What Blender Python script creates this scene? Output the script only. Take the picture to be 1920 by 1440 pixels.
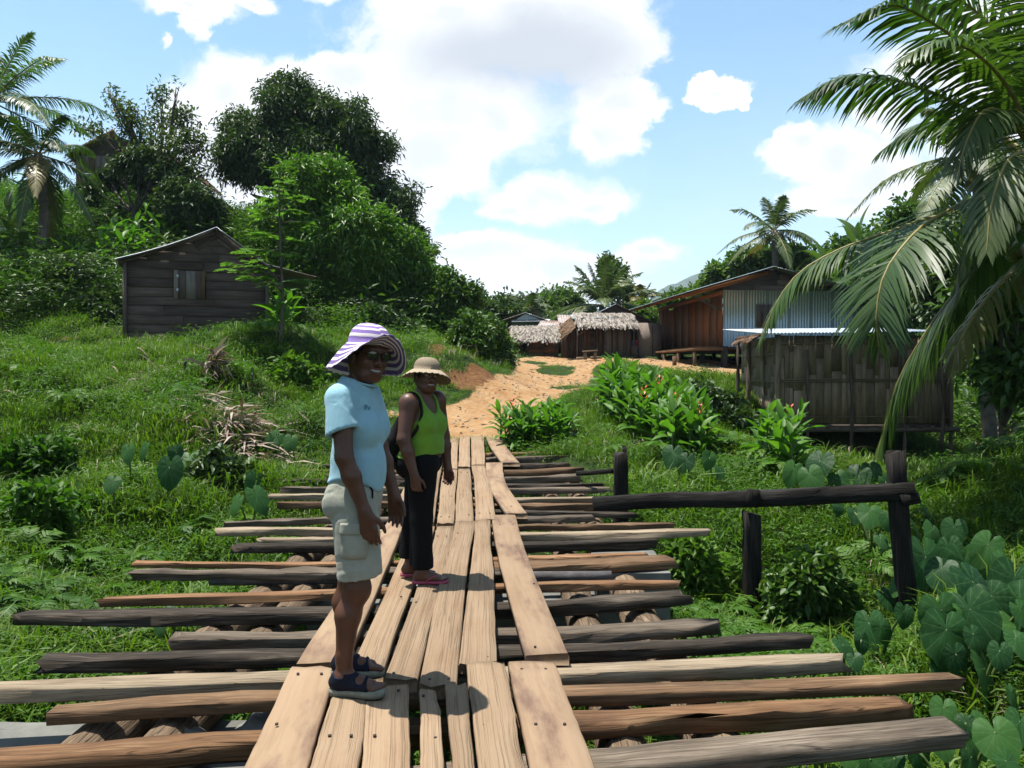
import bpy, math, random
import numpy as np
from mathutils import Vector, Matrix, Euler

for _o in list(bpy.data.objects):
    bpy.data.objects.remove(_o, do_unlink=True)
SC = bpy.context.scene
COL = SC.collection
rng = np.random.default_rng(11)
RND = random.Random(5)
PI = math.pi

# ------------------------------------------------------------------ camera
CAMZ, F, HOR = 1.5, 1500.0, 700.0
cam_d = bpy.data.cameras.new('camera')
cam = bpy.data.objects.new('camera', cam_d)
COL.objects.link(cam)
cam.location = (0, 0, CAMZ)
cam.rotation_euler = (PI / 2, 0, 0)
cam_d.sensor_width = 36
cam_d.lens = 36 * F / 1920
cam_d.shift_y = -20 / 1920
cam_d.clip_start = 0.05
cam_d.clip_end = 6000
SC.camera = cam

# ------------------------------------------------------------------ render settings, exposure
SC.render.engine = 'CYCLES'
SC.cycles.use_denoising = True
SC.cycles.max_bounces = 6
SC.cycles.diffuse_bounces = 3
SC.cycles.glossy_bounces = 2
SC.cycles.transmission_bounces = 4
SC.cycles.transparent_max_bounces = 8
SC.cycles.caustics_reflective = False
SC.cycles.caustics_refractive = False
SC.view_settings.view_transform = 'Standard'
SC.view_settings.look = 'None'
SC.view_settings.gamma = 1
SC.view_settings.use_curve_mapping = False
SC.view_settings.exposure = 1.2


# ------------------------------------------------------------------ node helpers
def node(nt, typ, props=None, **ins):
    n = nt.nodes.new(typ)
    for k, v in (props or {}).items():
        setattr(n, k, v)
    for k, v in ins.items():
        key = int(k[1:]) if (k[0] == 'i' and k[1:].isdigit()) else k.replace('_', ' ')
        s = n.inputs[key]
        if isinstance(v, bpy.types.NodeSocket):
            nt.links.new(v, s)
        else:
            s.default_value = v
    return n


def math_(nt, op, a, b=0.0, c=0.0, clamp=False):
    return node(nt, 'ShaderNodeMath', {'operation': op, 'use_clamp': clamp}, i0=a, i1=b, i2=c).outputs[0]


def vmath(nt, op, a, b=(0, 0, 0), c=(0, 0, 0), out=0):
    n = node(nt, 'ShaderNodeVectorMath', {'operation': op}, i0=a, i1=b)
    if op == 'MULTIPLY_ADD':
        if isinstance(c, bpy.types.NodeSocket):
            nt.links.new(c, n.inputs[2])
        else:
            n.inputs[2].default_value = c
    return n.outputs[out]


def c4(c):
    return (c[0], c[1], c[2], 1.0)


def mixc(nt, f, a, b, blend='MIX'):
    n = node(nt, 'ShaderNodeMix', {'data_type': 'RGBA', 'blend_type': blend})
    for i, v in ((0, f), (6, a), (7, b)):
        if isinstance(v, bpy.types.NodeSocket):
            nt.links.new(v, n.inputs[i])
        else:
            n.inputs[i].default_value = v if i == 0 else c4(v)
    return n.outputs[2]


ALB = 0.58          # every surface reflects a plausible share for this exposure


def ramp(nt, fac, stops, interp='LINEAR'):
    n = node(nt, 'ShaderNodeValToRGB', None, i0=fac)
    cr = n.color_ramp
    cr.interpolation = interp
    while len(cr.elements) < len(stops):
        cr.elements.new(0.5)
    for e, (p, c) in zip(cr.elements, stops):
        e.position = p
        e.color = c4([x * ALB for x in c]) if not isinstance(c, (int, float)) else (c, c, c, 1)
    return n.outputs[0]


def smooth(nt, x, a, b):
    n = node(nt, 'ShaderNodeMapRange', {'interpolation_type': 'SMOOTHSTEP'}, i0=x, i1=a, i2=b, i3=0.0, i4=1.0)
    return n.outputs[0]


def noise(nt, vec, scale, detail=3.0, rough=0.55, dist=0.0, out=0):
    n = node(nt, 'ShaderNodeTexNoise', None, Vector=vec, Scale=scale, Detail=detail, Roughness=rough, Distortion=dist)
    return n.outputs[out]


# ------------------------------------------------------------------ sky
SUN_EL = math.radians(75)
SUN_AZ = math.atan2(-0.94, 0.34)          # clockwise from +Y: the sun stands far left, a little beyond the bridge
world = bpy.data.worlds.new('World')
SC.world = world
world.use_nodes = True
wt = world.node_tree
wt.nodes.clear()
sky = node(wt, 'ShaderNodeTexSky', {'sky_type': 'NISHITA'})
sky.sun_disc = False
sky.sun_elevation = SUN_EL
sky.sun_rotation = SUN_AZ
sky.altitude = 100
sky.air_density = 1.0
sky.dust_density = 0.6
sky.ozone_density = 1.4
SKY_STRENGTH = 0.056
CLOUDS = [  # x, y, rx, ry as seen when facing the village
    (930, 70, 290, 105), (820, 10, 130, 70), (1110, 60, 150, 110), (1150, 190, 120, 60), (1130, 250, 85, 52),
    (850, 200, 210, 120), (660, 140, 150, 52), (545, 160, 110, 62), (425, 165, 85, 80), (355, 205, 75, 62),
    (420, 330, 170, 130), (560, 250, 190, 140), (800, 290, 150, 92), (920, 225, 110, 72), (760, 350, 80, 70),
    (300, 300, 60, 60), (700, 420, 120, 70),
    (1030, 372, 130, 46), (1105, 386, 66, 26), (960, 395, 70, 24),
    (1560, 300, 130, 62), (1640, 340, 130, 80), (1500, 262, 52, 32), (1660, 230, 70, 46), (1590, 380, 120, 36),
    (1770, 130, 150, 62), (1900, 80, 150, 110), (1850, 260, 120, 80),
    (1345, 168, 52, 34), (1325, 148, 26, 22), (1385, 180, 16, 14),
    (900, 478, 190, 40), (1060, 505, 170, 36), (840, 545, 110, 40), (1000, 555, 120, 30), (1215, 480, 60, 20), (1160, 540, 60, 26),
    (350, 10, 95, 34), (365, 48, 34, 30), (308, 90, 16, 12), (470, -5, 60, 18), (620, -20, 50, 16),
]
tc = node(wt, 'ShaderNodeTexCoord')
dirv = tc.outputs['Generated']
sep = node(wt, 'ShaderNodeSeparateXYZ', None, i0=dirv)
yy = math_(wt, 'MAXIMUM', sep.outputs[1], 0.08)
u = math_(wt, 'DIVIDE', sep.outputs[0], yy)
v = math_(wt, 'DIVIDE', sep.outputs[2], yy)
uv = node(wt, 'ShaderNodeCombineXYZ', None, i0=u, i1=v, i2=0.0).outputs[0]
wn1 = noise(wt, uv, 7.0, 5.0, 0.6, 0.0, out=1)
warp = vmath(wt, 'MULTIPLY_ADD', wn1, (0.09, 0.07, 0), (-0.045, -0.035, 0))
wn2 = noise(wt, uv, 24.0, 4.0, 0.6, 0.0, out=1)
warp2 = vmath(wt, 'MULTIPLY_ADD', wn2, (0.034, 0.028, 0), (-0.017, -0.014, 0))
uvw = vmath(wt, 'ADD', vmath(wt, 'ADD', uv, warp), warp2)
dmin = None
for (bx, by, brx, bry) in CLOUDS:
    cu, cv = (bx - 960) / F, (HOR - by) / F
    ru, rv = brx / F, bry / F
    ln = vmath(wt, 'MULTIPLY_ADD', uvw, (1 / ru, 1 / rv, 0), (-cu / ru, -cv / rv, 0))
    ln = node(wt, 'ShaderNodeVectorMath', {'operation': 'LENGTH'}, i0=ln).outputs['Value']
    dmin = ln if dmin is None else node(wt, 'ShaderNodeMath', {'operation': 'SMOOTH_MIN'}, i0=dmin, i1=ln, i2=0.12).outputs[0]
fine = noise(wt, uvw, 22.0, 7.0, 0.68)
dens = math_(wt, 'ADD', math_(wt, 'SUBTRACT', 1.0, dmin), math_(wt, 'MULTIPLY_ADD', fine, 0.95, -0.475))
soft = math_(wt, 'MULTIPLY_ADD', smooth(wt, noise(wt, uv, 4.5, 3.0, 0.5), 0.36, 0.68), 0.62, 0.13)
cover_front = smooth(wt, math_(wt, 'DIVIDE', dens, soft), -0.55, 0.95)
front = smooth(wt, sep.outputs[1], 0.45, 0.75)
# the rest of the sky carries the same kind of scattered cumulus
gen = noise(wt, dirv, 3.2, 7.0, 0.58)
cover_back = smooth(wt, gen, 0.52, 0.62)
cover = node(wt, 'ShaderNodeMix', {'data_type': 'FLOAT'}, i0=front, i2=cover_back, i3=cover_front).outputs[0]
# grey bases of the thick clouds, thin veil low over the horizon
shade_n = noise(wt, uvw, 9.0, 6.0, 0.58)
core = smooth(wt, math_(wt, 'ADD', dens, math_(wt, 'MULTIPLY_ADD', shade_n, 0.9, -0.45)), 0.30, 0.95)
gb = vmath(wt, 'MULTIPLY_ADD', uvw, (1 / 0.19, 1 / 0.075, 0), (-(985 - 960) / F / 0.19, -(HOR - 95) / F / 0.075, 0))
gbl = node(wt, 'ShaderNodeVectorMath', {'operation': 'LENGTH'}, i0=gb).outputs['Value']
greyb = math_(wt, 'SUBTRACT', 1.0, smooth(wt, gbl, 0.35, 1.25))
greyf = math_(wt, 'MAXIMUM', math_(wt, 'MULTIPLY', core, 0.55), greyb, clamp=True)
CLOUD_W = 9.4
ccol = mixc(wt, greyf, (CLOUD_W, CLOUD_W, CLOUD_W * 1.0), (CLOUD_W * .60, CLOUD_W * .63, CLOUD_W * .68))
elev = math_(wt, 'MAXIMUM', sep.outputs[2], 0.0)
veil = math_(wt, 'MULTIPLY', math_(wt, 'POWER', 2.718, math_(wt, 'MULTIPLY', elev, -5.2)), 0.95)
veil_n = noise(wt, vmath(wt, 'MULTIPLY', uvw, (4, 11, 1)), 1.0, 5.0, 0.55)
veil = math_(wt, 'MULTIPLY', veil, math_(wt, 'MULTIPLY_ADD', veil_n, 0.9, 0.45), clamp=True)
skyc = vmath(wt, 'MULTIPLY', sky.outputs[0], (1.16, 1.62, 1.62))
base = mixc(wt, veil, skyc, skyc)
wt.links.new(node(wt, 'ShaderNodeRGB').outputs[0], base.node.inputs[7])
base.node.inputs[7].links[0].from_node.outputs[0].default_value = (CLOUD_W * .92, CLOUD_W * .97, CLOUD_W * 1.0, 1)
allc = mixc(wt, cover, base, ccol)
bg = node(wt, 'ShaderNodeBackground', None, Color=allc, Strength=SKY_STRENGTH)
wo = node(wt, 'ShaderNodeOutputWorld', None, Surface=bg.outputs[0])

# ------------------------------------------------------------------ sun
sun_d = bpy.data.lights.new('sun', 'SUN')
sun_d.energy = 5.0
sun_d.angle = math.radians(0.53)
sun_d.color = (1.0, 0.95, 0.87)
sun = bpy.data.objects.new('sun', sun_d)
COL.objects.link(sun)
SUNV = Vector((math.sin(SUN_AZ) * math.cos(SUN_EL), math.cos(SUN_AZ) * math.cos(SUN_EL), math.sin(SUN_EL)))
sun.rotation_euler = SUNV.to_track_quat('Z', 'Y').to_euler()
sun.location = SUNV * 60


# ------------------------------------------------------------------ geometry helpers
def P(px, py, d):
    return np.array(((px - 960) / F * d, d, CAMZ - (py - HOR) / F * d))


def tag(o, label=None, cat=None, group=None, kind=None):
    if label: o['label'] = label
    if cat: o['category'] = cat
    if group: o['group'] = group
    if kind: o['kind'] = kind
    return o


def empty(name, loc, rz=0.0, label=None, cat=None, group=None):
    o = bpy.data.objects.new(name, None)
    COL.objects.link(o)
    o.location = tuple(loc)
    o.rotation_euler = (0, 0, rz)
    o.empty_display_size = 0.2
    return tag(o, label, cat, group)


def mesh_np(name, V, Fs, smooth=False, uv=None):
    """V (n,3); Fs: list of (m,k) int arrays."""
    me = bpy.data.meshes.new(name)
    V = np.ascontiguousarray(V, dtype=np.float32)
    if not isinstance(Fs, (list, tuple)): Fs = [Fs]
    Fs = [np.asarray(f, dtype=np.int32) for f in Fs if len(f)]
    me.vertices.add(len(V))
    me.vertices.foreach_set('co', V.ravel())
    if Fs:
        loops = np.concatenate([f.ravel() for f in Fs])
        tot = np.concatenate([np.full(len(f), f.shape[1], np.int32) for f in Fs])
        start = np.concatenate(([0], np.cumsum(tot)[:-1])).astype(np.int32)
        me.loops.add(len(loops))
        me.loops.foreach_set('vertex_index', loops)
        me.polygons.add(len(tot))
        me.polygons.foreach_set('loop_start', start)
        me.polygons.foreach_set('loop_total', tot)
        if smooth:
            me.polygons.foreach_set('use_smooth', np.ones(len(tot), bool))
    me.update(calc_edges=True)
    if uv is not None and Fs:
        l = me.uv_layers.new(name='UVMap')
        l.data.foreach_set('uv', np.ascontiguousarray(uv, dtype=np.float32).ravel())
    return me


def link(name, me, mat=None, parent=None, loc=None):
    o = bpy.data.objects.new(name, me)
    COL.objects.link(o)
    if mat is not None and len(me.materials) == 0: me.materials.append(mat)
    if parent is not None: o.parent = parent
    if loc is not None: o.location = tuple(loc)
    return o


class MB:
    """collects verts and faces for one mesh"""
    def __init__(s): s.V, s.F, s.n, s.UV = [], {}, 0, []

    def add(s, V, F):
        V = np.asarray(V, float)
        F = np.asarray(F, int)
        s.V.append(V)
        s.F.setdefault(F.shape[1], []).append(F + s.n)
        s.n += len(V)

    def box(s, lo, hi):
        lo, hi = np.array(lo, float), np.array(hi, float)
        V = np.array([[(lo, hi)[i][0], (lo, hi)[j][1], (lo, hi)[k][2]] for i in (0, 1) for j in (0, 1) for k in (0, 1)])
        s.add(V, [[0, 1, 3, 2], [4, 6, 7, 5], [0, 4, 5, 1], [2, 3, 7, 6], [0, 2, 6, 4], [1, 5, 7, 3]])

    def tube(s, pts, rad, n=8, cap=True):
        V, F, C = tube_np(pts, rad, n)
        s.add(V, F)
        if cap:
            k = len(pts)
            b = s.n - len(V)
            for ring in (list(range(n))[::-1], [n * (k - 1) + i for i in range(n)]):
                s.F.setdefault(n, []).append(np.array([ring]) + b)

    def mesh(s, name, smooth=False):
        return mesh_np(name, np.concatenate(s.V), [np.concatenate(f) for f in s.F.values()], smooth)


def frames(pts, up=None):
    pts = np.asarray(pts, float)
    T = np.gradient(pts, axis=0)
    T /= np.linalg.norm(T, axis=1)[:, None] + 1e-9
    u0 = np.array(up if up is not None else (0, 0, 1.0))
    S = np.cross(T, u0)
    bad = np.linalg.norm(S, axis=1) < 1e-3
    S[bad] = np.cross(T[bad], (0.0, 1.0, 0.0))
    S /= np.linalg.norm(S, axis=1)[:, None] + 1e-9
    U = np.cross(S, T)
    return T, S, U


def tube_np(pts, rad, n=8):
    pts = np.asarray(pts, float)
    rad = np.broadcast_to(np.asarray(rad, float), (len(pts),))
    T, S, U = frames(pts)
    a = np.arange(n) * 2 * PI / n
    V = pts[:, None] + rad[:, None, None] * (np.cos(a)[None, :, None] * S[:, None] + np.sin(a)[None, :, None] * U[:, None])
    k = len(pts)
    i = np.arange(k - 1)[:, None] * n
    j = np.arange(n)[None]
    Fq = np.stack([i + j, i + (j + 1) % n, i + n + (j + 1) % n, i + n + j], -1).reshape(-1, 4)
    return V.reshape(-1, 3), Fq, None


def bez(p, n):
    """smooth curve through a few points (Catmull-Rom), n samples"""
    p = np.asarray(p, float)
    q = np.vstack([2 * p[0] - p[1], p, 2 * p[-1] - p[-2]])
    t = np.linspace(0, len(p) - 1 - 1e-6, n)
    i = t.astype(int)
    f = (t - i)[:, None]
    a, b, c, d = q[i], q[i + 1], q[i + 2], q[i + 3]
    return 0.5 * (2 * b + (c - a) * f + (2 * a - 5 * b + 4 * c - d) * f ** 2 + (3 * b - a - 3 * c + d) * f ** 3)


def timber(name, pts, w, h, mat, parent=None, segs=10, jit=0.0, seed=0, up=(0, 0, 1), ch=0.12, endjag=0.0, top=False, ws=None):
    """a sawn timber: chamfered section swept along pts; UV = metres around, metres along. top=True: pts run on its top face"""
    r = np.random.default_rng(abs(int(seed)) + 1)
    c = bez(pts, segs + 1) if segs > 1 else np.asarray(pts, float)
    T, S, U = frames(c, up)
    k = len(c)
    W = np.broadcast_to(np.asarray(w if ws is None else ws, float), (k,)) * 0.5
    H = h * 0.5
    cc = min(ch * h, 0.4 * h)
    base = np.array([(-1, -1, 1, 0), (1, -1, -1, 0), (1, -1, 0, 1), (1, 1, 0, -1), (1, 1, -1, 0), (-1, 1, 1, 0), (-1, 1, 0, -1), (-1, -1, 0, 1)], float)
    n = 8
    V = np.zeros((k, n, 3))
    j1 = r.normal(0, 1, (k, n, 2)) * jit
    for a in range(n):
        sx = base[a, 0] * W + base[a, 2] * cc + j1[:, a, 0]
        sz = base[a, 1] * H + base[a, 3] * cc + j1[:, a, 1] * 0.5 - (H if top else 0)
        V[:, a] = c + sx[:, None] * S + sz[:, None] * U
    if endjag:
        V[0] += T[0] * r.uniform(-1, 1, (n, 1)) * endjag
        V[-1] += T[-1] * r.uniform(-1, 1, (n, 1)) * endjag
    i = np.arange(k - 1)[:, None] * n
    j = np.arange(n)[None]
    Fq = np.stack([i + j, i + (j + 1) % n, i + n + (j + 1) % n, i + n + j], -1).reshape(-1, 4)
    per = np.array([0, 2, 2 + .3, 4 + .3, 4.6, 6.6, 6.9, 8.9, 9.2]) * 0.5
    wm = float(np.mean(W)) * 2
    per = np.array([0, wm, wm + cc, wm + h, wm + h + cc, 2 * wm + h, 2 * wm + h + cc, 2 * wm + 2 * h, 2 * wm + 2 * h + cc])
    L = np.concatenate(([0], np.cumsum(np.linalg.norm(np.diff(c, axis=0), axis=1))))
    ii = np.repeat(np.arange(k - 1), n)
    jj = np.tile(np.arange(n), k - 1)
    uvq = np.stack([np.stack([per[jj], L[ii]], -1), np.stack([per[jj + 1], L[ii]], -1),
                    np.stack([per[jj + 1], L[ii + 1]], -1), np.stack([per[jj], L[ii + 1]], -1)], 1).reshape(-1, 2)
    caps = np.array([list(range(n))[::-1], [n * (k - 1) + q for q in range(n)]])
    uvc = r.uniform(0, .1, (16, 2))
    me = mesh_np(name, V.reshape(-1, 3), [Fq, caps], False, np.vstack([uvq, uvc]))
    return link(name, me, mat, parent)


def pole(name, pts, r0, r1, mat, parent=None, n=8, segs=6, jit=0.0, seed=0):
    r = np.random.default_rng(abs(int(seed)) + 3)
    c = bez(pts, segs + 1)
    c = c + r.normal(0, 1, c.shape) * jit
    rad = np.linspace(r0, r1, segs + 1) * (1 + r.normal(0, 1, segs + 1) * (jit * 3))
    T, S, U = frames(c)
    V, Fq, _ = tube_np(c, rad, n)
    k = segs + 1
    L = np.concatenate(([0], np.cumsum(np.linalg.norm(np.diff(c, axis=0), axis=1))))
    ii = np.repeat(np.arange(k - 1), n)
    jj = np.tile(np.arange(n), k - 1)
    q = 2 * PI * r0 / n
    uvq = np.stack([np.stack([jj * q, L[ii]], -1), np.stack([(jj + 1) * q, L[ii]], -1),
                    np.stack([(jj + 1) * q, L[ii + 1]], -1), np.stack([jj * q, L[ii + 1]], -1)], 1).reshape(-1, 2)
    caps = np.array([list(range(n))[::-1], [n * (k - 1) + x for x in range(n)]])
    me = mesh_np(name, V, [Fq, caps], True, np.vstack([uvq, r.uniform(0, .1, (2 * n, 2))]))
    return link(name, me, mat, parent)


def board(name, a, b, w, t, mat, parent, up=(0, 0, 1), seed=0):
    return timber(name, [a, b], w, t, mat, parent, segs=1, seed=seed, up=up, ch=0.1)


def copy_tree(o, parent=None):
    c = o.copy()
    COL.objects.link(c)
    if parent is not None:
        c.parent = parent
    for ch in o.children:
        copy_tree(ch, c)
    return c


# ------------------------------------------------------------------ value noise for shapes
def vnoise(x, y, seed=0):
    x = np.asarray(x, float)
    y = np.asarray(y, float)
    xi, yi = np.floor(x).astype(np.int64), np.floor(y).astype(np.int64)
    fx, fy = x - xi, y - yi
    fx, fy = fx * fx * (3 - 2 * fx), fy * fy * (3 - 2 * fy)

    def h(a, b):
        n = (a * 374761393 + b * 668265263 + seed * 1442695041) & 0xFFFFFFFF
        n = ((n ^ (n >> 13)) * 1274126177) & 0xFFFFFFFF
        return ((n ^ (n >> 16)) & 0xFFFF) / 65535.0
    return (h(xi, yi) * (1 - fx) + h(xi + 1, yi) * fx) * (1 - fy) + (h(xi, yi + 1) * (1 - fx) + h(xi + 1, yi + 1) * fx) * fy


def fbm(x, y, oct=3, seed=0):
    s, a = 0, 0.5
    for i in range(oct):
        s = s + a * (vnoise(x, y, seed + i) - 0.5)
        x, y, a = x * 2.03, y * 2.03, a * 0.5
    return s


# ------------------------------------------------------------------ materials
def mat(name):
    m = bpy.data.materials.new(name)
    m.use_nodes = True
    nt = m.node_tree
    return m, nt, nt.nodes['Principled BSDF']


def wood(name, dark, mid, light, gu=55, gv=2.2, bump=0.5, rough=0.85, stain=None, stain_amt=0.5, var=0.25, crack=0.6, warp=.018):
    m, nt, b = mat(name)
    uvn = node(nt, 'ShaderNodeTexCoord').outputs['UV']
    oi = node(nt, 'ShaderNodeObjectInfo')
    off = node(nt, 'ShaderNodeCombineXYZ', None, i0=math_(nt, 'MULTIPLY', oi.outputs['Random'], 37.0), i1=math_(nt, 'MULTIPLY', oi.outputs['Random'], 91.0), i2=0.0).outputs[0]
    uvn = vmath(nt, 'ADD', uvn, off)
    wv = noise(nt, vmath(nt, 'MULTIPLY', uvn, (3, 1.2, 1)), 1.0, 2, 0.5, out=1)
    uvw_ = vmath(nt, 'MULTIPLY_ADD', wv, (warp, 0.0, 0), uvn)
    g = noise(nt, vmath(nt, 'MULTIPLY', uvw_, (gu, gv, 1)), 1.0, 5, 0.65)
    big = noise(nt, vmath(nt, 'MULTIPLY', uvn, (5, 1.6, 1)), 1.0, 4, 0.6)
    ck = noise(nt, vmath(nt, 'MULTIPLY', uvw_, (gu * 0.55, gv * 0.45, 1)), 1.0, 2, 0.5, 0.4)
    ckl = math_(nt, 'MULTIPLY', math_(nt, 'SUBTRACT', 1.0, smooth(nt, math_(nt, 'ABSOLUTE', math_(nt, 'SUBTRACT', ck, 0.5)), 0.0, 0.028)), crack)
    f = math_(nt, 'ADD', math_(nt, 'MULTIPLY', g, 0.65), math_(nt, 'MULTIPLY', big, 0.35))
    col = ramp(nt, f, [(0.28, dark), (0.5, mid), (0.72, light)])
    if stain is not None:
        sn = smooth(nt, noise(nt, vmath(nt, 'MULTIPLY', uvn, (5, 1.3, 1)), 1.0, 5, 0.62), 0.46, 0.70)
        col = mixc(nt, math_(nt, 'MULTIPLY', sn, stain_amt), col, tuple(x * ALB for x in stain))
    col = mixc(nt, math_(nt, 'MULTIPLY', ckl, 0.75), col, tuple(x * 0.22 for x in dark))
    bv = math_(nt, 'MULTIPLY_ADD', oi.outputs['Random'], 2 * var, 1 - var)
    hs = node(nt, 'ShaderNodeHueSaturation', None, Value=bv, Color=col)
    nt.links.new(hs.outputs[0], b.inputs['Base Color'])
    b.inputs['Roughness'].default_value = rough
    b.inputs['Specular IOR Level'].default_value = 0.12
    hgt = math_(nt, 'SUBTRACT', g, math_(nt, 'MULTIPLY', ckl, 1.2))
    bp = node(nt, 'ShaderNodeBump', None, Strength=bump, Distance=0.012, Height=hgt)
    nt.links.new(bp.outputs[0], b.inputs['Normal'])
    return m


def leafmat(name, c1, c2, c3, trans=0.35, rough=0.45, per='island', spec=0.22, stripes=None):
    m, nt, b = mat(name)
    if per == 'island':
        rv = node(nt, 'ShaderNodeNewGeometry').outputs['Random Per Island']
    elif per == 'object':
        rv = node(nt, 'ShaderNodeObjectInfo').outputs['Random']
    else:
        a = node(nt, 'ShaderNodeObjectInfo').outputs['Random']
        c = node(nt, 'ShaderNodeNewGeometry').outputs['Random Per Island']
        rv = math_(nt, 'ADD', math_(nt, 'MULTIPLY', a, 0.6), math_(nt, 'MULTIPLY', c, 0.4))
    col = ramp(nt, rv, [(0.0, c1), (0.5, c2), (1.0, c3)])
    if stripes:
        uvn = node(nt, 'ShaderNodeTexCoord').outputs['UV']
        w = node(nt, 'ShaderNodeTexWave', {'wave_type': 'BANDS', 'bands_direction': 'Y'}, Vector=uvn, Scale=stripes[0], Distortion=0.4)
        s = node(nt, 'ShaderNodeSeparateXYZ', None, i0=uvn)
        mid = math_(nt, 'SUBTRACT', 1.0, smooth(nt, math_(nt, 'ABSOLUTE', math_(nt, 'SUBTRACT', s.outputs[0], 0.5)), 0.008, 0.03))
        ff = math_(nt, 'MAXIMUM', math_(nt, 'MULTIPLY', smooth(nt, w.outputs[1], 0.82, 0.99), 0.35), mid)
        col = mixc(nt, ff, col, stripes[1])
    nt.links.new(col, b.inputs['Base Color'])
    b.inputs['Roughness'].default_value = rough
    b.inputs['Specular IOR Level'].default_value = spec
    tr = node(nt, 'ShaderNodeBsdfTranslucent', None, Color=mixc(nt, 1.0, col, (1.25, 1.45, 0.55), 'MULTIPLY'))
    mx = node(nt, 'ShaderNodeMixShader', None, Fac=trans, i1=b.outputs[0], i2=tr.outputs[0])
    out = nt.nodes['Material Output']
    nt.links.new(mx.outputs[0], out.inputs[0])
    return m


def plain(name, c, rough=0.8, metal=0.0, nscale=8.0, var=0.25, bump=0.15, spec=0.3, c2=None):
    m, nt, b = mat(name)
    oc = node(nt, 'ShaderNodeTexCoord').outputs['Object']
    n1 = noise(nt, oc, nscale, 5, 0.6)
    n2 = noise(nt, oc, nscale * 7, 3, 0.6)
    lo = tuple(x * (1 - var) for x in c)
    hi = tuple(x * (1 + var) for x in c)
    col = ramp(nt, n1, [(0.3, lo), (0.5, c), (0.72, c2 or hi)])
    nt.links.new(col, b.inputs['Base Color'])
    b.inputs['Roughness'].default_value = rough
    b.inputs['Metallic'].default_value = metal
    b.inputs['Specular IOR Level'].default_value = spec
    bp = node(nt, 'ShaderNodeBump', None, Strength=bump, Distance=0.02, Height=math_(nt, 'ADD', n1, math_(nt, 'MULTIPLY', n2, 0.4)))
    nt.links.new(bp.outputs[0], b.inputs['Normal'])
    return m


M = {}
M['plank'] = wood('tan_plank_wood', (.28, .19, .118), (.37, .26, .165), (.42, .31, .205), gu=90, gv=.8, bump=0.55, stain=(.30, .18, .105), stain_amt=.55, var=.13, crack=.55)
M['track'] = wood('track_plank_wood', (.30, .20, .12), (.375, .26, .165), (.42, .305, .20), gu=22, gv=1.2, bump=.2, stain=(.15, .085, .07), stain_amt=.8, var=.1, crack=.12)
M['orange'] = wood('orange_timber', (.10, .05, .025), (.28, .15, .075), (.44, .28, .155), stain=(.08, .045, .03), stain_amt=.6)
M['brown'] = wood('brown_timber', (.06, .035, .02), (.17, .10, .055), (.33, .22, .13), stain=(.04, .03, .022), stain_amt=.7)
M['dark'] = wood('black_weathered_timber', (.012, .010, .008), (.055, .043, .032), (.24, .195, .15), stain=(.02, .018, .016), stain_amt=.6)
M['grey'] = wood('grey_weathered_timber', (.05, .038, .028), (.16, .125, .092), (.34, .28, .22), stain=(.035, .03, .025), stain_amt=.5)
M['pale'] = wood('pale_weathered_timber', (.16, .115, .075), (.36, .28, .19), (.50, .42, .31), stain=(.16, .12, .08), stain_amt=.6)
M['rail'] = wood('black_rail_timber', (.008, .007, .006), (.022, .019, .016), (.085, .076, .066), stain=(.07, .07, .065), stain_amt=.4, bump=.8)
M['log'] = wood('log_bark', (.05, .035, .025), (.20, .14, .09), (.36, .27, .18), gu=30, gv=2.5, bump=.8)
M['greylog'] = wood('grey_log_bark', (.05, .045, .045), (.12, .11, .11), (.24, .22, .22), gu=14, gv=7, bump=.4, crack=.1)
M['hutwood'] = wood('dark_hut_board', (.055, .041, .034), (.125, .096, .08), (.23, .185, .155), gu=30, gv=1.2, bump=.35, var=.25, crack=.3)
M['shutter'] = wood('grey_shutter_board', (.14, .125, .105), (.25, .225, .19), (.36, .33, .28), gu=30, gv=1.5)
M['redwood'] = wood('red_brown_board', (.16, .065, .032), (.34, .14, .06), (.46, .21, .10), gu=25, gv=1.2, bump=.2, var=.15, crack=.1)
M['ply'] = wood('brown_plywood', (.17, .095, .058), (.29, .155, .09), (.40, .23, .14), gu=12, gv=.8, bump=.1, var=.1, crack=.0)
M['door'] = wood('orange_door_board', (.27, .10, .04), (.42, .175, .07), (.52, .24, .10), gu=25, gv=1.0, bump=.1, var=.08, crack=.0)
M['bamboo'] = wood('flattened_bamboo', (.14, .098, .06), (.31, .225, .145), (.48, .37, .25), gu=60, gv=1.6, bump=.4, var=.35, stain=(.05, .038, .028), stain_amt=.5)
M['bamboolit'] = wood('pale_bamboo', (.20, .15, .09), (.36, .28, .18), (.48, .39, .27), gu=60, gv=1.6, bump=.4, var=.2)  # lighter bamboo: the sun on the left wall is put into its colour
M['stick'] = wood('grey_stick', (.07, .05, .04), (.15, .115, .09), (.26, .21, .165), gu=40, gv=3, var=.3)
M['weave'] = wood('grey_woven_panel', (.16, .13, .105), (.30, .25, .21), (.44, .37, .32), gu=16, gv=26, bump=.6, var=.15, crack=.2)
M['thatch'] = leafmat('dry_thatch', (.18, .15, .125), (.36, .31, .26), (.56, .51, .45), trans=.06, rough=.9)
M['brownthatch'] = leafmat('brown_thatch', (.10, .06, .035), (.22, .13, .075), (.36, .23, .14), trans=.06, rough=.9)
M['dry'] = leafmat('dry_leaf_litter', (.17, .11, .08), (.36, .27, .21), (.56, .46, .38), trans=.1, rough=.8)
M['concrete'] = plain('weathered_concrete', (.19, .19, .17), rough=.9, nscale=3, var=.4, bump=.5)
M['nail'] = plain('rusty_nail', (.06, .04, .03), rough=.7, nscale=40)
M['rock'] = plain('pier_stone', (.25, .24, .22), rough=.9, nscale=6, var=.5, bump=.7)


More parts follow.
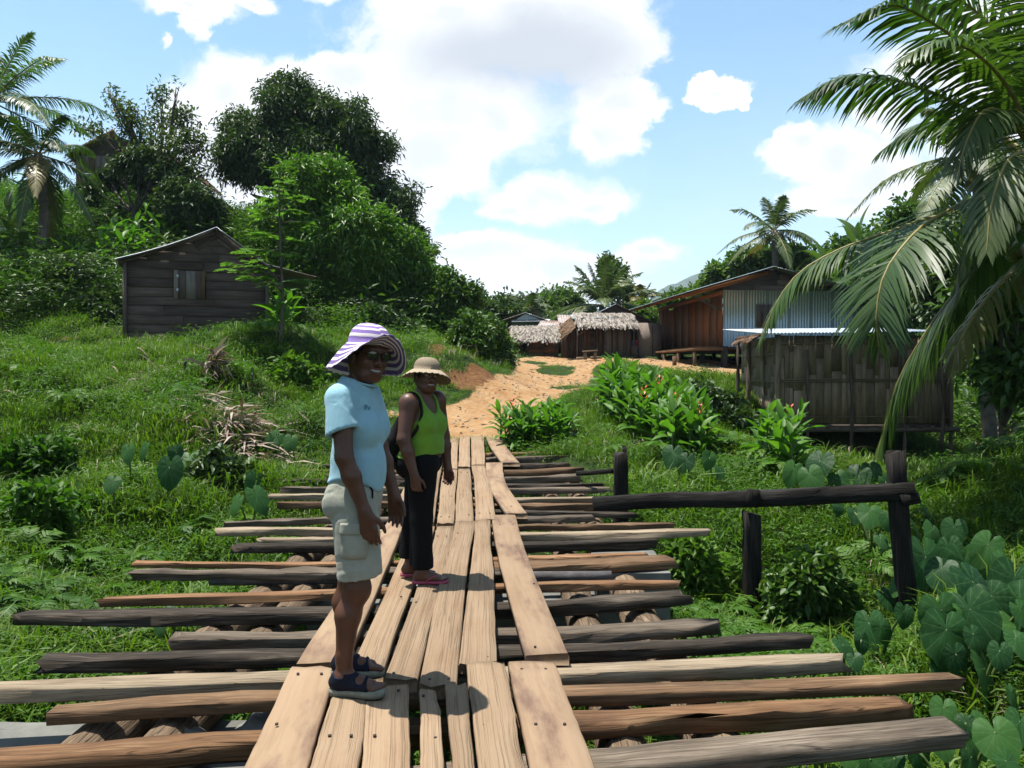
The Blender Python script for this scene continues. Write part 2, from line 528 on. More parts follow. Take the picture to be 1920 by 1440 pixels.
# ------------------------------------------------------------------ the ground
GP = [  # image x, image y, metres away: spots read off the photograph
    (100, 1400, 4.6), (0, 1250, 5.8), (300, 1200, 7.0), (0, 1100, 7.5), (200, 1050, 8.5), (450, 1010, 9.3), (0, 950, 9.5),
    (300, 900, 11), (550, 880, 11.5), (0, 800, 12), (250, 780, 13), (450, 830, 12), (400, 700, 15), (400, 658, 16.3), (200, 690, 15.5),
    (600, 655, 17), (560, 760, 13.6), (620, 850, 12.6), (100, 680, 17), (0, 620, 20), (240, 650, 19.5), (500, 646, 20.5),
    (300, 640, 23), (480, 630, 23.5), (300, 480, 26.5), (180, 470, 26), (300, 420, 28.5), (150, 376, 31), (330, 385, 31), (420, 405, 31), (480, 405, 31.5), (0, 400, 31),
    (560, 560, 25), (650, 620, 24), (700, 520, 29), (780, 560, 29), (800, 610, 26), (870, 650, 26), (950, 690, 26), (0, 520, 25), (60, 480, 27),
    (120, 522, 22), (150, 605, 20.6), (60, 600, 20.6), (800, 650, 21), (900, 680, 23), (860, 745, 18.3), (780, 780, 16), (740, 782, 15.6), (700, 720, 18), (720, 660, 19.5),
    (880, 800, 15.2), (950, 760, 18), (1000, 720, 22), (1040, 690, 27), (1090, 675, 31), (960, 678, 30), (1250, 682, 29), (1350, 692, 27.5),
    (1120, 685, 28), (1110, 740, 20), (1200, 720, 22), (1380, 710, 22), (960, 800, 14.5), (1050, 800, 14.3), (1080, 850, 12.5), (1200, 880, 12),
    (1300, 900, 11.5), (1200, 955, 10), (1380, 850, 14), (1420, 780, 17.5), (1500, 898, 16), (1700, 915, 16), (1850, 890, 16.5), (1600, 790, 20), (1850, 760, 22),
    (1500, 950, 10.5), (1420, 1185, 8.1), (1300, 1090, 8.5), (1600, 1010, 9.5), (1690, 1215, 7.3), (1850, 1000, 9), (1910, 860, 12.5),
    (1850, 1200, 6.5), (1900, 1400, 5), (1600, 1300, 5.6), (1300, 1210, 6.6), (1700, 720, 28), (1900, 700, 28), (1600, 660, 38), (1900, 655, 38),
    (300, 665, 16.6), (400, 725, 15.7), (400, 775, 14.4), (500, 662, 16.8), (520, 735, 16.0), (540, 790, 14.2), (300, 700, 15.9), (300, 750, 14.6), (590, 700, 16.7), (610, 760, 15.2),
    (1100, 668, 38), (900, 660, 36), (700, 640, 38),
]
GW = [P(*g) for g in GP]
for x, y, z in [(-1.4, 3.5, -1.0), (1.4, 3.5, -1.0), (0, 5, -1.15), (-1.2, 6, -1.15), (1.2, 6, -1.1), (0, 8, -1.0), (-1.2, 8.5, -.75), (1.2, 8.3, -.8), (0, 10.2, -.5),
                (-1.2, 10.5, -.35), (1, 10.5, -.35), (0, 12.4, -.05), (0, 13.8, .28), (-1, 14, .36), (.8, 13.6, .28), (0, 0, -1.1), (-4, 0, -.8), (4, 0, -.9), (-9, 2, 0.0), (8, 2, .1),
                (-5, -5, -.4), (5, -5, -.4), (0, -5, -.4), (9, 5, 0), (-9, 7, .6), (-12, 12, 2.2), (12, 12, 1.4), (-20, 20, 5.5), (-26, 30, 9.5), (-30, 45, 11), (-10, 45, 5), (0, 50, 2.6), (12, 50, 3), (30, 45, 4), (22, 25, 2.6), (28, 12, 3), (-25, 8, 4)]:
    GW.append(np.array((x, y, z), float))
GW = np.array(GW)


def _k(r2): return 0.5 * r2 * np.log(r2 + 1e-9)


_n = len(GW)
_A = np.zeros((_n + 3, _n + 3))
_d2 = ((GW[:, None, :2] - GW[None, :, :2]) ** 2).sum(-1)
_A[:_n, :_n] = _k(_d2) + np.eye(_n) * 0.08
_A[:_n, _n] = 1
_A[:_n, _n + 1:] = GW[:, :2]
_A[_n:, :_n] = _A[:_n, _n:].T
_W = np.linalg.solve(_A, np.concatenate((GW[:, 2], np.zeros(3))))


def ground_base(x, y):
    x = np.asarray(x, float)
    y = np.asarray(y, float)
    sh = x.shape
    xc, yc = np.clip(x.ravel(), -30, 30), np.clip(y.ravel(), -5, 50)
    out = np.zeros(len(xc))
    for s in range(0, len(xc), 8000):
        a, b = xc[s:s + 8000], yc[s:s + 8000]
        r2 = (a[:, None] - GW[None, :, 0]) ** 2 + (b[:, None] - GW[None, :, 1]) ** 2
        out[s:s + 8000] = _k(r2) @ _W[:_n] + _W[_n] + _W[_n + 1] * a + _W[_n + 2] * b
    return out.reshape(sh)


# the dirt track, outlined on the ground
PATH_PX = [(836, 818), (932, 815), (940, 800), (1005, 765), (1080, 737), (1104, 705), (1110, 686), (1180, 686), (1240, 692), (1300, 702), (1400, 712), (1420, 700),
           (1400, 686), (1240, 674), (1150, 672), (1050, 669), (955, 672), (978, 690), (962, 710), (900, 745), (845, 765), (735, 777), (725, 789), (800, 795)]


def hits(pxs, f=ground_base):
    pxs = np.asarray(pxs, float)
    d = np.exp(np.linspace(math.log(2.6), math.log(48), 700))
    X = (pxs[:, 0, None] - 960) / F * d
    Z = CAMZ - (pxs[:, 1, None] - HOR) / F * d
    G = f(X, np.broadcast_to(d, X.shape))
    below = Z < G
    i = np.where(below.any(1), below.argmax(1), len(d) - 1)
    r = np.arange(len(pxs))
    return np.stack([X[r, i], d[i], G[r, i]], -1)


PATHW = hits(PATH_PX)[:, :2]


def poly_sdf(x, y, poly):
    """signed distance to a polygon in plan, negative inside"""
    sh = np.shape(x)
    p = np.stack([np.ravel(x), np.ravel(y)], -1)
    d = np.full(len(p), 1e9)
    ins = np.zeros(len(p), bool)
    for i in range(len(poly)):
        a, b = poly[i], poly[(i + 1) % len(poly)]
        e = b - a
        w = p - a
        t = np.clip((w @ e) / (e @ e + 1e-12), 0, 1)
        d = np.minimum(d, np.linalg.norm(w - t[:, None] * e, axis=1))
        c = (a[1] > p[:, 1]) != (b[1] > p[:, 1])
        xi = a[0] + (p[:, 1] - a[1]) / (b[1] - a[1] + 1e-12) * (b[0] - a[0])
        ins ^= c & (p[:, 0] < xi)
    return np.where(ins, -d, d).reshape(sh)


_isl = hits([(1040, 692), (1065, 728), (1000, 682)])
SOIL_PX = [(865, 716, .7, .8), (905, 708, .5, .6), (820, 655, .3, 1.2), (130, 642, .5, .35), (1520, 905, .3, .4), (480, 400, 2.0, 1.0)]
_soil = hits([(a, b) for a, b, _, _ in SOIL_PX])


def path_mask(x, y):
    s = poly_sdf(x, y, PATHW) + fbm(np.asarray(x) * 1.7, np.asarray(y) * 1.3, 3, 5) * .45 - .12
    m = np.clip(0.5 - s / 0.35, 0, 1)
    for (a, b, _), (rx, ry) in zip(_isl, ((.75, 1.9), (.45, .7), (.6, .8))):
        e = ((x - a) / rx) ** 2 + ((y - b) / ry) ** 2 + fbm(np.asarray(x) * 3, np.asarray(y) * 2, 3, 9) * 1.8
        m = m * np.clip((e - .5) / .6, 0, 1)
    return m


def soil_mask(x, y):
    m = np.zeros(np.shape(x))
    for (a, b, _), (_, _, rx, ry) in zip(_soil, SOIL_PX):
        if rx <= 0: continue
        e = ((x - a) / rx) ** 2 + ((y - b) / ry) ** 2 + fbm(np.asarray(x) * 2.5, np.asarray(y) * 2.5, 3, 21) * 1.5
        m = np.maximum(m, np.clip(1.25 - e, 0, 1))
    return m


def ground(x, y):
    x = np.asarray(x, float)
    y = np.asarray(y, float)
    z = ground_base(x, y)
    pm = np.clip(0.6 - poly_sdf(x, y, PATHW) / 1.2, 0, 1)
    amp = (1 - pm) * np.clip((50 - y) / 20, 0, 1)
    amp = amp * np.clip(np.maximum(np.abs(x) - 1.3, y - 14.5) / 1.5 + .25, 0, 1)
    left = np.clip((-x - 1) / 3, 0, 1)
    z = z + amp * (fbm(x * .55, y * .45, 3, 1) * (.50 + .35 * left) + fbm(x * 1.5, y * 1.2, 3, 4) * .6)
    z = z + pm * fbm(x * .9, y * .6, 3, 8) * .14
    return z


def _lines(*segs):
    out = []
    for a, b, st in segs:
        out.append(np.arange(a, b, st))
    return np.concatenate(out)


_gx = np.concatenate([_lines((-700, -80, 80), (-80, -28, 2.5), (-28, -12, .32), (-12, 10, .13), (10, 22, .35), (22, 80, 2.5), (80, 701, 80))])
_gy = np.concatenate([_lines((-80, -6, 12), (-6, 2.4, .7), (2.4, 20, .13), (20, 36, .24), (36, 60, 1), (60, 120, 10), (120, 801, 80))])
_X, _Y = np.meshgrid(_gx, _gy)
_Z = ground(_X, _Y)
_nx, _ny = len(_gx), len(_gy)
_i = np.arange(_ny - 1)[:, None] * _nx
_j = np.arange(_nx - 1)[None]
_Fq = np.stack([_i + _j, _i + _j + 1, _i + _nx + _j + 1, _i + _nx + _j], -1).reshape(-1, 4)
gme = mesh_np('ground', np.stack([_X, _Y, _Z], -1).reshape(-1, 3), [_Fq], True)
for nm, arr in (('path', path_mask(_X, _Y)), ('soil', soil_mask(_X, _Y))):
    at = gme.attributes.new(nm, 'FLOAT', 'POINT')
    at.data.foreach_set('value', np.ascontiguousarray(arr.ravel(), dtype=np.float32))

m, nt, b = mat('ground_soil_and_grass')
oc = node(nt, 'ShaderNodeTexCoord').outputs['Object']
pa = node(nt, 'ShaderNodeAttribute', {'attribute_name': 'path'}).outputs['Fac']
so = node(nt, 'ShaderNodeAttribute', {'attribute_name': 'soil'}).outputs['Fac']
n1 = noise(nt, oc, 1.3, 6, .62)
n2 = noise(nt, oc, 9.0, 6, .65)
n3 = noise(nt, oc, 30.0, 5, .65)
dirt = ramp(nt, math_(nt, 'ADD', math_(nt, 'MULTIPLY', n1, .5), math_(nt, 'MULTIPLY', n2, .5)), [(.30, (.34, .16, .06)), (.45, (.50, .285, .13)), (.60, (.62, .41, .22)), (.8, (.72, .53, .33))])
redd = ramp(nt, n2, [(.3, (.12, .055, .025)), (.55, (.26, .125, .052)), (.8, (.36, .20, .095))])
green = ramp(nt, n2, [(.25, (.018, .028, .008)), (.5, (.035, .07, .014)), (.8, (.085, .10, .03))])
e1 = smooth(nt, math_(nt, 'ADD', pa, math_(nt, 'MULTIPLY_ADD', n2, .9, -.45)), .3, .6)
e2 = smooth(nt, math_(nt, 'ADD', so, math_(nt, 'MULTIPLY_ADD', n2, .9, -.45)), .35, .6)
col = mixc(nt, e1, mixc(nt, e2, green, redd), dirt)
nt.links.new(col, b.inputs['Base Color'])
b.inputs['Roughness'].default_value = .95
b.inputs['Specular IOR Level'].default_value = .1
bp = node(nt, 'ShaderNodeBump', None, Strength=1.0, Distance=.09, Height=math_(nt, 'ADD', n2, math_(nt, 'MULTIPLY', n3, .4)))
nt.links.new(bp.outputs[0], b.inputs['Normal'])
M['ground'] = m
tag(link('ground', gme, m), kind='structure', label='grassy gully banks and orange dirt track')


def G(px, py): return hits([(px, py)], ground)[0]


# ------------------------------------------------------------------ far hills
def ridge(name, pts, depth, thick, base, mt, label):
    """a long hill: skyline points in the picture give its crest at that distance"""
    pts = np.array([P(x, y, depth) for x, y in pts])
    c = bez(pts, 60)
    rows = []
    for t in np.linspace(-1, 1, 15):
        w = max(0.0, 1 - abs(t) ** 1.5)
        r = c.copy()
        r[:, 1] += t * thick
        r[:, 2] = base + (c[:, 2] - base) * w
        s = thick * .02
        r[:, 2] += (fbm(r[:, 0] / thick * 9, r[:, 1] / thick * 9, 4, 3)) * (c[:, 2] - base) * .30 * (w > 0)
        rows.append(r)
    V = np.array(rows).reshape(-1, 3)
    i = np.arange(14)[:, None] * 60
    j = np.arange(59)[None]
    Fq = np.stack([i + j, i + j + 1, i + 61 + j, i + 60 + j], -1).reshape(-1, 4)
    return tag(link(name, mesh_np(name, V, [Fq], True), mt), label, None, None, 'structure')


M['farhill'] = plain('forested_hillside', (.045, .075, .03), nscale=.06, var=.4, bump=.6)
M['nearhill'] = plain('green_hillside', (.07, .13, .03), nscale=.5, var=.4, bump=.6)
ridge('hill', [(1000, 700), (1130, 640), (1200, 572), (1245, 540), (1290, 519), (1340, 507), (1440, 480), (1600, 470), (1900, 500), (2300, 560)], 1400, 500, -10, M['farhill'], 'distant blue wooded mountain')

# ------------------------------------------------------------------ bridge
def zdeck(d):
    t = np.clip((np.asarray(d, float) - 7.5) / 6.7, 0, 1)
    return .40 * t ** 1.35


def deck_pt(px, py, dz=0.0):
    d = np.linspace(2.5, 16, 2600)
    z = CAMZ - (py - HOR) / F * d
    i = int(np.argmin(np.abs(z - (zdeck(d) + dz))))
    return P(px, py, d[i])


bridge = empty('wooden_bridge', (0, 3, 0), label='long timber footbridge of tan running planks laid over weathered cross timbers', cat='bridge')


def bparent(o):
    o.parent = bridge
    o.matrix_parent_inverse = Matrix.Translation((0, -3, 0))
    return o


PLANKS = [  # near left x, near right x, y ; far left x, far right x, y ; kind, bow
    (441, 567, 1470, 544, 629, 1250, 'track', 0), (565, 668, 1480, 631, 689, 1284, 'plank', 0), (672, 768, 1480, 690, 767, 1283, 'plank', 0),
    (790, 834, 1480, 785, 818, 1293, 'plank', .08), (848, 893, 1480, 834, 876, 1289, 'plank', 0), (904, 993, 1480, 872, 946, 1247, 'plank', 0), (1003, 1132, 1480, 952, 1039, 1240, 'track', 0),
    (556, 648, 1243, 730, 762, 969, 'track', 0), (654, 714, 1256, 778, 815, 985, 'plank', 0), (718, 781, 1276, 819, 850, 986, 'plank', .1), (785, 857, 1288, 853, 890, 979, 'plank', -.1), (862, 931, 1246, 892, 920, 978, 'plank', 0),
    (987, 1067, 1226, 921, 967, 966, 'track', -.2),
    (731, 762, 967, 778, 796, 868, 'track', 0), (786, 814, 982, 806, 827, 880, 'plank', 0), (818, 850, 982, 830, 857, 880, 'plank', 0), (853, 888, 978, 859, 882, 879, 'plank', 0), (890, 929, 975, 884, 909, 874, 'plank', .25),
    (951, 989, 962, 911, 942, 868, 'track', -.6),
    (808, 828, 878, 820, 838, 821, 'plank', 0), (830, 857, 879, 839, 860, 820, 'plank', 0), (859, 882, 877, 862, 881, 818, 'plank', 0), (884, 909, 872, 883, 907, 812, 'plank', 0),
    (942, 975, 866, 908, 935, 811, 'track', -.4),
]


def plank(q, k):
    nl, nr, ny, fl, fr, fy, kind, bow = q
    a, b2 = deck_pt(nl, ny), deck_pt(nr, ny)
    c, d = deck_pt(fl, fy), deck_pt(fr, fy)
    r = np.random.default_rng(k + 40)
    segs = 16
    t = np.linspace(0, 1, segs + 1)[:, None]
    L = a + (c - a) * t
    Rr = b2 + (d - b2) * t
    bend = np.sin(t[:, 0] * PI) * bow * .12
    wob = r.normal(0, 1, (segs + 1, 2))
    tt = np.linspace(0, 4, segs + 1)
    wob = np.stack([np.interp(tt, range(5), r.normal(0, 1, 5)) for _ in (0, 1)], -1) * (.0045 if kind == 'plank' else .002) + wob * .0014
    L[:, 0] += bend + wob[:, 0]
    Rr[:, 0] += bend + wob[:, 1]
    dz = zdeck(L[:, 1]) + r.uniform(-.008, .012) + (.004 * np.sin(t[:, 0] * 9 + k))
    L[:, 2] = Rr[:, 2] = 0
    th = .062 if kind == 'plank' else .055
    n = 8
    V = np.zeros((segs + 1, n, 3))
    e = .007
    across = (Rr - L)
    across /= np.linalg.norm(across, axis=1)[:, None]
    up = np.array((0, 0, 1.0))
    Wd = np.linalg.norm(Rr - L, axis=1)[:, None]
    prof = [(0, -th), (0, -e), (e, 0), (.33, .0012), (.66, .0012), (-e, 0), (-0.0001, -e), (-0.0002, -th)]
    for i, (s, z) in enumerate(prof):
        off = s * Wd if (0 < s < 1 and s > .1) else (Wd + s if s < 0 else np.full_like(Wd, s))
        V[:, i] = L + across * off
        V[:, i, 2] = dz + z
        jj = r.normal(0, .0035, segs + 1)
        V[:, i, 2] += jj * (1 if kind == 'plank' else .4)
    V[0, :, 1] += r.uniform(-.02, .02, n)
    V[-1, :, 1] += r.uniform(-.02, .02, n)
    Vf = V.reshape(-1, 3)
    i = np.arange(segs)[:, None] * n
    j = np.arange(n)[None]
    Fq = np.stack([i + j, i + n + j, i + n + (j + 1) % n, i + (j + 1) % n], -1).reshape(-1, 4)[:, ::-1]
    caps = np.array([list(range(n)), [n * segs + q for q in range(n)][::-1]])
    ux = np.array([0, th, th, .33 * Wd.mean() + th, .66 * Wd.mean() + th, Wd.mean() + th, Wd.mean() + th + e, Wd.mean() + 2 * th, 2 * Wd.mean() + 2 * th])
    Ln = np.concatenate(([0], np.cumsum(np.linalg.norm(np.diff(L, axis=0), axis=1))))
    ii = np.repeat(np.arange(segs), n)
    jj = np.tile(np.arange(n), segs)
    uvq = np.stack([np.stack([ux[jj], Ln[ii]], -1), np.stack([ux[jj], Ln[ii + 1]], -1), np.stack([ux[jj + 1], Ln[ii + 1]], -1), np.stack([ux[jj + 1], Ln[ii]], -1)], 1)[:, ::-1].reshape(-1, 2)
    uvc = np.tile(np.stack([np.linspace(0, .2, n), np.linspace(0, .03, n)], -1), (2, 1))
    bparent(link('plank', mesh_np('plank', Vf, [Fq, caps], False, np.vstack([uvq, uvc])), M[kind]))


for k, q in enumerate(PLANKS): plank(q, k)

mb = MB()
mb.tube([(0, 0, -.004), (0, 0, .0035)], .0075, 7)
NAIL = mb.mesh('nail')
NAIL.materials.append(M['nail'])
for k, q in enumerate(PLANKS[:19]):
    r = np.random.default_rng(k + 400)
    for t in (.05, .5, .93):
        for s in (.25, .75):
            if r.random() < .3: continue
            y_ = q[2] + (q[5] - q[2]) * t
            x_ = (q[0] + (q[1] - q[0]) * s) * (1 - t) + (q[3] + (q[4] - q[3]) * s) * t
            n_ = deck_pt(x_, y_ if t > .1 else q[2] - 12)
            n_[2] = float(zdeck(n_[1])) + .006
            o = bparent(link('nail', NAIL))
            o.location = Vector(n_)
            o.rotation_euler = (0, 0, r.uniform(0, 3))

# cross timbers: points along the top edge (left end ... right end), width, height, material
BEAMS = [
    ([(-60, 1416), (480, 1380), (1080, 1344), (1704, 1312)], .125, .085, 'orange', .007),
    ([(107, 1328), (511, 1303), (1060, 1297), (1793, 1267)], .14, .055, 'brown', .003),
    ([(-60, 1287), (538, 1266), (1047, 1254), (1580, 1230)], .15, .07, 'pale', .003),
    ([(78, 1232), (555, 1227), (1067, 1209), (1511, 1188)], .14, .07, 'dark', .005),
    ([(333, 1192), (582, 1188), (1058, 1180), (1344, 1163)], .15, .07, 'grey', .004),
    ([(40, 1148), (611, 1142), (1033, 1128), (1284, 1110)], .16, .075, 'dark', .005),
    ([(193, 1121), (613, 1110), (1015, 1096), (1273, 1089)], .10, .055, 'orange', .004),
    ([(247, 1072), (622, 1069), (940, 1070)], .15, .055, 'grey', .007),
    ([(256, 1053), (622, 1053), (998, 1042), (1206, 1037)], .09, .045, 'orange', .003),
    ([(900, 1058), (1000, 1056), (1255, 1045)], .22, .075, 'brown', .004),
    ([(438, 1020), (617, 1018), (982, 1018), (1229, 1011)], .15, .07, 'dark', .004),
    ([(489, 1009), (700, 1009), (800, 1009)], .10, .05, 'pale', .003),
    ([(407, 991), (620, 991), (978, 1001), (1327, 992)], .12, .065, 'pale', .004),
    ([(422, 979), (620, 972), (700, 970)], .13, .06, 'grey', .004),
    ([(760, 985), (971, 985), (1260, 981)], .10, .055, 'brown', .004),
    ([(700, 970), (940, 969), (1113, 966)], .13, .06, 'grey', .003),
    ([(760, 958), (900, 956), (1193, 962)], .11, .05, 'dark', .004),
    ([(522, 942), (700, 942), (940, 946), (1118, 945)], .14, .07, 'brown', .004),
    ([(505, 927), (700, 927), (940, 933), (1189, 931)], .13, .06, 'pale', .004),
    ([(533, 913), (700, 913), (940, 917), (1147, 913)], .15, .07, 'grey', .004),
    ([(527, 899), (700, 899), (940, 908), (1129, 906)], .13, .07, 'dark', .005),
    ([(545, 890), (700, 890), (940, 896), (1089, 890)], .16, .09, 'grey', .005),
    ([(556, 881), (700, 881), (940, 882), (1089, 876)], .15, .08, 'brown', .005),
    ([(560, 872), (700, 871), (960, 870), (1064, 867)], .17, .09, 'dark', .005),
    ([(900, 859), (960, 858), (1073, 853)], .18, .09, 'grey', .005),
    ([(900, 850), (960, 849), (1073, 845)], .18, .09, 'brown', .005),
]
for k, (pp, w, h, mk_, jit) in enumerate(BEAMS):
    pts = [deck_pt(x, y, -.064) for x, y in pp]
    rr = np.random.default_rng(k)
    segs = 14
    for q_ in pts[1:-1]: q_[2] += rr.normal(0, .006)
    wsv = w * (1 + rr.normal(0, .05, segs + 1))
    wsv[0] *= rr.uniform(.55, .95)
    wsv[-1] *= rr.uniform(.6, .95)
    bparent(timber('cross_timber', pts, w, h, M[mk_], None, segs=segs, jit=jit * 1.8, seed=k, endjag=.045, top=True, ws=wsv, ch=.09))
pts = [deck_pt(-60, 1510, -.064), deck_pt(500, 1475, -.064), deck_pt(1113, 1420, -.064), deck_pt(1782, 1358, -.064)]
bparent(timber('cross_timber', pts, .17, .075, M['grey'], None, segs=16, jit=.005, seed=91, endjag=.03, top=True))
bparent(timber('cross_timber', [(-2.6, 2.55, -.064), (2.4, 2.75, -.064)], .15, .08, M['dark'], None, segs=10, jit=.004, seed=92, top=True))
a, b_ = deck_pt(395, 1085, -.12), deck_pt(1147, 1081, -.12)
bparent(pole('cross_log', [a, (a + b_) / 2 + np.array((0, .02, 0)), b_], .055, .042, M['greylog'], None, n=12, segs=14, jit=.003, seed=4))
# bearer logs running lengthwise under the cross timbers
for k, (x0, x1, r0) in enumerate([(-1.98, -1.95, .13), (-1.62, -1.66, .12), (.50, .52, .125), (.98, .86, .14)]):
    ys = np.array([2.3, 4.5, 7.0, 9.4, 12.8])
    if k == 0: ys = np.array([2.2, 3.0, 5.0, 7.0, 9.0])
    pts = [(x0 + (x1 - x0) * i / 4, y, float(zdeck(y)) - .064 - .075 - r0 - .005) for i, y in enumerate(ys)]
    bparent(pole('bearer_log', pts, r0, r0 * .88, M['log'], None, n=12, segs=16, jit=.006, seed=k + 20))

# concrete abutments carrying the bearers
def slab(name, lo, hi, mt, label, cat, seed=0, rough=.03, parent=None):
    r = np.random.default_rng(seed)
    nx_, ny_, nz_ = 12, 8, 6
    mb = MB()
    lo, hi = np.array(lo, float), np.array(hi, float)
    import itertools
    def face(o, u_, v_, nu, nv):
        s, t_ = np.meshgrid(np.linspace(0, 1, nu + 1), np.linspace(0, 1, nv + 1))
        Pn = o + s[..., None] * u_ + t_[..., None] * v_
        i = np.arange(nv)[:, None] * (nu + 1)
        j = np.arange(nu)[None]
        mb.add(Pn.reshape(-1, 3), np.stack([i + j, i + j + 1, i + nu + 2 + j, i + nu + 1 + j], -1).reshape(-1, 4))
    d = hi - lo
    X_, Y_, Z_ = np.array((d[0], 0, 0)), np.array((0, d[1], 0)), np.array((0, 0, d[2]))
    face(lo + Z_, X_, Y_, nx_, ny_)
    face(lo, X_, Z_, nx_, nz_)
    face(lo + X_, Y_, Z_, ny_, nz_)
    face(lo + Y_ + X_, -X_, Z_, nx_, nz_)
    face(lo + Y_, -Y_, Z_, ny_, nz_)
    me = mb.mesh(name)
    V = np.zeros(len(me.vertices) * 3, np.float32)
    me.vertices.foreach_get('co', V)
    V = V.reshape(-1, 3)
    q = V * 2.1
    V[:, 0] += fbm(q[:, 1] + q[:, 2] * 1.3, q[:, 2], 3, seed) * rough * 3
    V[:, 1] += fbm(q[:, 0] + q[:, 2] * 1.1, q[:, 2], 3, seed + 5) * rough * 3
    V[:, 2] += fbm(q[:, 0], q[:, 1], 3, seed + 9) * rough * 1.2
    me.vertices.foreach_set('co', V.ravel())
    me.update()
    return tag(link(name, me, mt), label, cat)


slab('concrete_abutment', (-3.1, 3.0, -1.6), (-1.0, 4.25, -.345), M['concrete'], 'pale concrete slab under the near left end of the bridge', 'abutment', 3)
slab('concrete_pier', (-1.7, 6.62, -1.7), (1.30, 7.5, -.155 - .26), M['concrete'], 'blue grey concrete pier under the middle of the bridge', 'pier', 8)
slab('concrete_pad', (.72, 6.60, -.60), (1.31, 7.52, -.150), M['concrete'], 'raised concrete block at the right end of the bridge pier', 'block', 14, .015)
for k, (x, y, s) in enumerate([(.52, 3.35, .2), (.25, 3.7, .16), (-1.55, 3.8, .13), (-1.2, 3.95, .15), (1.15, 4.9, .2), (.75, 4.6, .16)]):
    import bmesh
    bm = bmesh.new()
    bmesh.ops.create_icosphere(bm, subdivisions=3, radius=s)
    for v_ in bm.verts:
        nrm = v_.co.normalized()
        v_.co += nrm * s * float(fbm(nrm.x * 2.5 + nrm.z * 2 + k * 7, nrm.y * 2.5, 3, k)) * .9
        v_.co.z *= .7
    me = bpy.data.meshes.new('boulder')
    bm.to_mesh(me)
    bm.free()
    o = link('boulder', me, M['rock'], loc=(x, y, (-.345 + s * .45) if (x < -1 and y > 3) else float(ground(x, y)) + s * .5))
    tag(o, 'mossy boulder lying in the dark gully beneath the near bridge timbers', 'boulder', 'boulders under the near end of the bridge')

# the old black railing beside the bridge
rail = empty('timber_railing', (3.0, 8.1, -.9), label='old black timber rail on posts crossing the grass right of the bridge', cat='railing')
def rparent(o):
    o.parent = rail
    o.matrix_parent_inverse = Matrix.Translation((-3.0, -8.1, .9))
    return o
rparent(timber('rail', [P(1112, 946, 9.0), P(1250, 938, 8.65), P(1410, 936, 8.1), P(1560, 928, 7.7), P(1718, 921, 7.2)], .10, .165, M['rail'], None, segs=14, jit=.006, seed=3, endjag=.03))
for px_, top, bot, d, w, lean in [(1410, 962, 1230, 8.12, .165, 4), (1690, 848, 1250, 7.36, .15, 26)]:
    rparent(timber('post', [P(px_ - lean * .4, top, d), P(px_ + lean * .6, bot, d)], w, w * .9, M['rail'], None, segs=8, jit=.006, seed=int(px_), up=(0, 1, 0), endjag=.03))
rparent(timber('peg', [P(1413, 918, 8.0), P(1409, 950, 8.0)], .11, .09, M['rail'], None, segs=2, jit=.006, seed=77, up=(0, 1, 0)))
rparent(timber('peg', [P(1690, 938, 7.25), P(1722, 932, 7.22)], .10, .10, M['rail'], None, segs=3, jit=.006, seed=78))
o = timber('bridge_post', [P(1163, 852, 9.35), P(1164, 1040, 9.35)], .16, .14, M['rail'], None, segs=8, jit=.008, seed=60, up=(0, 1, 0), endjag=.04)
tag(o, 'short black split post at the left end of the old rail', 'post')
o2 = timber('splinter', [P(1171, 838, 9.45), P(1172, 1020, 9.45)], .055, .06, M['rail'], o, segs=5, jit=.004, seed=61, up=(0, 1, 0), endjag=.03)
o = timber('side_rail', [P(1085, 888, 10.4), P(1150, 883, 9.6)], .07, .06, M['rail'], None, segs=5, jit=.004, seed=62)
tag(o, 'thin dark stick bridging from the cross timbers to the split post', 'rail')


# ------------------------------------------------------------------ sheet metal
def tin(name, cA, cB, rust=0.3, rough=.38, metal=.75, axis=None):
    m, nt, b = mat(name)
    oc = node(nt, 'ShaderNodeTexCoord').outputs['Object']
    n1 = noise(nt, oc, 2.2, 6, .65)
    n2 = noise(nt, oc, 14, 4, .6)
    oi = node(nt, 'ShaderNodeObjectInfo').outputs['Random']
    cA, cB = tuple(x * .8 for x in cA), tuple(x * .8 for x in cB)
    col = mixc(nt, n1, cA, cB)
    col = mixc(nt, math_(nt, 'MULTIPLY', oi, .12), col, tuple(x * .6 for x in cA))
    rs = smooth(nt, math_(nt, 'ADD', n1, math_(nt, 'MULTIPLY', n2, .3)), .78 - rust * .3, .95 - rust * .2)
    col = mixc(nt, rs, col, (.16, .075, .04))
    nt.links.new(col, b.inputs['Base Color'])
    nt.links.new(math_(nt, 'SUBTRACT', metal, math_(nt, 'MULTIPLY', rs, metal)), b.inputs['Metallic'])
    nt.links.new(math_(nt, 'MULTIPLY_ADD', n2, .3, rough - .1), b.inputs['Roughness'])
    return m


M['tin'] = tin('galvanised_sheet', (.52, .56, .60), (.66, .70, .74), .15)
M['tinblue'] = tin('bluish_zinc_sheet', (.30, .385, .42), (.43, .52, .555), .08, .35, .55)
M['rusttin'] = tin('rusty_sheet', (.30, .27, .26), (.45, .43, .43), .8, .6, .3)
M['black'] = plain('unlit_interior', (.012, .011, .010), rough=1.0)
M['clothred'] = plain('red_cloth', (.55, .04, .07), nscale=20)
M['clothblue'] = plain('blue_cloth', (.05, .10, .25), nscale=20)


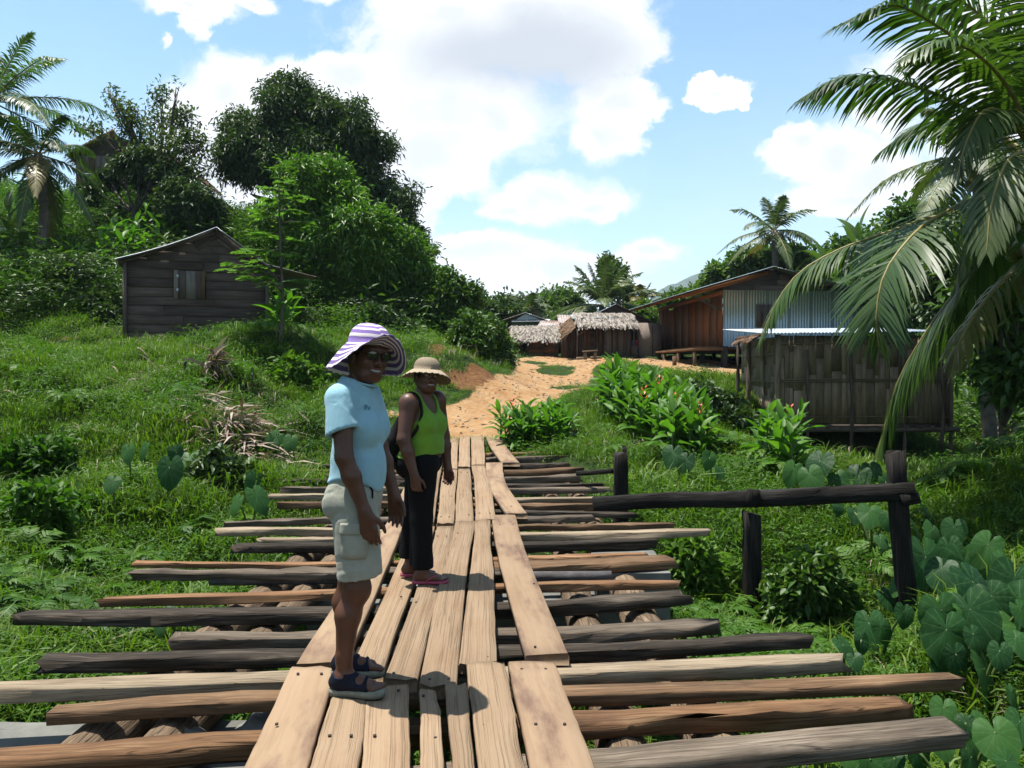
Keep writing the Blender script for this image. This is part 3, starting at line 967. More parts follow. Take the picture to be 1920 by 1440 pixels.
def corr(name, o, u, v, mt, parent, pitch=.076, amp=.011, nv=4, sag=0.0, seed=0):
    """corrugated sheet; waves repeat along u, run along v"""
    o, u, v = (np.array(q, float) for q in (o, u, v))
    L = np.linalg.norm(u)
    nu = max(4, int(L / pitch * 4))
    n = np.cross(u, v)
    n /= np.linalg.norm(n)
    s = np.linspace(0, 1, nu + 1)
    t = np.linspace(0, 1, nv + 1)
    wv = np.sin(s * L / pitch * 2 * PI) * amp
    V = o + s[None, :, None] * u + t[:, None, None] * v + (wv[None, :, None] - sag * np.sin(t * PI)[:, None, None]) * n
    V2 = V - n * .004
    k = (nu + 1) * (nv + 1)
    i = np.arange(nv)[:, None] * (nu + 1)
    j = np.arange(nu)[None]
    Fq = np.stack([i + j, i + j + 1, i + nu + 2 + j, i + nu + 1 + j], -1).reshape(-1, 4)
    idx = np.arange(k).reshape(nv + 1, nu + 1)
    ring = np.concatenate([idx[0, :-1], idx[:-1, -1], idx[-1, :0:-1], idx[:0:-1, 0]])
    rim = np.stack([ring, np.roll(ring, -1), np.roll(ring, -1) + k, ring + k], -1)
    return link(name, mesh_np(name, np.concatenate([V.reshape(-1, 3), V2.reshape(-1, 3)]), [np.concatenate([Fq, Fq[:, ::-1] + k, rim])]), mt, parent)


def boxpart(name, lo, hi, mt, parent):
    mb = MB()
    mb.box(lo, hi)
    me = mb.mesh(name)
    d = np.array(hi, float) - np.array(lo, float)
    ax_ = int(np.argmax(d))
    o1, o2 = [i for i in range(3) if i != ax_]
    uvl = me.uv_layers.new(name='UVMap')
    co = np.array([v.co[:] for v in me.vertices])
    li = np.array([l.vertex_index for l in me.loops])
    uvl.data.foreach_set('uv', np.ascontiguousarray(np.stack([co[li, o1] + co[li, o2], co[li, ax_]], -1), dtype=np.float32).ravel())
    return link(name, me, mt, parent)


def thatch(name, o, u, v, mt, parent, n=900, thick=.1, seed=0, wid=.035, ln=.28):
    """layered leaf thatch: overlapping strips lying down the slope v on a slab"""
    r = np.random.default_rng(seed)
    o, u, v = (np.array(q, float) for q in (o, u, v))
    un, vn = u / np.linalg.norm(u), v / np.linalg.norm(v)
    nn = np.cross(un, vn)
    nn /= np.linalg.norm(nn)
    if nn[2] < 0: nn = -nn
    a, c = r.uniform(0, 1, n), r.uniform(-.02, .95, n)
    base = o + a[:, None] * u + c[:, None] * v + nn * (thick * (.55 + .45 * r.uniform(0, 1, n)))[:, None]
    dv = vn + r.normal(0, .22, n)[:, None] * un + r.normal(.05, .14, n)[:, None] * nn
    L = ln * r.uniform(.6, 1.3, n)[:, None]
    W = wid * r.uniform(.6, 1.4, n)[:, None]
    tip = base + dv * L - nn * (.02 + .05 * r.uniform(0, 1, n))[:, None] + np.array((0, 0, -.02))
    V = np.stack([base - un * W, base + un * W, tip + un * W * .5, tip - un * W * .4], 1).reshape(-1, 3)
    Fq = np.arange(4 * n).reshape(n, 4)
    mb = MB()
    mb.add(V, Fq)
    S = np.array([o, o + u, o + u + v * .97, o + v * .97])
    S = np.concatenate([S, S + nn * thick * .6])
    mb.add(S, [[0, 3, 2, 1], [4, 5, 6, 7], [0, 1, 5, 4], [1, 2, 6, 5], [2, 3, 7, 6], [3, 0, 4, 7]])
    q = link(name, mb.mesh(name), mt, parent)
    q['kind'] = 'stuff'
    return q


def siding(parent, mt, x0f, x1f, y, z0, z1, h=.225, holes=(), seed=0, axis='x', lap=.012, split=True, name='board'):
    """lapped boards on a wall; axis x: front wall at depth y; axis y: side wall at x=y"""
    r = np.random.default_rng(seed)
    z = z0
    while z < z1 - .05:
        hh = min(h * r.uniform(.85, 1.12), z1 - z + .03)
        zc = z + hh / 2
        a, c = x0f(z + hh * .8), x1f(z + hh * .8)
        if c - a > .08:
            cuts = [a, c]
            for (hx0, hx1, hz0, hz1) in holes:
                if zc > hz0 and zc < hz1: cuts += [hx0, hx1]
            holed = len(cuts) > 2
            if split and not holed and c - a > 1.5: cuts.append(a + (c - a) * r.uniform(.25, .75))
            cuts.sort()
            for p, q in zip(cuts[:-1], cuts[1:]):
                mid = (p + q) / 2
                if any(hx0 < mid < hx1 and hz0 < zc < hz1 for hx0, hx1, hz0, hz1 in holes): continue
                dy = r.uniform(-.006, .006)
                e = r.uniform(-.02, .02, 2)
                if axis == 'x':
                    timber(name, [(p + .003, y + dy, zc + e[0]), (q - .003, y + dy, zc + e[1])], .022, hh + .03, mt, parent, segs=1, seed=int(r.integers(1e6)), up=(0, .12, 1), ch=.03)
                else:
                    timber(name, [(y + dy, p + .003, zc + e[0]), (y + dy, q - .003, zc + e[1])], .022, hh + .03, mt, parent, segs=1, seed=int(r.integers(1e6)), up=(-.12 * (1 if y > 0 else -1), 0, 1), ch=.03)
        z += hh


# ---- the dark board hut on the grass terrace
H = empty('board_hut', (-7.86, 20, 2.2), math.radians(21.5), 'small dark weathered board hut with tin roof standing on the grassy terrace', 'hut')
PX, PZ = .43, 2.93
lx = lambda z: max(-1.62, -1.78 + (z - 2.02) * 2.45) if z > 2.0 else -1.62
rx = lambda z: min(1.62, PX + (PZ - z) * 1.30)
siding(H, M['hutwood'], lx, rx, 0, .12, 2.86, .225, holes=[(-.53, .20, 1.16, 1.92)], seed=3)
siding(H, M['hutwood'], lambda z: 0.03, lambda z: 3.1, -1.62, .12, 2.05, .24, seed=4, axis='y')
siding(H, M['hutwood'], lambda z: 0.03, lambda z: 3.1, 1.62, .12, 1.95, .24, seed=5, axis='y')
siding(H, M['hutwood'], lambda z: max(-1.6, lx(z)), rx, 3.12, .12, 2.8, .26, seed=6)
for x, y in [(-1.64, -.03), (1.66, -.03), (-1.64, 3.13), (1.64, 3.13)]:
    timber('corner_post', [(x, y, -.25), (x, y, 2.0)], .09, .09, M['hutwood'], H, segs=1, seed=int(x * 9 + y))
for x in (-1.5, -1.05, -.55, .25, 1.0, 1.5):
    timber('stilt', [(x, .12, -.35), (x, .12, .08)], .13, .13, M['brown'], H, segs=1, seed=int(x * 50))
timber('sill_beam', [(-1.68, .06, .08), (2.3, .06, .06)], .12, .1, M['redwood'], H, segs=2, seed=8)
boxpart('floor', (-1.6, .1, .05), (1.6, 3.1, .1), M['brown'], H)
win = boxpart('window', (-.47, .03, 1.15), (.16, .05, 1.93), M['hutwood'], H)
for x, k in ((-.50, 'shutter'), (.13, 'brown')):
    timber('window_jamb', [(x, -.03, 1.14), (x, -.03, 1.86)], .03, .10, M[k], win, segs=1, seed=9, up=(1, 0, 0))
for i, (x, w, k) in enumerate([(-.36, .18, 'hutwood'), (-.155, .215, 'shutter'), (.04, .17, 'hutwood')]):
    timber('shutter_board', [(x, .0, 1.15), (x, .0, 1.85)], .02, w, M[k], win, segs=1, seed=i + 30, up=(1, 0, 0), ch=.03)
for z in (1.32, 1.66):
    boxpart('hinge', (-.49, -.06, z), (-.44, -.045, z + .08), M['tin'], win)
for a, c in (((PX, -.1, PZ - .08), (-1.75, -.1, 2.0)), ((PX, -.1, PZ - .08), (1.75, -.1, 1.88))):
    timber('rafter', [a, c], .05, .12, M['hutwood'], H, segs=1, seed=3)
timber('gable_brace', [(PX - .45, -.03, 2.42), (PX + .05, -.03, 2.78)], .03, .14, M['hutwood'], H, segs=1, seed=13)
timber('gable_brace', [(PX + .05, -.03, 2.70), (PX + .65, -.03, 2.25)], .03, .14, M['hutwood'], H, segs=1, seed=14)
for k in range(4):
    y0 = -.32 + k * .95
    corr('roof_sheet', (PX, y0, PZ), (0, .98, 0), (-2.25, 0, -.90), M['tin'], H, seed=k, sag=.06)
    corr('roof_sheet', (PX, y0, PZ + .008), (0, .98, 0), (1.28, 0, -.93), M['tin'], H, seed=k)
    corr('roof_sheet', (PX + 1.2, y0, PZ - .86), (0, .98, 0), (1.24, 0, -.27), M['rusttin'] if k == 0 else M['tin'], H, seed=k)

# ---- the woven bamboo hut on stilts
BY = 17.0
B = empty('bamboo_hut', (5.66, BY, -.3), 0, 'woven bamboo hut on thin stilts under a flat tin roof', 'hut')
r = np.random.default_rng(8)
x = 0.0
while x < 3.55:
    w = r.uniform(.08, .21)
    w = min(w, 3.6 - x)
    z = .74
    while z < 2.55:
        hgt = min(r.uniform(.6, 1.4), 2.6 - z)
        dark = r.random() < .3
        timber('wall_panel', [(x + w / 2, -.02 - r.uniform(0, .02), z), (x + w / 2 + r.normal(0, .006), -.02 - r.uniform(0, .02), z + hgt)], .02, w - .006, M['bamboo'], B, segs=1, seed=int(r.integers(1e6)), up=(1, 0, 0), ch=.03)
        z += hgt
    x += w
y = .02
while y < 2.5:
    w = r.uniform(.16, .3)
    z = .74
    while z < 2.5:
        hgt = min(r.uniform(.4, .9), 2.58 - z)
        timber('wall_panel', [(-.02 - r.uniform(0, .015), y + w / 2, z), (-.02, y + w / 2, z + hgt)], w - .006, .02, M['bamboolit'], B, segs=1, seed=int(r.integers(1e6)), up=(1, 0, 0), ch=.03)
        z += hgt
    y += w
boxpart('back_wall', (0, 2.5, .72), (3.6, 2.54, 2.6), M['bamboo'], B)
boxpart('side_wall', (3.58, 0, .72), (3.62, 2.5, 2.6), M['bamboo'], B)
boxpart('floor', (-.05, -.05, .64), (3.65, 2.55, .72), M['stick'], B)
for z in (.86, 1.62, 1.66, 2.42):
    pole('batten', [(-.02, -.06, z), (1.8, -.06, z + .02), (3.64, -.06, z)], .014, .013, M['bamboo'], B, n=6, segs=6, jit=.004, seed=int(z * 30))
for z in (1.05, 1.62, 2.2):
    pole('batten', [(-.06, 0, z), (-.06, 2.5, z)], .014, .013, M['bamboolit'], B, n=6, segs=4, jit=.003, seed=int(z * 31))
for xx in (.57, 1.50, 2.62, 3.42):
    pole('stilt', [(xx, -.10, -.9), (xx + .02, -.09, 1.0), (xx, -.08, 2.3 if xx < 3 else 2.55)], .042, .034, M['stick'], B, n=8, segs=6, jit=.006, seed=int(xx * 10))
pole('corner_pole', [(-.03, -.05, .55), (-.02, -.05, 2.62)], .07, .065, M['bamboolit'], B, n=10, segs=4, jit=.004, seed=2)
pole('corner_pole', [(3.64, -.05, -.8), (3.64, -.05, 2.62)], .055, .05, M['stick'], B, n=8, segs=4, jit=.004, seed=3)
pole('wall_pole', [(-.08, .75, .6), (-.08, .75, 2.55)], .03, .03, M['bamboolit'], B, n=7, segs=4, jit=.004, seed=5)
pole('wall_pole', [(-.08, 1.75, .6), (-.08, 1.75, 2.55)], .03, .03, M['bamboolit'], B, n=7, segs=4, jit=.004, seed=6)
pole('floor_beam', [(-.2, -.08, .60), (3.8, -.08, .62)], .05, .05, M['stick'], B, n=8, segs=6, jit=.006, seed=7)
for xx in np.linspace(.15, 3.5, 13):
    pole('joist_end', [(xx, -.17, .665), (xx, 2.5, .665)], .028, .026, M['stick'], B, n=6, segs=1, seed=int(xx * 100))
g1 = G(1383, 750)
for (px_, py_, top, rad) in [(1383, 748, 2.5, .045), (1402, 772, 2.55, .05)]:
    g1 = G(px_, py_)
    lc = g1 - np.array((5.66, BY, -.3))
    pole('porch_post', [(lc[0], lc[1], lc[2] - .1), (lc[0] + .02, lc[1], top)], rad, rad * .9, M['stick'] if px_ < 1390 else M['log'], B, n=8, segs=4, jit=.005, seed=px_)
for k in range(5):
    corr('roof_sheet', (-.42 + k * .78, -.28 - .01 * (k % 2), 2.64 + .008 * k), (.80, 0, .005), (0, 3.2, .25), M['tin'], B, nv=3, seed=k)
timber('eave_board', [(-.45, -.2, 2.60), (-.48, 1.5, 2.6)], .05, .06, M['brown'], B, segs=1, seed=6)
thatch('porch_eave', (-.42, -.2, 2.60), (0, 1.5, -.02), (-.16, .05, -.09), M['brownthatch'], B, n=160, thick=.04, seed=4, ln=.1)

# ---- corrugated house with a plank veranda
YAW2 = math.radians(6.3)
C = empty('tin_house', (7.54, 28.6, 1.77), YAW2, 'long house with bluish corrugated end wall and brown veranda side', 'house')
for k in range(7):
    holes = None
    x0 = k * .82
    if True:
        corr('wall_sheet', (x0, -.02 - .005 * (k % 2), .68 + .01 * (k % 2)), (.84, 0, 0), (0, 0, 2.03), M['tinblue'], C, amp=.02, pitch=.105, nv=2)
sh = boxpart('window', (1.22, -.075, 1.38), (1.92, -.04, 2.2), M['grey'], C)
for i in range(3): boxpart('shutter_board', (1.23 + .23 * i, -.09, 1.40), (1.455 + .23 * i, -.076, 2.17), M['grey'], sh)
siding(C, M['hutwood'], lambda z: -.0 + max(0, (z - 2.95)) * 3.4, lambda z: 1.7 + (3.5 - z) * 3.9, .03, 2.70, 3.45, .2, seed=31)
DOORS = [(1.25, 2.05), (5.5, 6.3)]
y = 0.03
k = 0
edges = [.03, .62, 1.25, 2.05, 2.9, 3.75, 4.6, 5.5, 6.3, 7.0, 7.7]
for a, c in zip(edges[:-1], edges[1:]):
    if any(abs(a - d0) < .01 for d0, _ in DOORS):
        boxpart('door', (-.05, a + .03, .72), (-.01, c - .03, 2.45), M['door'], C)
        continue
    boxpart('wall_panel', (-.02, a + .004, .68), (.0, c - .004, 2.62), M['ply'] if k % 3 else M['redwood'], C)
    k += 1
timber('wall_plate', [(-.03, 0, 2.62), (-.03, 7.8, 2.62)], .06, .16, M['door'], C, segs=1, seed=2)
timber('gable_plate', [(-1.5, -.0, 2.46), (1.7, -.0, 3.36)], .06, .15, M['door'], C, segs=1, seed=3)
timber('eave_strut', [(-.06, .1, 2.0), (-1.1, .1, 2.5)], .05, .06, M['grey'], C, segs=1, seed=4)
timber('corner_post', [(.03, -.06, -.3), (.03, -.06, .7)], .2, .2, M['dark'], C, segs=1, seed=5)
for k in range(10):
    corr('roof_sheet', (1.7, -.45 + k * .84, 3.52), (0, .86, 0), (-3.28, 0, -.97), M['tinblue'], C, nv=3, seed=k)
    corr('roof_sheet', (1.7, -.45 + k * .84, 3.53), (0, .86, 0), (4.2, 0, -1.02), M['tinblue'], C, nv=3, seed=k)
for k in range(7):
    y0 = .2 + k * 1.25
    timber('rafter', [(1.6, y0, 3.40), (-1.5, y0, 2.49)], .05, .09, M['redwood'], C, segs=1, seed=k)
for k in range(4):
    xx = -1.35 + k * .42
    timber('purlin', [(xx, -.4, 2.56 + k * .125), (xx, 7.8, 2.56 + k * .125)], .04, .04, M['redwood'], C, segs=1, seed=k + 8)
boxpart('back_wall', (0, 7.8, .68), (5.7, 7.83, 2.6), M['redwood'], C)
boxpart('side_wall', (5.7, 0, .68), (5.73, 7.8, 2.6), M['tinblue'], C)
boxpart('floor', (0.03, .02, .60), (5.7, 7.8, .66), M['brown'], C)
for xx in (.1, 1.5, 2.9, 4.3, 5.6):
    for y0 in (.15, 2.5, 5, 7.5):
        boxpart('stilt', (xx, y0, -.35), (xx + .13, y0 + .13, .6), M['dark'], C)
for k in range(44):
    y0 = -.05 + k * .2
    timber('deck_slat', [(-1.08, y0, .66), (-.07, y0, .66)], .13, .03, M['brown'] if k % 3 else M['orange'], C, segs=1, seed=k)
timber('deck_beam', [(-1.08, -.1, .59), (-1.08, 8.7, .59)], .08, .10, M['orange'], C, segs=1, seed=2)
timber('deck_beam', [(-1.08, -.12, .59), (-.05, -.12, .59)], .08, .09, M['orange'], C, segs=1, seed=7)
for y0 in (.0, 1.8, 3.6, 5.6, 8.3):
    pole('deck_post', [(-1.04, y0, -.3), (-1.04, y0, .55)], .07, .07, M['brown'], C, n=8, segs=1, seed=int(y0 * 10))
pole('deck_post', [(-1.75, .1, -.2), (-1.75, .1, .35)], .08, .075, M['brown'], C, n=8, segs=1, seed=98)

# ---- pole-and-thatch house at the head of the track
D33 = 33.0
E = empty('pole_house', P(1050, 669, D33), math.radians(2), 'grey pole walled house with shaggy thatched awning at the head of the track', 'house')
S_ = 1500 / D33
q = lambda px: (px - 1050) / S_
h = lambda py: (669 - py) / S_
r = np.random.default_rng(18)
for px_ in np.arange(1053, 1134, 3.1):
    if 1108 < px_ < 1112: continue
    rad = r.uniform(.022, .04)
    pole('wall_pole', [(q(px_), r.uniform(-.05, .05), -.1), (q(px_) + r.normal(0, .03), 0, h(612) + r.uniform(-.1, .1))], rad, rad * .9, M[r.choice(['stick', 'brown', 'orange', 'stick'])], E, n=6, segs=2, jit=.006, seed=int(px_ * 3))
boxpart('back_lining', (q(1052), .1, -.05), (q(1132), .16, h(612)), M['brown'], E)
for a, c in [(1133, 1158), (1159.5, 1183)]:
    boxpart('woven_panel', (q(a), -.0, .0), (q(c), .04, h(607)), M['weave'], E)
boxpart('woven_panel', (q(1198), -.01, .0), (q(1239), .03, h(605)), M['weave'], E)
boxpart('woven_panel', (q(1183.5), -.0, .0), (q(1197.5), .04, h(648)), M['weave'], E)
for px_ in (1134, 1148, 1158, 1169, 1174, 1183, 1198, 1224, 1239):
    pole('wall_pole', [(q(px_), -.06, -.1), (q(px_) + r.normal(0, .02), -.06, h(610))], .03, .028, M['stick'], E, n=6, segs=2, jit=.004, seed=px_)
boxpart('window', (q(1184), .06, h(648)), (q(1197), .10, h(612)), M['black'], E)
o = boxpart('curtain', (q(1186), .03, h(650)), (q(1192), .05, h(638)), M['clothblue'], E)
o = boxpart('curtain', (q(1193), .02, h(648)), (q(1197.5), .045, h(637)), M['clothred'], E)
thatch('thatched_awning', (q(1076), .35, h(589)), (q(1187) - q(1076), 0, 0), (.08, -1.25, h(617) - h(589)), M['thatch'], E, n=1300, thick=.12, seed=7)
corr('roof_sheet', (q(1072), -.25, h(598)), (1.75, 0, .05), (0, .9, .22), M['tinblue'], E, nv=2)
thatch('awning_end', (q(1076), .35, h(592)), (0, -1.2, -.55), (-.45, -.1, -.35), M['brownthatch'], E, n=260, thick=.06, seed=8)
for px_ in (1078, 1130, 1182):
    pole('awning_post', [(q(px_), -.85, -.1), (q(px_), -.85, h(620))], .035, .03, M['stick'], E, n=6, segs=2, jit=.005, seed=px_ + 5)
pole('awning_strut', [(q(1076), -.6, h(632)), (q(1108), -.7, h(612))], .02, .02, M['orange'], E, n=5, segs=1)
# gabled roof behind the awning
for k in range(4):
    corr('roof_sheet', (q(1160) - k * .0, .6 + k * .84, h(567)), (0, .86, 0), (q(1090) - q(1160), 0, h(601) - h(567)), M['rusttin'] if k % 2 else M['tin'], E, nv=2, pitch=.12)
    corr('roof_sheet', (q(1160), .6 + k * .84, h(567) + .01), (0, .86, 0), (q(1242) - q(1160), 0, h(607) - h(567)), M['rusttin'], E, nv=2, pitch=.12)
mb = MB()
mb.add([(q(1160), .8, h(568)), (q(1095), .8, h(600)), (q(1238), .8, h(606)), (q(1160), .86, h(568)), (q(1095), .86, h(600)), (q(1238), .86, h(606))], [[0, 1, 2], [3, 5, 4]])
mb.add([(0, 0, 0)], np.zeros((0, 4), int))
link('gable', mb.mesh('gable'), M['hutwood'], E)
boxpart('side_wall', (q(1237), .1, -.1), (q(1239), 3.8, h(607)), M['weave'], E)
boxpart('back_wall', (q(1055), 3.8, -.1), (q(1239), 3.85, h(607)), M['weave'], E)
boxpart('upper_wall', (q(1095), .75, h(612)), (q(1237), .79, h(600)), M['hutwood'], E)

bn = empty('bench', P(1107, 672, 30.5), 0, 'small rough plank bench standing before the thatched awning', 'bench')
timber('seat', [(-.3, 0, .26), (.28, 0, .30)], .25, .05, M['pale'], bn, segs=1, seed=1)
for x in (-.2, .18):
    timber('leg', [(x, 0, -.05), (x, 0, .25)], .12, .08, M['pale'], bn, segs=1, seed=int(x * 10) + 4)
for k, (px_, py_) in enumerate([(1092, 674), (1118, 673)]):
    g = G(px_, py_)
    o = timber('sawn_block', [g + (-.22, 0, .04), g + (.2, .05, .05)], .2, .1, M['pale'], None, segs=1, seed=k + 3)
    tag(o, ['pale sawn wood block on the ground left of the bench', 'pale sawn wood block on the ground right of the bench'][k], 'wood block')

# ---- little thatched shed
Dt = 33.6
Tt = empty('thatched_shed', P(955, 668, Dt), 0, 'low brown walled shed under a wide pale thatched roof beside the track', 'shed')
S2 = 1500 / Dt
q2 = lambda px: (px - 955) / S2
h2 = lambda py: (668 - py) / S2
thatch('thatched_roof', (q2(957), .75, h2(613)), (q2(1046) - q2(957), 0, .02), (.06, -1.2, h2(641) - h2(613)), M['thatch'], Tt, n=1500, thick=.12, seed=17)
thatch('roof_end', (q2(957), .7, h2(614)), (0, -1.0, -.6), (-.12, -.05, -.45), M['brownthatch'], Tt, n=240, thick=.06, seed=18)
thatch('thatched_roof', (q2(957), .75, h2(613)), (q2(1046) - q2(957), 0, .02), (.0, 1.2, -.6), M['thatch'], Tt, n=500, thick=.1, seed=19)
r = np.random.default_rng(5)
for k in range(7):
    z0 = -.05 + k * .11
    for a, c in ((988, 1017), (1018, 1045)):
        timber('wall_plank', [(q2(a), -.1, z0 + .05), (q2(c), -.1, z0 + .05)], .02, .105, M['brown'] if (k + a) % 3 else M['redwood'], Tt, segs=1, seed=k + a, ch=.03)
for px_ in (989, 1017, 1045):
    pole('wall_post', [(q2(px_), -.14, -.1), (q2(px_), -.14, h2(640))], .035, .03, M['stick'], Tt, n=6, segs=1, seed=px_)
for px_ in np.arange(958, 987, 3.4):
    pole('wall_pole', [(q2(px_), .25, -.1), (q2(px_), .25, h2(644))], .03, .03, M[r.choice(['brown', 'redwood', 'stick'])], Tt, n=6, segs=1, seed=int(px_))
boxpart('back_wall', (q2(957), 1.6, -.1), (q2(1045), 1.65, h2(635)), M['brown'], Tt)

Ts = empty('small_thatched_shed', P(930, 668, 35), 0, 'tiny thatched lean-to half hidden behind the bushes left of the thatched shed', 'shed')
q3 = lambda px: (px - 930) / 1500 * 35
h3 = lambda py: (668 - py) / 1500 * 35
thatch('thatched_roof', (q3(925), .6, h3(629)), (q3(955) - q3(925), 0, 0), (0, -1.0, h3(650) - h3(629)), M['thatch'], Ts, n=380, thick=.1, seed=27)
for px_ in np.arange(926, 956, 3):
    pole('wall_pole', [(q3(px_), 0, -.1), (q3(px_), 0, h3(645))], .03, .03, M['brown' if int(px_) % 2 else 'redwood'], Ts, n=6, segs=1, seed=int(px_))

# ---- tin house and brown roof behind
Tb = empty('blue_tin_house', P(960, 655, 40), math.radians(-3), 'bluish tin house with low gabled roof behind the thatched shed', 'house')
q4 = lambda px: (px - 960) / 1500 * 40
h4 = lambda py: (655 - py) / 1500 * 40
for k in range(5):
    corr('wall_sheet', (q4(960) + k * .55, 0, -.1), (.56, 0, 0), (0, 0, h4(604) + .1), M['tinblue'], Tb, nv=1, amp=.014)
mb = MB()
mb.add([(q4(960), .0, h4(604)), (q4(1026), .0, h4(604)), (q4(985), .0, h4(588)), (q4(960), .05, h4(604)), (q4(1026), .05, h4(604)), (q4(985), .05, h4(588))], [[0, 1, 2], [3, 5, 4]])
link('gable', mb.mesh('gable'), M['tinblue'], Tb)
corr('roof_sheet', (q4(985), -.3, h4(587)), (0, 4, 0), (q4(922) - q4(985), 0, h4(608) - h4(587)), M['rusttin'], Tb, nv=2, pitch=.15)
corr('roof_sheet', (q4(985), -.3, h4(587) + .01), (0, 4, 0), (q4(1030) - q4(985), 0, h4(603) - h4(587)), M['tin'], Tb, nv=2, pitch=.15)
corr('porch_sheet', (q4(960), -.4, h4(604)), (1.9, 0, .02), (0, .4, .12), M['tin'], Tb, nv=1)
boxpart('porch_back', (q4(930), .3, -.1), (q4(959), .35, h4(607)), M['hutwood'], Tb)
for px_ in (930, 944):
    pole('porch_post', [(q4(px_), -.2, -.1), (q4(px_), -.2, h4(606))], .05, .05, M['stick'], Tb, n=6, segs=1, seed=px_)

Tr = empty('brown_roof_shed', P(1010, 660, 36.5), 0, 'low shed with brown rusty roof between thatched shed and pole house', 'shed')
q5 = lambda px: (px - 1010) / 1500 * 36.5
h5 = lambda py: (660 - py) / 1500 * 36.5
corr('roof_sheet', (q5(1004), -.2, h5(617)), (q5(1050) - q5(1004), 0, 0), (q5(1052) - q5(1040), 1.6, h5(597) - h5(617)), M['rusttin'], Tr, nv=2, pitch=.12)
boxpart('wall', (q5(1006), 0, -.1), (q5(1062), .06, h5(617)), M['hutwood'], Tr)
corr('roof_sheet', (q5(1046), -.6, h5(606)), (q5(1075) - q5(1046), 0, 0), (0, 1.5, .45), M['rusttin'], Tr, nv=2, pitch=.12)
for px_ in (1052, 1056, 1061, 1066, 1071):
    boxpart('wall_slat', (q5(px_), -.5, -.1), (q5(px_ + 3.6), -.46, h5(608)), M['grey'], Tr)

# ---- hut among the trees on the hilltop
Dh = 31.5
Th = empty('hilltop_hut', P(150, 352, Dh), math.radians(14), 'dark bamboo walled hut on stilts on the hilltop behind the small palm', 'hut')
q6 = lambda px: (px - 150) / 1500 * Dh
h6 = lambda py: (352 - py) / 1500 * Dh
for k, a in enumerate(np.arange(143, 222, 11.0)):
    for j, (z0, z1) in enumerate(((350, 325), (324, 290))):
        boxpart('wall_panel', (q6(a), -.01 * ((k + j) % 2), h6(z0)), (q6(a + 10.7), .03, h6(z1)), M['weave' if (k + j) % 3 else 'bamboo'], Th)
boxpart('wall', (q6(223), .0, h6(352)), (q6(326), .05, h6(285)), M['hutwood'], Th)
boxpart('floor', (q6(140), -.05, h6(356)), (q6(328), 2.6, h6(351)), M['dark'], Th)
for a in (146, 168, 200, 222, 262, 300, 325):
    pole('stilt', [(q6(a), .05, h6(385)), (q6(a), .05, h6(350))], .06, .055, M['dark'], Th, n=6, segs=1, seed=a)
thatch('thatched_roof', (q6(212), 1.2, h6(246)), (0, -1.6, 0), (q6(130) - q6(212), 0, h6(300) - h6(246)), M['brownthatch'], Th, n=500, thick=.12, seed=5)
thatch('thatched_roof', (q6(212), 1.2, h6(248)), (q6(320) - q6(212), .3, h6(282) - h6(248)), (.1, -1.5, -.75), M['brownthatch'], Th, n=700, thick=.12, seed=6)
thatch('thatched_roof', (q6(212), 1.2, h6(248)), (q6(320) - q6(212), .3, h6(282) - h6(248)), (.1, 1.6, -.75), M['brownthatch'], Th, n=300, thick=.12, seed=6)
mb = MB()
for yy in (.02, 2.5):
    k_ = np.array([(q6(143), yy, h6(292)), (q6(326), yy, h6(286)), (q6(214), yy, h6(250))])
    mb.add(np.concatenate([k_, k_ + (0, .04, 0)]), [[0, 1, 2], [3, 5, 4]])
link('gable', mb.mesh('gable'), M['hutwood'], Th)
boxpart('back_wall', (q6(143), 2.55, h6(352)), (q6(326), 2.6, h6(285)), M['hutwood'], Th)

Tk = empty('orange_shed', P(358, 352, 30), 0, 'small shed with orange boards and thatched gable beside the scraggly hilltop tree', 'shed')
q7 = lambda px: (px - 358) / 50
h7 = lambda py: (352 - py) / 50
thatch('thatched_roof', (q7(352), -.2, h7(317)), (0, 1.6, 0), (q7(391) - q7(352), 0, h7(352) - h7(317)), M['brownthatch'], Tk, n=350, thick=.08, seed=31)
thatch('thatched_roof', (q7(352), -.2, h7(317)), (0, 1.6, 0), (q7(334) - q7(352), 0, h7(334) - h7(317)), M['brownthatch'], Tk, n=200, thick=.08, seed=32)
for k, a in enumerate(range(336, 376, 5)):
    boxpart('wall_plank', (q7(a), 0, -.6), (q7(a + 4.8), .04, min(h7(320 + abs(a - 352) * .85) - .05, h7(322))), M['door' if k % 2 else 'redwood'], Tk)
boxpart('corner_post', (q7(326), -.1, -.7), (q7(332), .0, h7(324)), M['tin'], Tk)

Tg = empty('ridge_shed', P(416, 402, 30.5), 0, 'low brown roofed shed just showing above the hill edge', 'shed')
thatch('thatched_roof', (-.2, .6, .55), (0, -1.0, 0), (.55, 0, -.42), M['brownthatch'], Tg, n=160, thick=.06, seed=33)
boxpart('wall', (-.22, 0, -.5), (.2, .5, .38), M['hutwood'], Tg)
Tg2 = empty('ridge_shed', P(480, 404, 30.5), 0, 'narrow shed with broken reddish roof beside the big mango tree', 'shed')
thatch('thatched_roof', (-.15, .5, .75), (0, -.8, 0), (.5, 0, -.15), M['brownthatch'], Tg2, n=120, thick=.06, seed=34)
for k in range(4):
    pole('wall_pole', [(-.05 + k * .11, 0, -.4), (-.05 + k * .11, 0, .62)], .03, .03, M['redwood'], Tg2, n=6, segs=1, seed=k)

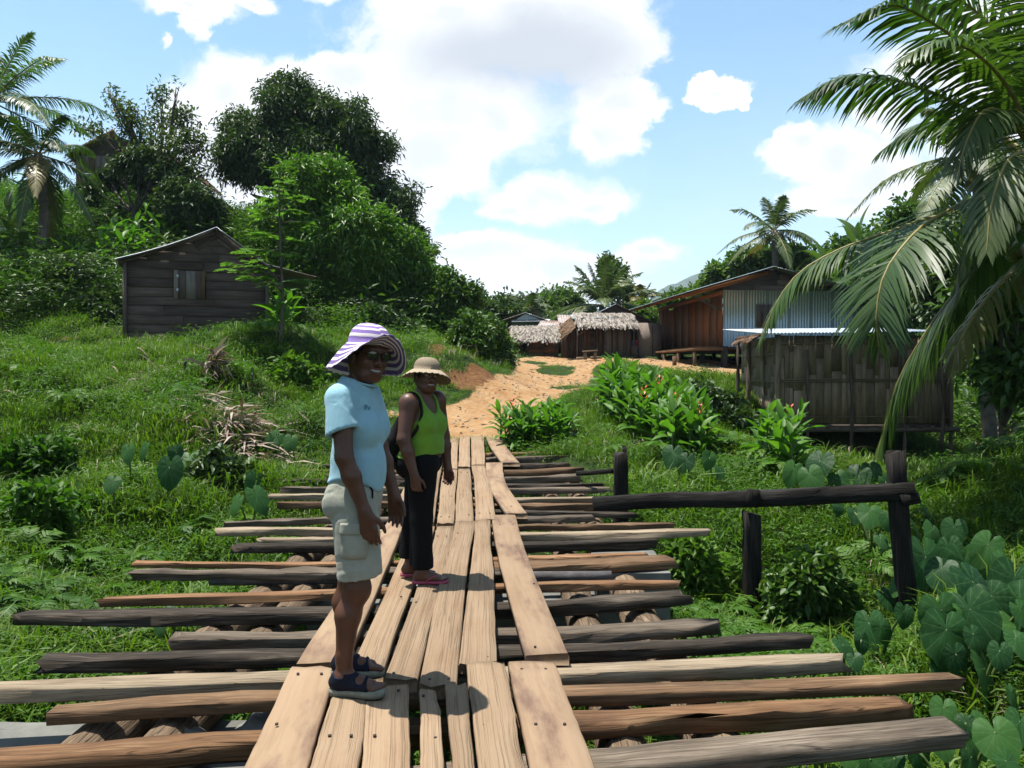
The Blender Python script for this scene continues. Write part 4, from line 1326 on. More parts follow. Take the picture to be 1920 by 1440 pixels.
# ---- sawn boards stacked at the right edge
g = G(1875, 716)
St = empty('board_stack', (g[0], g[1], g[2]), math.radians(-4), 'stack of sawn boards on trestles in the grass right of the bamboo hut', 'board stack')
for k in range(10):
    z = .45 + (k // 3) * .06
    timber('board', [(-1.2 + RND.uniform(-.15, .15), (k % 3) * .28 - .3, z), (1.5 + RND.uniform(-.1, .2), (k % 3) * .28 - .3, z + .01)], .25, .045, M['pale' if k % 2 else 'brown'], St, segs=1, seed=k)
for x in (-.9, .9):
    timber('trestle', [(x, -.5, .36), (x, .5, .36)], .1, .1, M['dark'], St, segs=1, seed=2)
    for yq in (-.4, .4):
        pole('leg', [(x, yq, -.1), (x, yq, .34)], .05, .05, M['dark'], St, n=6, segs=1)
timber('side_board', [(-1.1, -.52, .26), (1.6, -.52, .22)], .05, .18, M['redwood'], St, segs=1, seed=22)
Tw = empty('far_tin_roof_hut', P(1915, 640, 27), 0, 'hut with pale tin roof just entering the right edge behind leaves', 'hut')
corr('roof_sheet', (-.35, 0, 1.0), (2.6, 0, 0), (0, 1.6, .35), M['tin'], Tw, nv=2)
boxpart('wall', (-.2, .2, -1.2), (2, .25, 1.0), M['hutwood'], Tw)


# ------------------------------------------------------------------ plant materials
M['frond'] = leafmat('coconut_frond', (.032, .08, .012), (.06, .13, .018), (.11, .185, .03), trans=.36, rough=.45, per='both', spec=.4)
M['frondfar'] = leafmat('dusty_coconut_frond', (.05, .095, .022), (.09, .145, .034), (.15, .19, .06), trans=.3, rough=.5, per='both', spec=.35)  # paler, greyer green than the other fronds
M['frondold'] = leafmat('yellowing_frond', (.14, .15, .035), (.22, .20, .06), (.26, .20, .09), trans=.25, rough=.4, per='both')
M['rachis'] = plain('frond_midrib', (.30, .25, .07), rough=.5, nscale=5, bump=.05)
M['mango'] = leafmat('dark_mango_leaf', (.036, .080, .022), (.058, .118, .03), (.12, .185, .055), trans=.2, rough=.5, spec=.3)
M['mangolight'] = leafmat('fresh_mango_leaf', (.065, .175, .016), (.105, .26, .022), (.20, .36, .04), trans=.3, rough=.45, spec=.35)
M['feather'] = leafmat('feathery_leaf', (.09, .21, .035), (.13, .28, .045), (.19, .34, .06), trans=.45, rough=.5)
M['scrag'] = leafmat('scraggly_leaf', (.045, .085, .022), (.075, .13, .03), (.15, .20, .06), trans=.3, rough=.4)
M['bush'] = leafmat('bush_leaf', (.045, .11, .017), (.075, .165, .025), (.13, .22, .04), trans=.28, rough=.45)
M['farleaf'] = leafmat('far_tree_leaf', (.045, .10, .022), (.075, .14, .03), (.13, .20, .05), trans=.3, rough=.5)
M['limeleaf'] = leafmat('lime_tree_leaf', (.08, .17, .03), (.12, .22, .04), (.17, .28, .06), trans=.35, rough=.5)
M['canna'] = leafmat('canna_leaf', (.07, .19, .018), (.10, .26, .024), (.15, .33, .035), trans=.42, rough=.48, per='object', spec=.25)
M['banana'] = leafmat('banana_leaf', (.05, .11, .02), (.08, .16, .028), (.13, .20, .05), trans=.35, rough=.35, per='object')
M['grass'] = leafmat('grass_blade', (.058, .138, .008), (.115, .235, .012), (.22, .32, .033), trans=.4, rough=.5, per='both', spec=.25)
M['weed'] = leafmat('weed_leaf', (.036, .105, .010), (.070, .18, .015), (.135, .26, .026), trans=.35, rough=.55, per='both', spec=.2)
M['bark'] = plain('tree_bark', (.12, .10, .08), rough=.9, nscale=9, var=.45, bump=.8)
M['palmbark'] = plain('palm_trunk_bark', (.17, .15, .12), rough=.9, nscale=6, var=.4, bump=.6)
M['flower'] = plain('orange_red_petal', (.75, .10, .03), rough=.5, nscale=30, bump=0)
M['stem'] = plain('green_stem', (.10, .16, .04), rough=.5, nscale=10, bump=.05)
M['coconut'] = plain('green_coconut', (.17, .19, .04), rough=.4, nscale=7, var=.4, bump=.05)
m, nt, b = mat('taro_leaf')
uvn = node(nt, 'ShaderNodeTexCoord').outputs['UV']
s_ = node(nt, 'ShaderNodeSeparateXYZ', None, i0=uvn)
rv = node(nt, 'ShaderNodeObjectInfo').outputs['Random']
colr = ramp(nt, rv, [(0, (.016, .070, .018)), (.5, (.028, .105, .026)), (1, (.065, .18, .035))])
sn = math_(nt, 'ABSOLUTE', math_(nt, 'SINE', math_(nt, 'MULTIPLY', s_.outputs[0], PI * 13)))
vein = math_(nt, 'MULTIPLY', math_(nt, 'SUBTRACT', 1.0, smooth(nt, sn, .04, .22)), .55)
mott = noise(nt, node(nt, 'ShaderNodeTexCoord').outputs['Object'], 7, 4, .6)
colr = mixc(nt, math_(nt, 'MULTIPLY', smooth(nt, mott, .45, .75), .35), colr, (.07, .15, .05))
colr = mixc(nt, math_(nt, 'MULTIPLY', vein, .6), colr, (.12, .22, .08))
nt.links.new(colr, b.inputs['Base Color'])
b.inputs['Roughness'].default_value = .5
b.inputs['Specular IOR Level'].default_value = .18
tr = node(nt, 'ShaderNodeBsdfTranslucent', None, Color=mixc(nt, 1.0, colr, (1.2, 1.4, .6), 'MULTIPLY'))
nt.links.new(node(nt, 'ShaderNodeMixShader', None, Fac=.38, i1=b.outputs[0], i2=tr.outputs[0]).outputs[0], nt.nodes['Material Output'].inputs[0])
M['taro'] = m


def nrm(a): return a / (np.linalg.norm(a, axis=-1, keepdims=True) + 1e-9)


# ------------------------------------------------------------------ palms
def frond_np(curve, n=70, L=.8, w=.035, hang=.35, fwd=.55, droop=.35, seed=0, segs=None, lift=.15, start=.12, gap=.0):
    r = np.random.default_rng(seed)
    k = 40
    c = bez(curve, k)
    T, S, U = frames(c)
    t = np.linspace(start, 1, n)
    Vs, F4, F3 = [], [], []
    base = np.stack([np.interp(t, np.linspace(0, 1, k), c[:, i]) for i in range(3)], -1)
    TT = nrm(np.stack([np.interp(t, np.linspace(0, 1, k), T[:, i]) for i in range(3)], -1))
    SS = nrm(np.stack([np.interp(t, np.linspace(0, 1, k), S[:, i]) for i in range(3)], -1))
    UU = np.cross(SS, TT)
    off = 0
    for sgn in (-1, 1):
        tt = t + r.normal(0, .004, n)
        Ln = L * (np.clip(np.sin(np.clip(tt * .86 + .16, 0, 1) * PI), .12, 1) ** .55)[:, None] * r.uniform(.88, 1.1, (n, 1))
        f = (fwd + .9 * t ** 3)[:, None] + r.normal(0, .06, (n, 1))
        dr = nrm(sgn * SS + f * TT + UU * (lift + r.normal(0, .10, (n, 1))) + np.array((0, 0, -1.0)) * (hang + r.normal(0, .08, (n, 1))))
        wd = nrm(TT - (TT * dr).sum(1)[:, None] * dr)
        W = w * (Ln / L) ** .3 * .5
        d2 = nrm(dr + np.array((0, 0, -1.0)) * droop * (1 + r.normal(0, .25, (n, 1))))
        d3 = nrm(d2 + np.array((0, 0, -1.0)) * droop)
        p0, p1 = base, base + dr * Ln * .4
        p2 = p1 + d2 * Ln * .35
        p3 = p2 + d3 * Ln * .25
        V = np.stack([p0 - wd * W * .7, p0 + wd * W * .7, p1 - wd * W, p1 + wd * W, p2 - wd * W * .75, p2 + wd * W * .75, p3], 1)
        keep = r.random(n) > gap
        V = V[keep]
        m_ = len(V)
        q = np.arange(m_)[:, None] * 7 + off
        F4.append(np.concatenate([q + np.array([[0, 1, 3, 2]]), q + np.array([[2, 3, 5, 4]])]))
        F3.append(q + np.array([[4, 5, 6]]))
        Vs.append(V.reshape(-1, 3))
        off += m_ * 7
    return np.concatenate(Vs), np.concatenate(F4), np.concatenate(F3), c


def frond(parent, curve, mt, rad=.025, origin=(0, 0, 0), rach=None, **kw):
    V, F4, F3, c = frond_np(curve, **kw)
    o = np.array(origin, float)
    f = link('frond', mesh_np('frond', V - o, [F4, F3]), mt, parent)
    rv_, rf, _ = tube_np(c[::3] - o, np.linspace(rad, rad * .18, len(c[::3])), 5)
    link('midrib', mesh_np('midrib', rv_, [rf], True), rach or M['rachis'], f)
    return f


def palm(base, crown, n, L, label, mt='frondfar', seed=0, tilt=(-.5, 1.3), leaf=.55, rad=.13, nl=46, w=.05, coco=0, group=None, sag=.55, az=None):
    r = np.random.default_rng(seed)
    base, crown = np.array(base, float), np.array(crown, float)
    root = empty('coconut_palm', base, 0, label, 'palm tree', group)
    lc = crown - base
    pts = [(0, 0, -.3), lc * .5 + np.array((r.normal(0, .15), 0, 0)), lc]
    pole('trunk', pts, rad * 1.25, rad, M['palmbark'], root, n=9, segs=14, jit=.008, seed=seed)
    for i in range(n):
        a = (i * 2.399 + r.normal(0, .25)) if az is None else az[i % len(az)]
        e = tilt[1] + (tilt[0] - tilt[1]) * (i / max(1, n - 1)) ** .9 + r.normal(0, .08)
        ln = L * r.uniform(.85, 1.12) * (.8 if e > 1.1 else 1)
        hd = np.array((math.cos(a), math.sin(a), 0))
        d0 = hd * math.cos(e) + np.array((0, 0, math.sin(e)))
        sg = sag * (math.cos(e) * .8 + .25)
        pts = [lc + d0 * ln * .02, lc + d0 * ln * .35 + np.array((0, 0, -sg * ln * .05)), lc + d0 * ln * .68 + np.array((0, 0, -sg * ln * .23)), lc + d0 * ln * .95 + np.array((0, 0, -sg * ln * .58))]
        frond(root, pts, M[mt] if not (e < -.25 and r.random() < .5) else M['frondold'], rad=.03, seed=seed * 50 + i, n=nl, L=leaf, w=w, hang=.3, droop=.45)
    for i in range(coco):
        a = r.uniform(0, 2 * PI)
        bm = bmesh.new()
        bmesh.ops.create_icosphere(bm, subdivisions=2, radius=.12)
        for v_ in bm.verts: v_.co.z *= 1.2
        me = bpy.data.meshes.new('coconut')
        bm.to_mesh(me)
        bm.free()
        link('coconut', me, M['coconut'], root, loc=lc + np.array((math.cos(a) * .28, math.sin(a) * .28, -.3 - r.uniform(0, .35))))
    return root


# the big palm whose fronds hang in from the right edge
CP = P(1945, 330, 10.0)
gz = float(ground(CP[0] + .2, CP[1]))
big = empty('coconut_palm', (CP[0] + .2, CP[1], gz), 0, 'large coconut palm with long fronds drooping in from the right edge', 'palm tree')
bo = np.array((CP[0] + .2, CP[1], gz))
pole('trunk', [(0, 0, -.3), (.12, 0, (CP[2] - gz) * .5), CP - bo], .19, .15, M['palmbark'], big, n=12, segs=16, jit=.01, seed=3)
FR = [  # points along each midrib in the picture with their distance; leaflet length, hang
    ([(1940, 300, 10), (1867, 140, 9.8), (1747, 42, 9.7), (1663, 10, 9.6), (1563, 52, 9.5)], .75, .25, 'frond', 84, .30, 12),
    ([(1935, 310, 10), (1827, 213, 10.3), (1713, 160, 10.4), (1630, 142, 10.5), (1563, 150, 10.6), (1500, 186, 10.6)], .85, .45, 'frond', 92, .35, 2),
    ([(1950, 320, 10), (1900, 230, 9.3), (1850, 205, 9.0), (1815, 260, 8.9), (1795, 330, 8.9)], .65, .5, 'frondfar', 64, .5, 3),
    ([(1945, 400, 10), (1847, 368, 9.6), (1747, 413, 9.2), (1697, 457, 9.0), (1657, 517, 8.9), (1643, 590, 8.8), (1648, 650, 8.8)], .95, .25, 'frond', 96, .25, 4),
    ([(1945, 410, 10.2), (1800, 395, 10.6), (1643, 443, 10.8), (1563, 473, 10.9), (1497, 513, 11), (1453, 573, 11), (1425, 640, 11)], .72, .55, 'frond', 96, .5, 5),
    ([(1960, 450, 9.5), (1920, 490, 9.4), (1850, 560, 9.3), (1800, 640, 9.2), (1785, 700, 9.2)], .55, .55, 'frondold', 46, .5, 6),
    ([(1950, 420, 10.4), (1860, 470, 11.2), (1790, 550, 11.6), (1740, 617, 11.8), (1687, 707, 12), (1663, 785, 12.1), (1640, 870, 12.1)], 1.15, 1.1, 'frond', 110, .5, 7),
    ([(1950, 300, 10.2), (1930, 150, 10.6), (1900, 30, 10.8), (1850, -40, 11)], .85, .2, 'frond', 70, .3, 8),
    ([(1950, 310, 9.8), (1990, 150, 9.4), (1970, 20, 9.0), (1900, -50, 8.7)], .85, .2, 'frond', 70, .3, 9),
    ([(1950, 330, 10.4), (1900, 330, 11.4), (1840, 390, 12.2), (1800, 470, 12.6)], .8, .5, 'frondfar', 64, .4, 10),
    ([(1945, 320, 10.3), (1880, 250, 10.9), (1800, 225, 11.4), (1720, 235, 11.8), (1650, 285, 12)], .85, .5, 'frond', 84, .35, 14),
    ([(1950, 310, 9.7), (1900, 180, 9.2), (1830, 100, 8.9), (1760, 80, 8.8), (1690, 110, 8.7)], .8, .35, 'frond', 84, .35, 15),
    ([(1950, 300, 10.2), (1920, 140, 10.4), (1850, 40, 10.5), (1780, -10, 10.6), (1700, -30, 10.6)], .85, .3, 'frond', 84, .3, 16),
    ([(1950, 350, 10.2), (1900, 350, 10.9), (1840, 400, 11.3), (1800, 500, 11.5), (1790, 600, 11.5)], .85, .6, 'frond', 84, .4, 17),
    ([(1955, 330, 9.5), (1930, 290, 8.9), (1890, 300, 8.5), (1860, 380, 8.3), (1850, 470, 8.2)], .7, .5, 'frondfar', 64, .5, 18),
    ([(1960, 300, 10.3), (2040, 200, 10.6), (2140, 260, 10.9), (2200, 380, 11)], .85, .3, 'frond', 60, .3, 11),
    ([(1960, 300, 9.8), (2060, 230, 8.8), (2170, 330, 8.0), (2220, 480, 7.6)], .85, .3, 'frond', 60, .3, 12),
    ([(1950, 330, 9.8), (1985, 380, 8.9), (2005, 480, 8.3), (2010, 600, 8.0)], .8, .3, 'frond', 50, .3, 13),
]
for k, (pts, L, hang, mk_, n, droop, sd) in enumerate(FR):
    frond(big, [P(*p) for p in pts], M[mk_], rad=.032, origin=bo, n=n, L=L, w=.042, hang=hang, droop=droop, seed=sd, fwd=.5, lift=.1, gap=.03)
for i in range(16):
    bm = bmesh.new()
    bmesh.ops.create_icosphere(bm, subdivisions=2, radius=.10)
    for v_ in bm.verts: v_.co.z *= 1.25
    me = bpy.data.meshes.new('coconut')
    bm.to_mesh(me)
    bm.free()
    c = P(1900 + RND.uniform(-12, 45), 385 + RND.uniform(-22, 90), 9.6 + RND.uniform(-.2, .2)) - bo
    link('coconut', me, M['coconut'], big, loc=c)

c2 = P(1835, 292, 16.5)
palm((c2[0] + .3, 16.5, ground(c2[0] + .3, 16.5)), c2, 15, 2.5, 'second coconut palm standing behind the large one above the hut roof', 'frondfar', 31, leaf=.55, rad=.12, nl=52, tilt=(-.6, 1.2), sag=.8, coco=5)
c3 = P(1452, 432, 38)
palm((c3[0], 38, ground(c3[0], 38)), c3, 17, 2.7, 'tall lone coconut palm rising behind the banana plants', 'frondfar', 33, leaf=.55, rad=.14, nl=42, w=.06, tilt=(-.75, 1.35), coco=12, sag=.6)
c4_ = P(1130, 572, 41)
palm((c4_[0], 41, ground(c4_[0], 41)), c4_, 24, 3.6, 'full coconut palm directly behind the pole house roof', 'frondfar', 35, leaf=.6, rad=.16, nl=44, w=.07, tilt=(-.35, 1.4), sag=.55)
c5 = P(995, 578, 48)
palm((c5[0], 48, ground(c5[0], 48)), c5, 11, 2.0, 'small coconut palm showing above the blue tin house', 'frondfar', 36, leaf=.5, rad=.14, nl=34, w=.07, tilt=(-.3, 1.3))
c6 = P(1204, 562, 46)
palm((c6[0], 46, ground(c6[0], 46)), c6, 12, 1.6, 'small yellowish coconut palm between pole house and tin house', 'frondold', 37, leaf=.45, rad=.13, nl=30, w=.07, tilt=(-.4, 1.3))
c7 = P(-18, 190, 25)
palm((c7[0] - .4, 25, ground(c7[0] - .4, 25)), c7, 20, 3.7, 'coconut palm with feathery fronds reaching in at the upper left corner', 'frond', 41, leaf=.62, rad=.14, nl=60, w=.045, tilt=(-.5, 1.15), sag=.55)
c8 = P(72, 290, 24)
palm((c8[0] - .1, 24, ground(c8[0] - .1, 24)), c8, 16, 2.2, 'shorter coconut palm with a yellowing frond in front of the hilltop hut', 'frond', 44, leaf=.5, rad=.12, nl=50, w=.045, tilt=(-.95, 1.1), sag=.75)


# ------------------------------------------------------------------ trees
def leaves_np(blobs, ncl, per, L, W, droop=.5, spread=.18, seed=0, shell=.55, up=.25):
    """leaf clusters spread through ellipsoids; each leaf a folded lance of two triangles"""
    r = np.random.default_rng(seed)
    C = np.array([b_[0] for b_ in blobs], float)
    Rr = np.array([b_[1] for b_ in blobs], float)
    wgt = (Rr[:, 0] * Rr[:, 2] + Rr[:, 0] * Rr[:, 1])
    i = r.choice(len(blobs), ncl, p=wgt / wgt.sum())
    d = nrm(r.normal(0, 1, (ncl, 3)))
    rad = shell + (1 - shell) * r.random(ncl) ** .6
    rad *= 1 + .16 * np.sin(d[:, 0] * 6 + i) * np.sin(d[:, 2] * 7 + i * 2) + .08 * r.normal(0, 1, ncl)
    c = C[i] + d * rad[:, None] * Rr[i]
    n = ncl * per
    cc = np.repeat(c, per, 0)
    dd = np.repeat(d, per, 0)
    pos = cc + r.normal(0, spread, (n, 3)) * .5
    az = nrm(r.normal(0, 1, (n, 3)))
    dr = nrm(dd * .55 + az * .9 + np.array((0, 0, up)) + np.array((0, 0, -droop)))
    sd = nrm(np.cross(dr, nrm(r.normal(0, .55, (n, 3)) + np.array((0, 0, 1.0)))))
    nn = np.cross(sd, dr)
    Ln = L * r.uniform(.65, 1.25, (n, 1))
    Wn = W * r.uniform(.7, 1.25, (n, 1)) * .5
    mid = pos + dr * Ln * .45 + nn * Ln * .05
    tip = pos + dr * Ln + np.array((0, 0, -1.0)) * Ln * .22 * (droop + .2)
    V = np.stack([pos, mid - sd * Wn + nn * Wn * .35, tip, mid + sd * Wn + nn * Wn * .35], 1).reshape(-1, 3)
    q = np.arange(n)[:, None] * 4
    return V, np.concatenate([q + np.array([[0, 1, 2]]), q + np.array([[0, 2, 3]])])


def tree(name, base, blobs, label, cat, mt, ncl, per, L, W, trunk=.25, fork=.35, seed=0, droop=.5, spread=.2, group=None, shell=.55, limbs=True, up=.25, bark='bark'):
    r = np.random.default_rng(seed + 900)
    base = np.array(base, float)
    root = empty(name, base, 0, label, cat, group)
    bl = [(np.array(c, float) - base, np.array(rr, float)) for c, rr in blobs]
    mb = MB()
    top = np.mean([c for c, _ in bl], 0)
    fk = np.array((top[0] * .25, top[1] * .25, max(.3, min(c[2] for c, _ in bl) * fork + top[2] * .12)))
    mb.tube(bez([(0, 0, -.4), fk * .5 + r.normal(0, .06, 3), fk], 8), np.linspace(trunk * 1.3, trunk * .85, 8), 8)
    if limbs:
        for c, rr in bl:
            m_ = fk + (c - fk) * .5 + r.normal(0, .12, 3) * np.linalg.norm(c - fk) * .35
            e = c + r.normal(0, .25, 3) * rr
            mb.tube(bez([fk * .92, m_, e], 8), np.linspace(trunk * .6, trunk * .12, 8), 6)
            for _q in range(3):
                e2 = c + nrm(r.normal(0, 1, 3)) * rr * .75
                mb.tube(bez([m_, (m_ + e2) / 2 + r.normal(0, .1, 3), e2], 6), np.linspace(trunk * .28, trunk * .06, 6), 5)
    link('trunk', mb.mesh('trunk', True), M[bark], root)
    lb = []
    for c, rr in bl:
        lb.append((c, rr * .8))
        for _q in range(7):
            dd = nrm(r.normal(0, 1, 3))
            lb.append((c + dd * rr * r.uniform(.6, .95), rr * r.uniform(.26, .46)))
    V, Ft = leaves_np(lb, ncl, per, L, W, droop, spread, seed, shell, up)
    link('crown', mesh_np('crown', V, [Ft]), M[mt], root)
    return root


def blobs_px(lst, d, depth=.8, jit=1.2, seed=0):
    r = np.random.default_rng(seed + 70)
    out = []
    for it in lst:
        x, y, rr = it[:3]
        dd = d + (it[3] if len(it) > 3 else r.uniform(-jit, jit))
        R_ = rr * dd / F
        out.append((P(x, y, dd), (R_, R_ * depth, R_ * .95)))
    return out


def gb_(px, d):
    x = (px - 960) / F * d
    return (x, d, float(ground(x, d)))


tree('mango_tree', gb_(640, 31), blobs_px([(470, 275, 62, -.5), (445, 240, 42, 0), (530, 200, 62, 0), (555, 165, 34, .3), (600, 250, 70, .6), (655, 235, 60, 0), (690, 275, 46, .3), (520, 290, 66, -.5), (610, 320, 80, 0), (690, 350, 66, .4), (735, 395, 50, 0),
      (720, 440, 70, .5), (775, 450, 38, 0), (745, 510, 62, 0), (640, 420, 90, 1), (660, 500, 80, 1), (440, 300, 36, -.5)], 31), 'tall broad dark mango tree crowning the left hill', 'tree', 'mango', 10500, 8, .25, .062, trunk=.42, seed=1, droop=.7, spread=.3, shell=.35)
tree('mango_tree', gb_(640, 26.5), blobs_px([(585, 345, 62, 0), (540, 400, 52, -.3), (620, 385, 72, .2), (560, 455, 56, 0), (650, 430, 72, -.4), (700, 425, 52, 0), (720, 480, 56, 0), (660, 495, 66, 0), (760, 455, 34, .2), (590, 500, 50, .2), (775, 520, 40, .5)], 26.5),
     'bright green mango tree in front of the tall dark one', 'tree', 'mangolight', 5200, 9, .24, .06, trunk=.28, seed=2, droop=.5, spread=.24, shell=.4)
tree('scraggly_tree', gb_(290, 29), blobs_px([(235, 205, 26), (215, 190, 14), (250, 240, 32), (300, 180, 18), (295, 230, 34), (335, 225, 26), (355, 262, 34), (310, 275, 40), (270, 290, 40), (385, 275, 18), (350, 310, 22), (158, 235, 20), (185, 248, 18), (385, 320, 14), (330, 165, 9), (205, 170, 8)], 29),
     'scraggly thin leaved tree against the sky beside the hilltop hut', 'tree', 'scrag', 620, 7, .19, .075, trunk=.13, seed=3, droop=.35, spread=.3, shell=.2)
tree('dark_shrub_tree', gb_(255, 28), blobs_px([(262, 300, 24), (285, 335, 28), (310, 320, 20), (205, 335, 20), (175, 362, 18), (225, 310, 16)], 28), 'dark leafy small tree shading the hilltop hut', 'tree', 'mango', 700, 7, .22, .08, trunk=.1, seed=4)
tree('shrub', gb_(360, 27.5), blobs_px([(350, 375, 44), (395, 392, 30), (320, 385, 34)], 27.5), 'round dark shrub below the orange shed on the hill edge', 'shrub', 'mango', 800, 7, .22, .08, trunk=.06, seed=5)
tree('bush', gb_(848, 27), blobs_px([(845, 548, 40), (870, 560, 30), (825, 575, 34), (860, 590, 40), (830, 520, 14), (890, 545, 12)], 27), 'rounded bush on the bank right of the mango trees', 'bush', 'bush', 1500, 7, .2, .09, trunk=.08, seed=6)
tree('bush', gb_(900, 23.5), blobs_px([(885, 615, 30), (915, 620, 30), (890, 650, 36), (930, 650, 28), (940, 672, 20), (868, 640, 26)], 23.5), 'leafy bush spilling over the track bank beside the thatched sheds', 'bush', 'bush', 1500, 7, .17, .085, trunk=.05, seed=7)
tree('slender_tree', gb_(795, 28), blobs_px([(795, 480, 16), (805, 510, 20), (790, 530, 18), (812, 470, 8)], 28), 'slight pale green tree at the right edge of the mango crowns', 'tree', 'limeleaf', 220, 6, .2, .08, trunk=.05, seed=8, shell=.1)

SMALL = [
    (105, 1000, 9.0, [(80, 960, 55), (120, 1000, 60), (150, 1060, 50), (60, 1020, 40)], 'weed', 'dark leafy weed bush on the left bank above the long black timber'),
    (60, 900, 10.5, [(40, 880, 50), (90, 860, 36), (20, 920, 40)], 'weed', 'leafy weed bush at the left edge of the bank'),
    (330, 880, 10.9, [(410, 880, 34), (380, 900, 28), (440, 895, 30)], 'mango', 'low dark weed bush on the left bank below the dry leaf heap'),
    (150, 575, 21.2, [(130, 575, 26), (170, 580, 30), (195, 600, 26), (150, 600, 20)], 'mango', 'dark scrub added as shade under the grassy mound left of the board hut'),  # dark leaves added to stand in for shade below the mound's overhang
    (1340, 770, 15.5, [(1320, 750, 34), (1355, 770, 34), (1385, 800, 30), (1340, 790, 30)], 'mango', 'dark low bush between the long canna clump and the bamboo hut'),
    (1330, 1070, 8.3, [(1300, 1050, 40), (1340, 1090, 44), (1290, 1100, 34), (1370, 1110, 30)], 'weed', 'dark green weed bush beside the pier below the old rail'),
    (1500, 1100, 8.0, [(1490, 1110, 34), (1530, 1090, 36), (1470, 1150, 30), (1560, 1120, 26)], 'bush', 'yellow green weed bush under the old rail between its posts'),
    (555, 715, 16.0, [(540, 700, 30), (575, 715, 30), (600, 740, 26), (520, 740, 26)], 'weed', 'leafy scrub on the steep bank behind the front woman', ),
    (470, 755, 14.9, [(450, 745, 26), (485, 760, 26), (510, 790, 24)], 'mango', 'dark scrub on the steep bank edge above the dry leaf heap'),
    (350, 740, 15.0, [(330, 735, 20), (360, 750, 20)], 'weed', 'small leafy scrub below the board hut left of the rotten stump'),
    (720, 620, 24.5, [(700, 600, 34), (740, 620, 30), (680, 630, 26), (770, 630, 26)], 'mango', 'dark scrub in the shade under the mango trees'),
]
for k, (px_, py_, d, bl, mt, lb) in enumerate(SMALL):
    tree('bush', gb_(px_, d), blobs_px(bl, d, jit=.25, seed=k + 80), lb, 'bush', mt, 260 * len(bl), 5, .10 + .004 * d, .045 + .002 * d, trunk=.03, seed=120 + k, spread=.12, droop=.3, limbs=False)

# the thin feathery tree in front of the hut
fb = gb_(527, 17.2)
ft = empty('feathery_tree', fb, 0, 'thin young tree with flat feathery leaf sprays right of the board hut', 'tree')
fo = np.array(fb)
trk = [P(526, 640, 17.2), P(530, 560, 17.2), P(527, 480, 17.2), P(524, 390, 17.2), P(523, 345, 17.2)]
trk[0][2] = fb[2] - .2
pole('trunk', [p - fo for p in trk],   .042, .012, M['bark'], ft, n=8, segs=14, jit=.004, seed=4)
r = np.random.default_rng(77)
mbs = MB()
Vs, Q4, Q3, off = [], [], [], 0
SPR = [(530, 350, 515, 352), (527, 365, 560, 372), (527, 370, 500, 380), (527, 385, 545, 395), (527, 400, 482, 402), (527, 410, 562, 415), (527, 430, 495, 440), (527, 445, 550, 450),
       (527, 460, 470, 470), (527, 470, 540, 480), (528, 500, 450, 465), (528, 510, 432, 492), (529, 530, 440, 505), (529, 520, 470, 490), (529, 525, 500, 500), (529, 520, 560, 525), (529, 540, 500, 520), (529, 535, 470, 512), (530, 360, 535, 340)]
for k, (ax, ay, bx, by) in enumerate(SPR):
    a = P(ax, ay + 10, 17.2)
    e = P(bx, by, 17.2 + r.uniform(-.5, .5))
    mbs.tube(bez([a - fo, (a + e) / 2 - fo + np.array((0, 0, .03)), e - fo], 5), np.linspace(.014, .004, 5), 5)
    for j in range(7):
        t = r.uniform(.45, 1.05)
        s0 = a + (e - a) * t
        an = math.atan2(e[1] - a[1], e[0] - a[0]) + r.uniform(-1.5, 1.5)
        ln = r.uniform(.28, .48)
        hd = np.array((math.cos(an), math.sin(an), r.uniform(-.05, .25)))
        V, F4_, F3_, c = frond_np([s0 - fo, s0 - fo + hd * ln * .5, s0 - fo + hd * ln + np.array((0, 0, -.05))], n=11, L=.13, w=.04, hang=.05, droop=.1, seed=k * 9 + j, lift=0, start=.05)
        Vs.append(V)
        Q4.append(F4_ + off)
        Q3.append(F3_ + off)
        off += len(V)
link('branch', mbs.mesh('branch', True), M['bark'], ft)
link('crown', mesh_np('crown', np.concatenate(Vs), [np.concatenate(Q4), np.concatenate(Q3)]), M['feather'], ft)

# trees beyond the village
FAR = [  # px, d, blobs, material, label
    (930, 46, [(915, 590, 26), (940, 580, 26), (960, 590, 20), (905, 575, 14)], 'farleaf', 'leafy tree behind the blue tin house at its left'),
    (970, 50, [(965, 580, 18), (1000, 600, 20), (985, 590, 18)], 'farleaf', 'leafy tree behind the small palm and blue tin house'),
    (1030, 58, [(1030, 565, 26), (1060, 560, 26), (1000, 575, 20), (1050, 580, 24)], 'limeleaf', 'pale green trees on the rise left of the full palm'),
    (1080, 46, [(1075, 580, 26), (1065, 605, 20), (1095, 600, 20)], 'farleaf', 'dark leafy tree left of the full palm'),
    (1145, 50, [(1143, 502, 20), (1152, 520, 20), (1165, 545, 20)], 'farleaf', 'tall leafy tree rising behind the full palm'),
    (1215, 44, [(1190, 590, 18), (1215, 598, 22), (1235, 600, 18)], 'limeleaf', 'bright green bushes between the pole house and tin house'),
    (1270, 46, [(1255, 566, 14), (1280, 562, 16), (1305, 555, 16), (1235, 575, 10)], 'limeleaf', 'lime green tree above the left end of the long house roof'),
    (1330, 42, [(1328, 535, 16), (1352, 518, 22), (1382, 510, 26), (1340, 505, 8)], 'limeleaf', 'lime green tree with open crown behind the tin house ridge'),
    (1400, 40, [(1400, 490, 26), (1430, 490, 30), (1470, 485, 30)], 'bush', 'leafy bush at the foot of the tall lone palm'),
    (1560, 37, [(1520, 490, 36), (1570, 480, 40), (1620, 480, 46), (1545, 520, 36), (1600, 530, 40)], 'bush', 'dense green bushes under the banana plants'),
]
for k, (px_, d, bl, mt, lb) in enumerate(FAR):
    tree('leafy_tree', gb_(px_, d), blobs_px(bl, d, jit=1.0, seed=k), lb, 'tree', mt, 420 + 60 * len(bl), 6, .34, .16, trunk=.12, seed=20 + k, spread=.3, droop=.3)
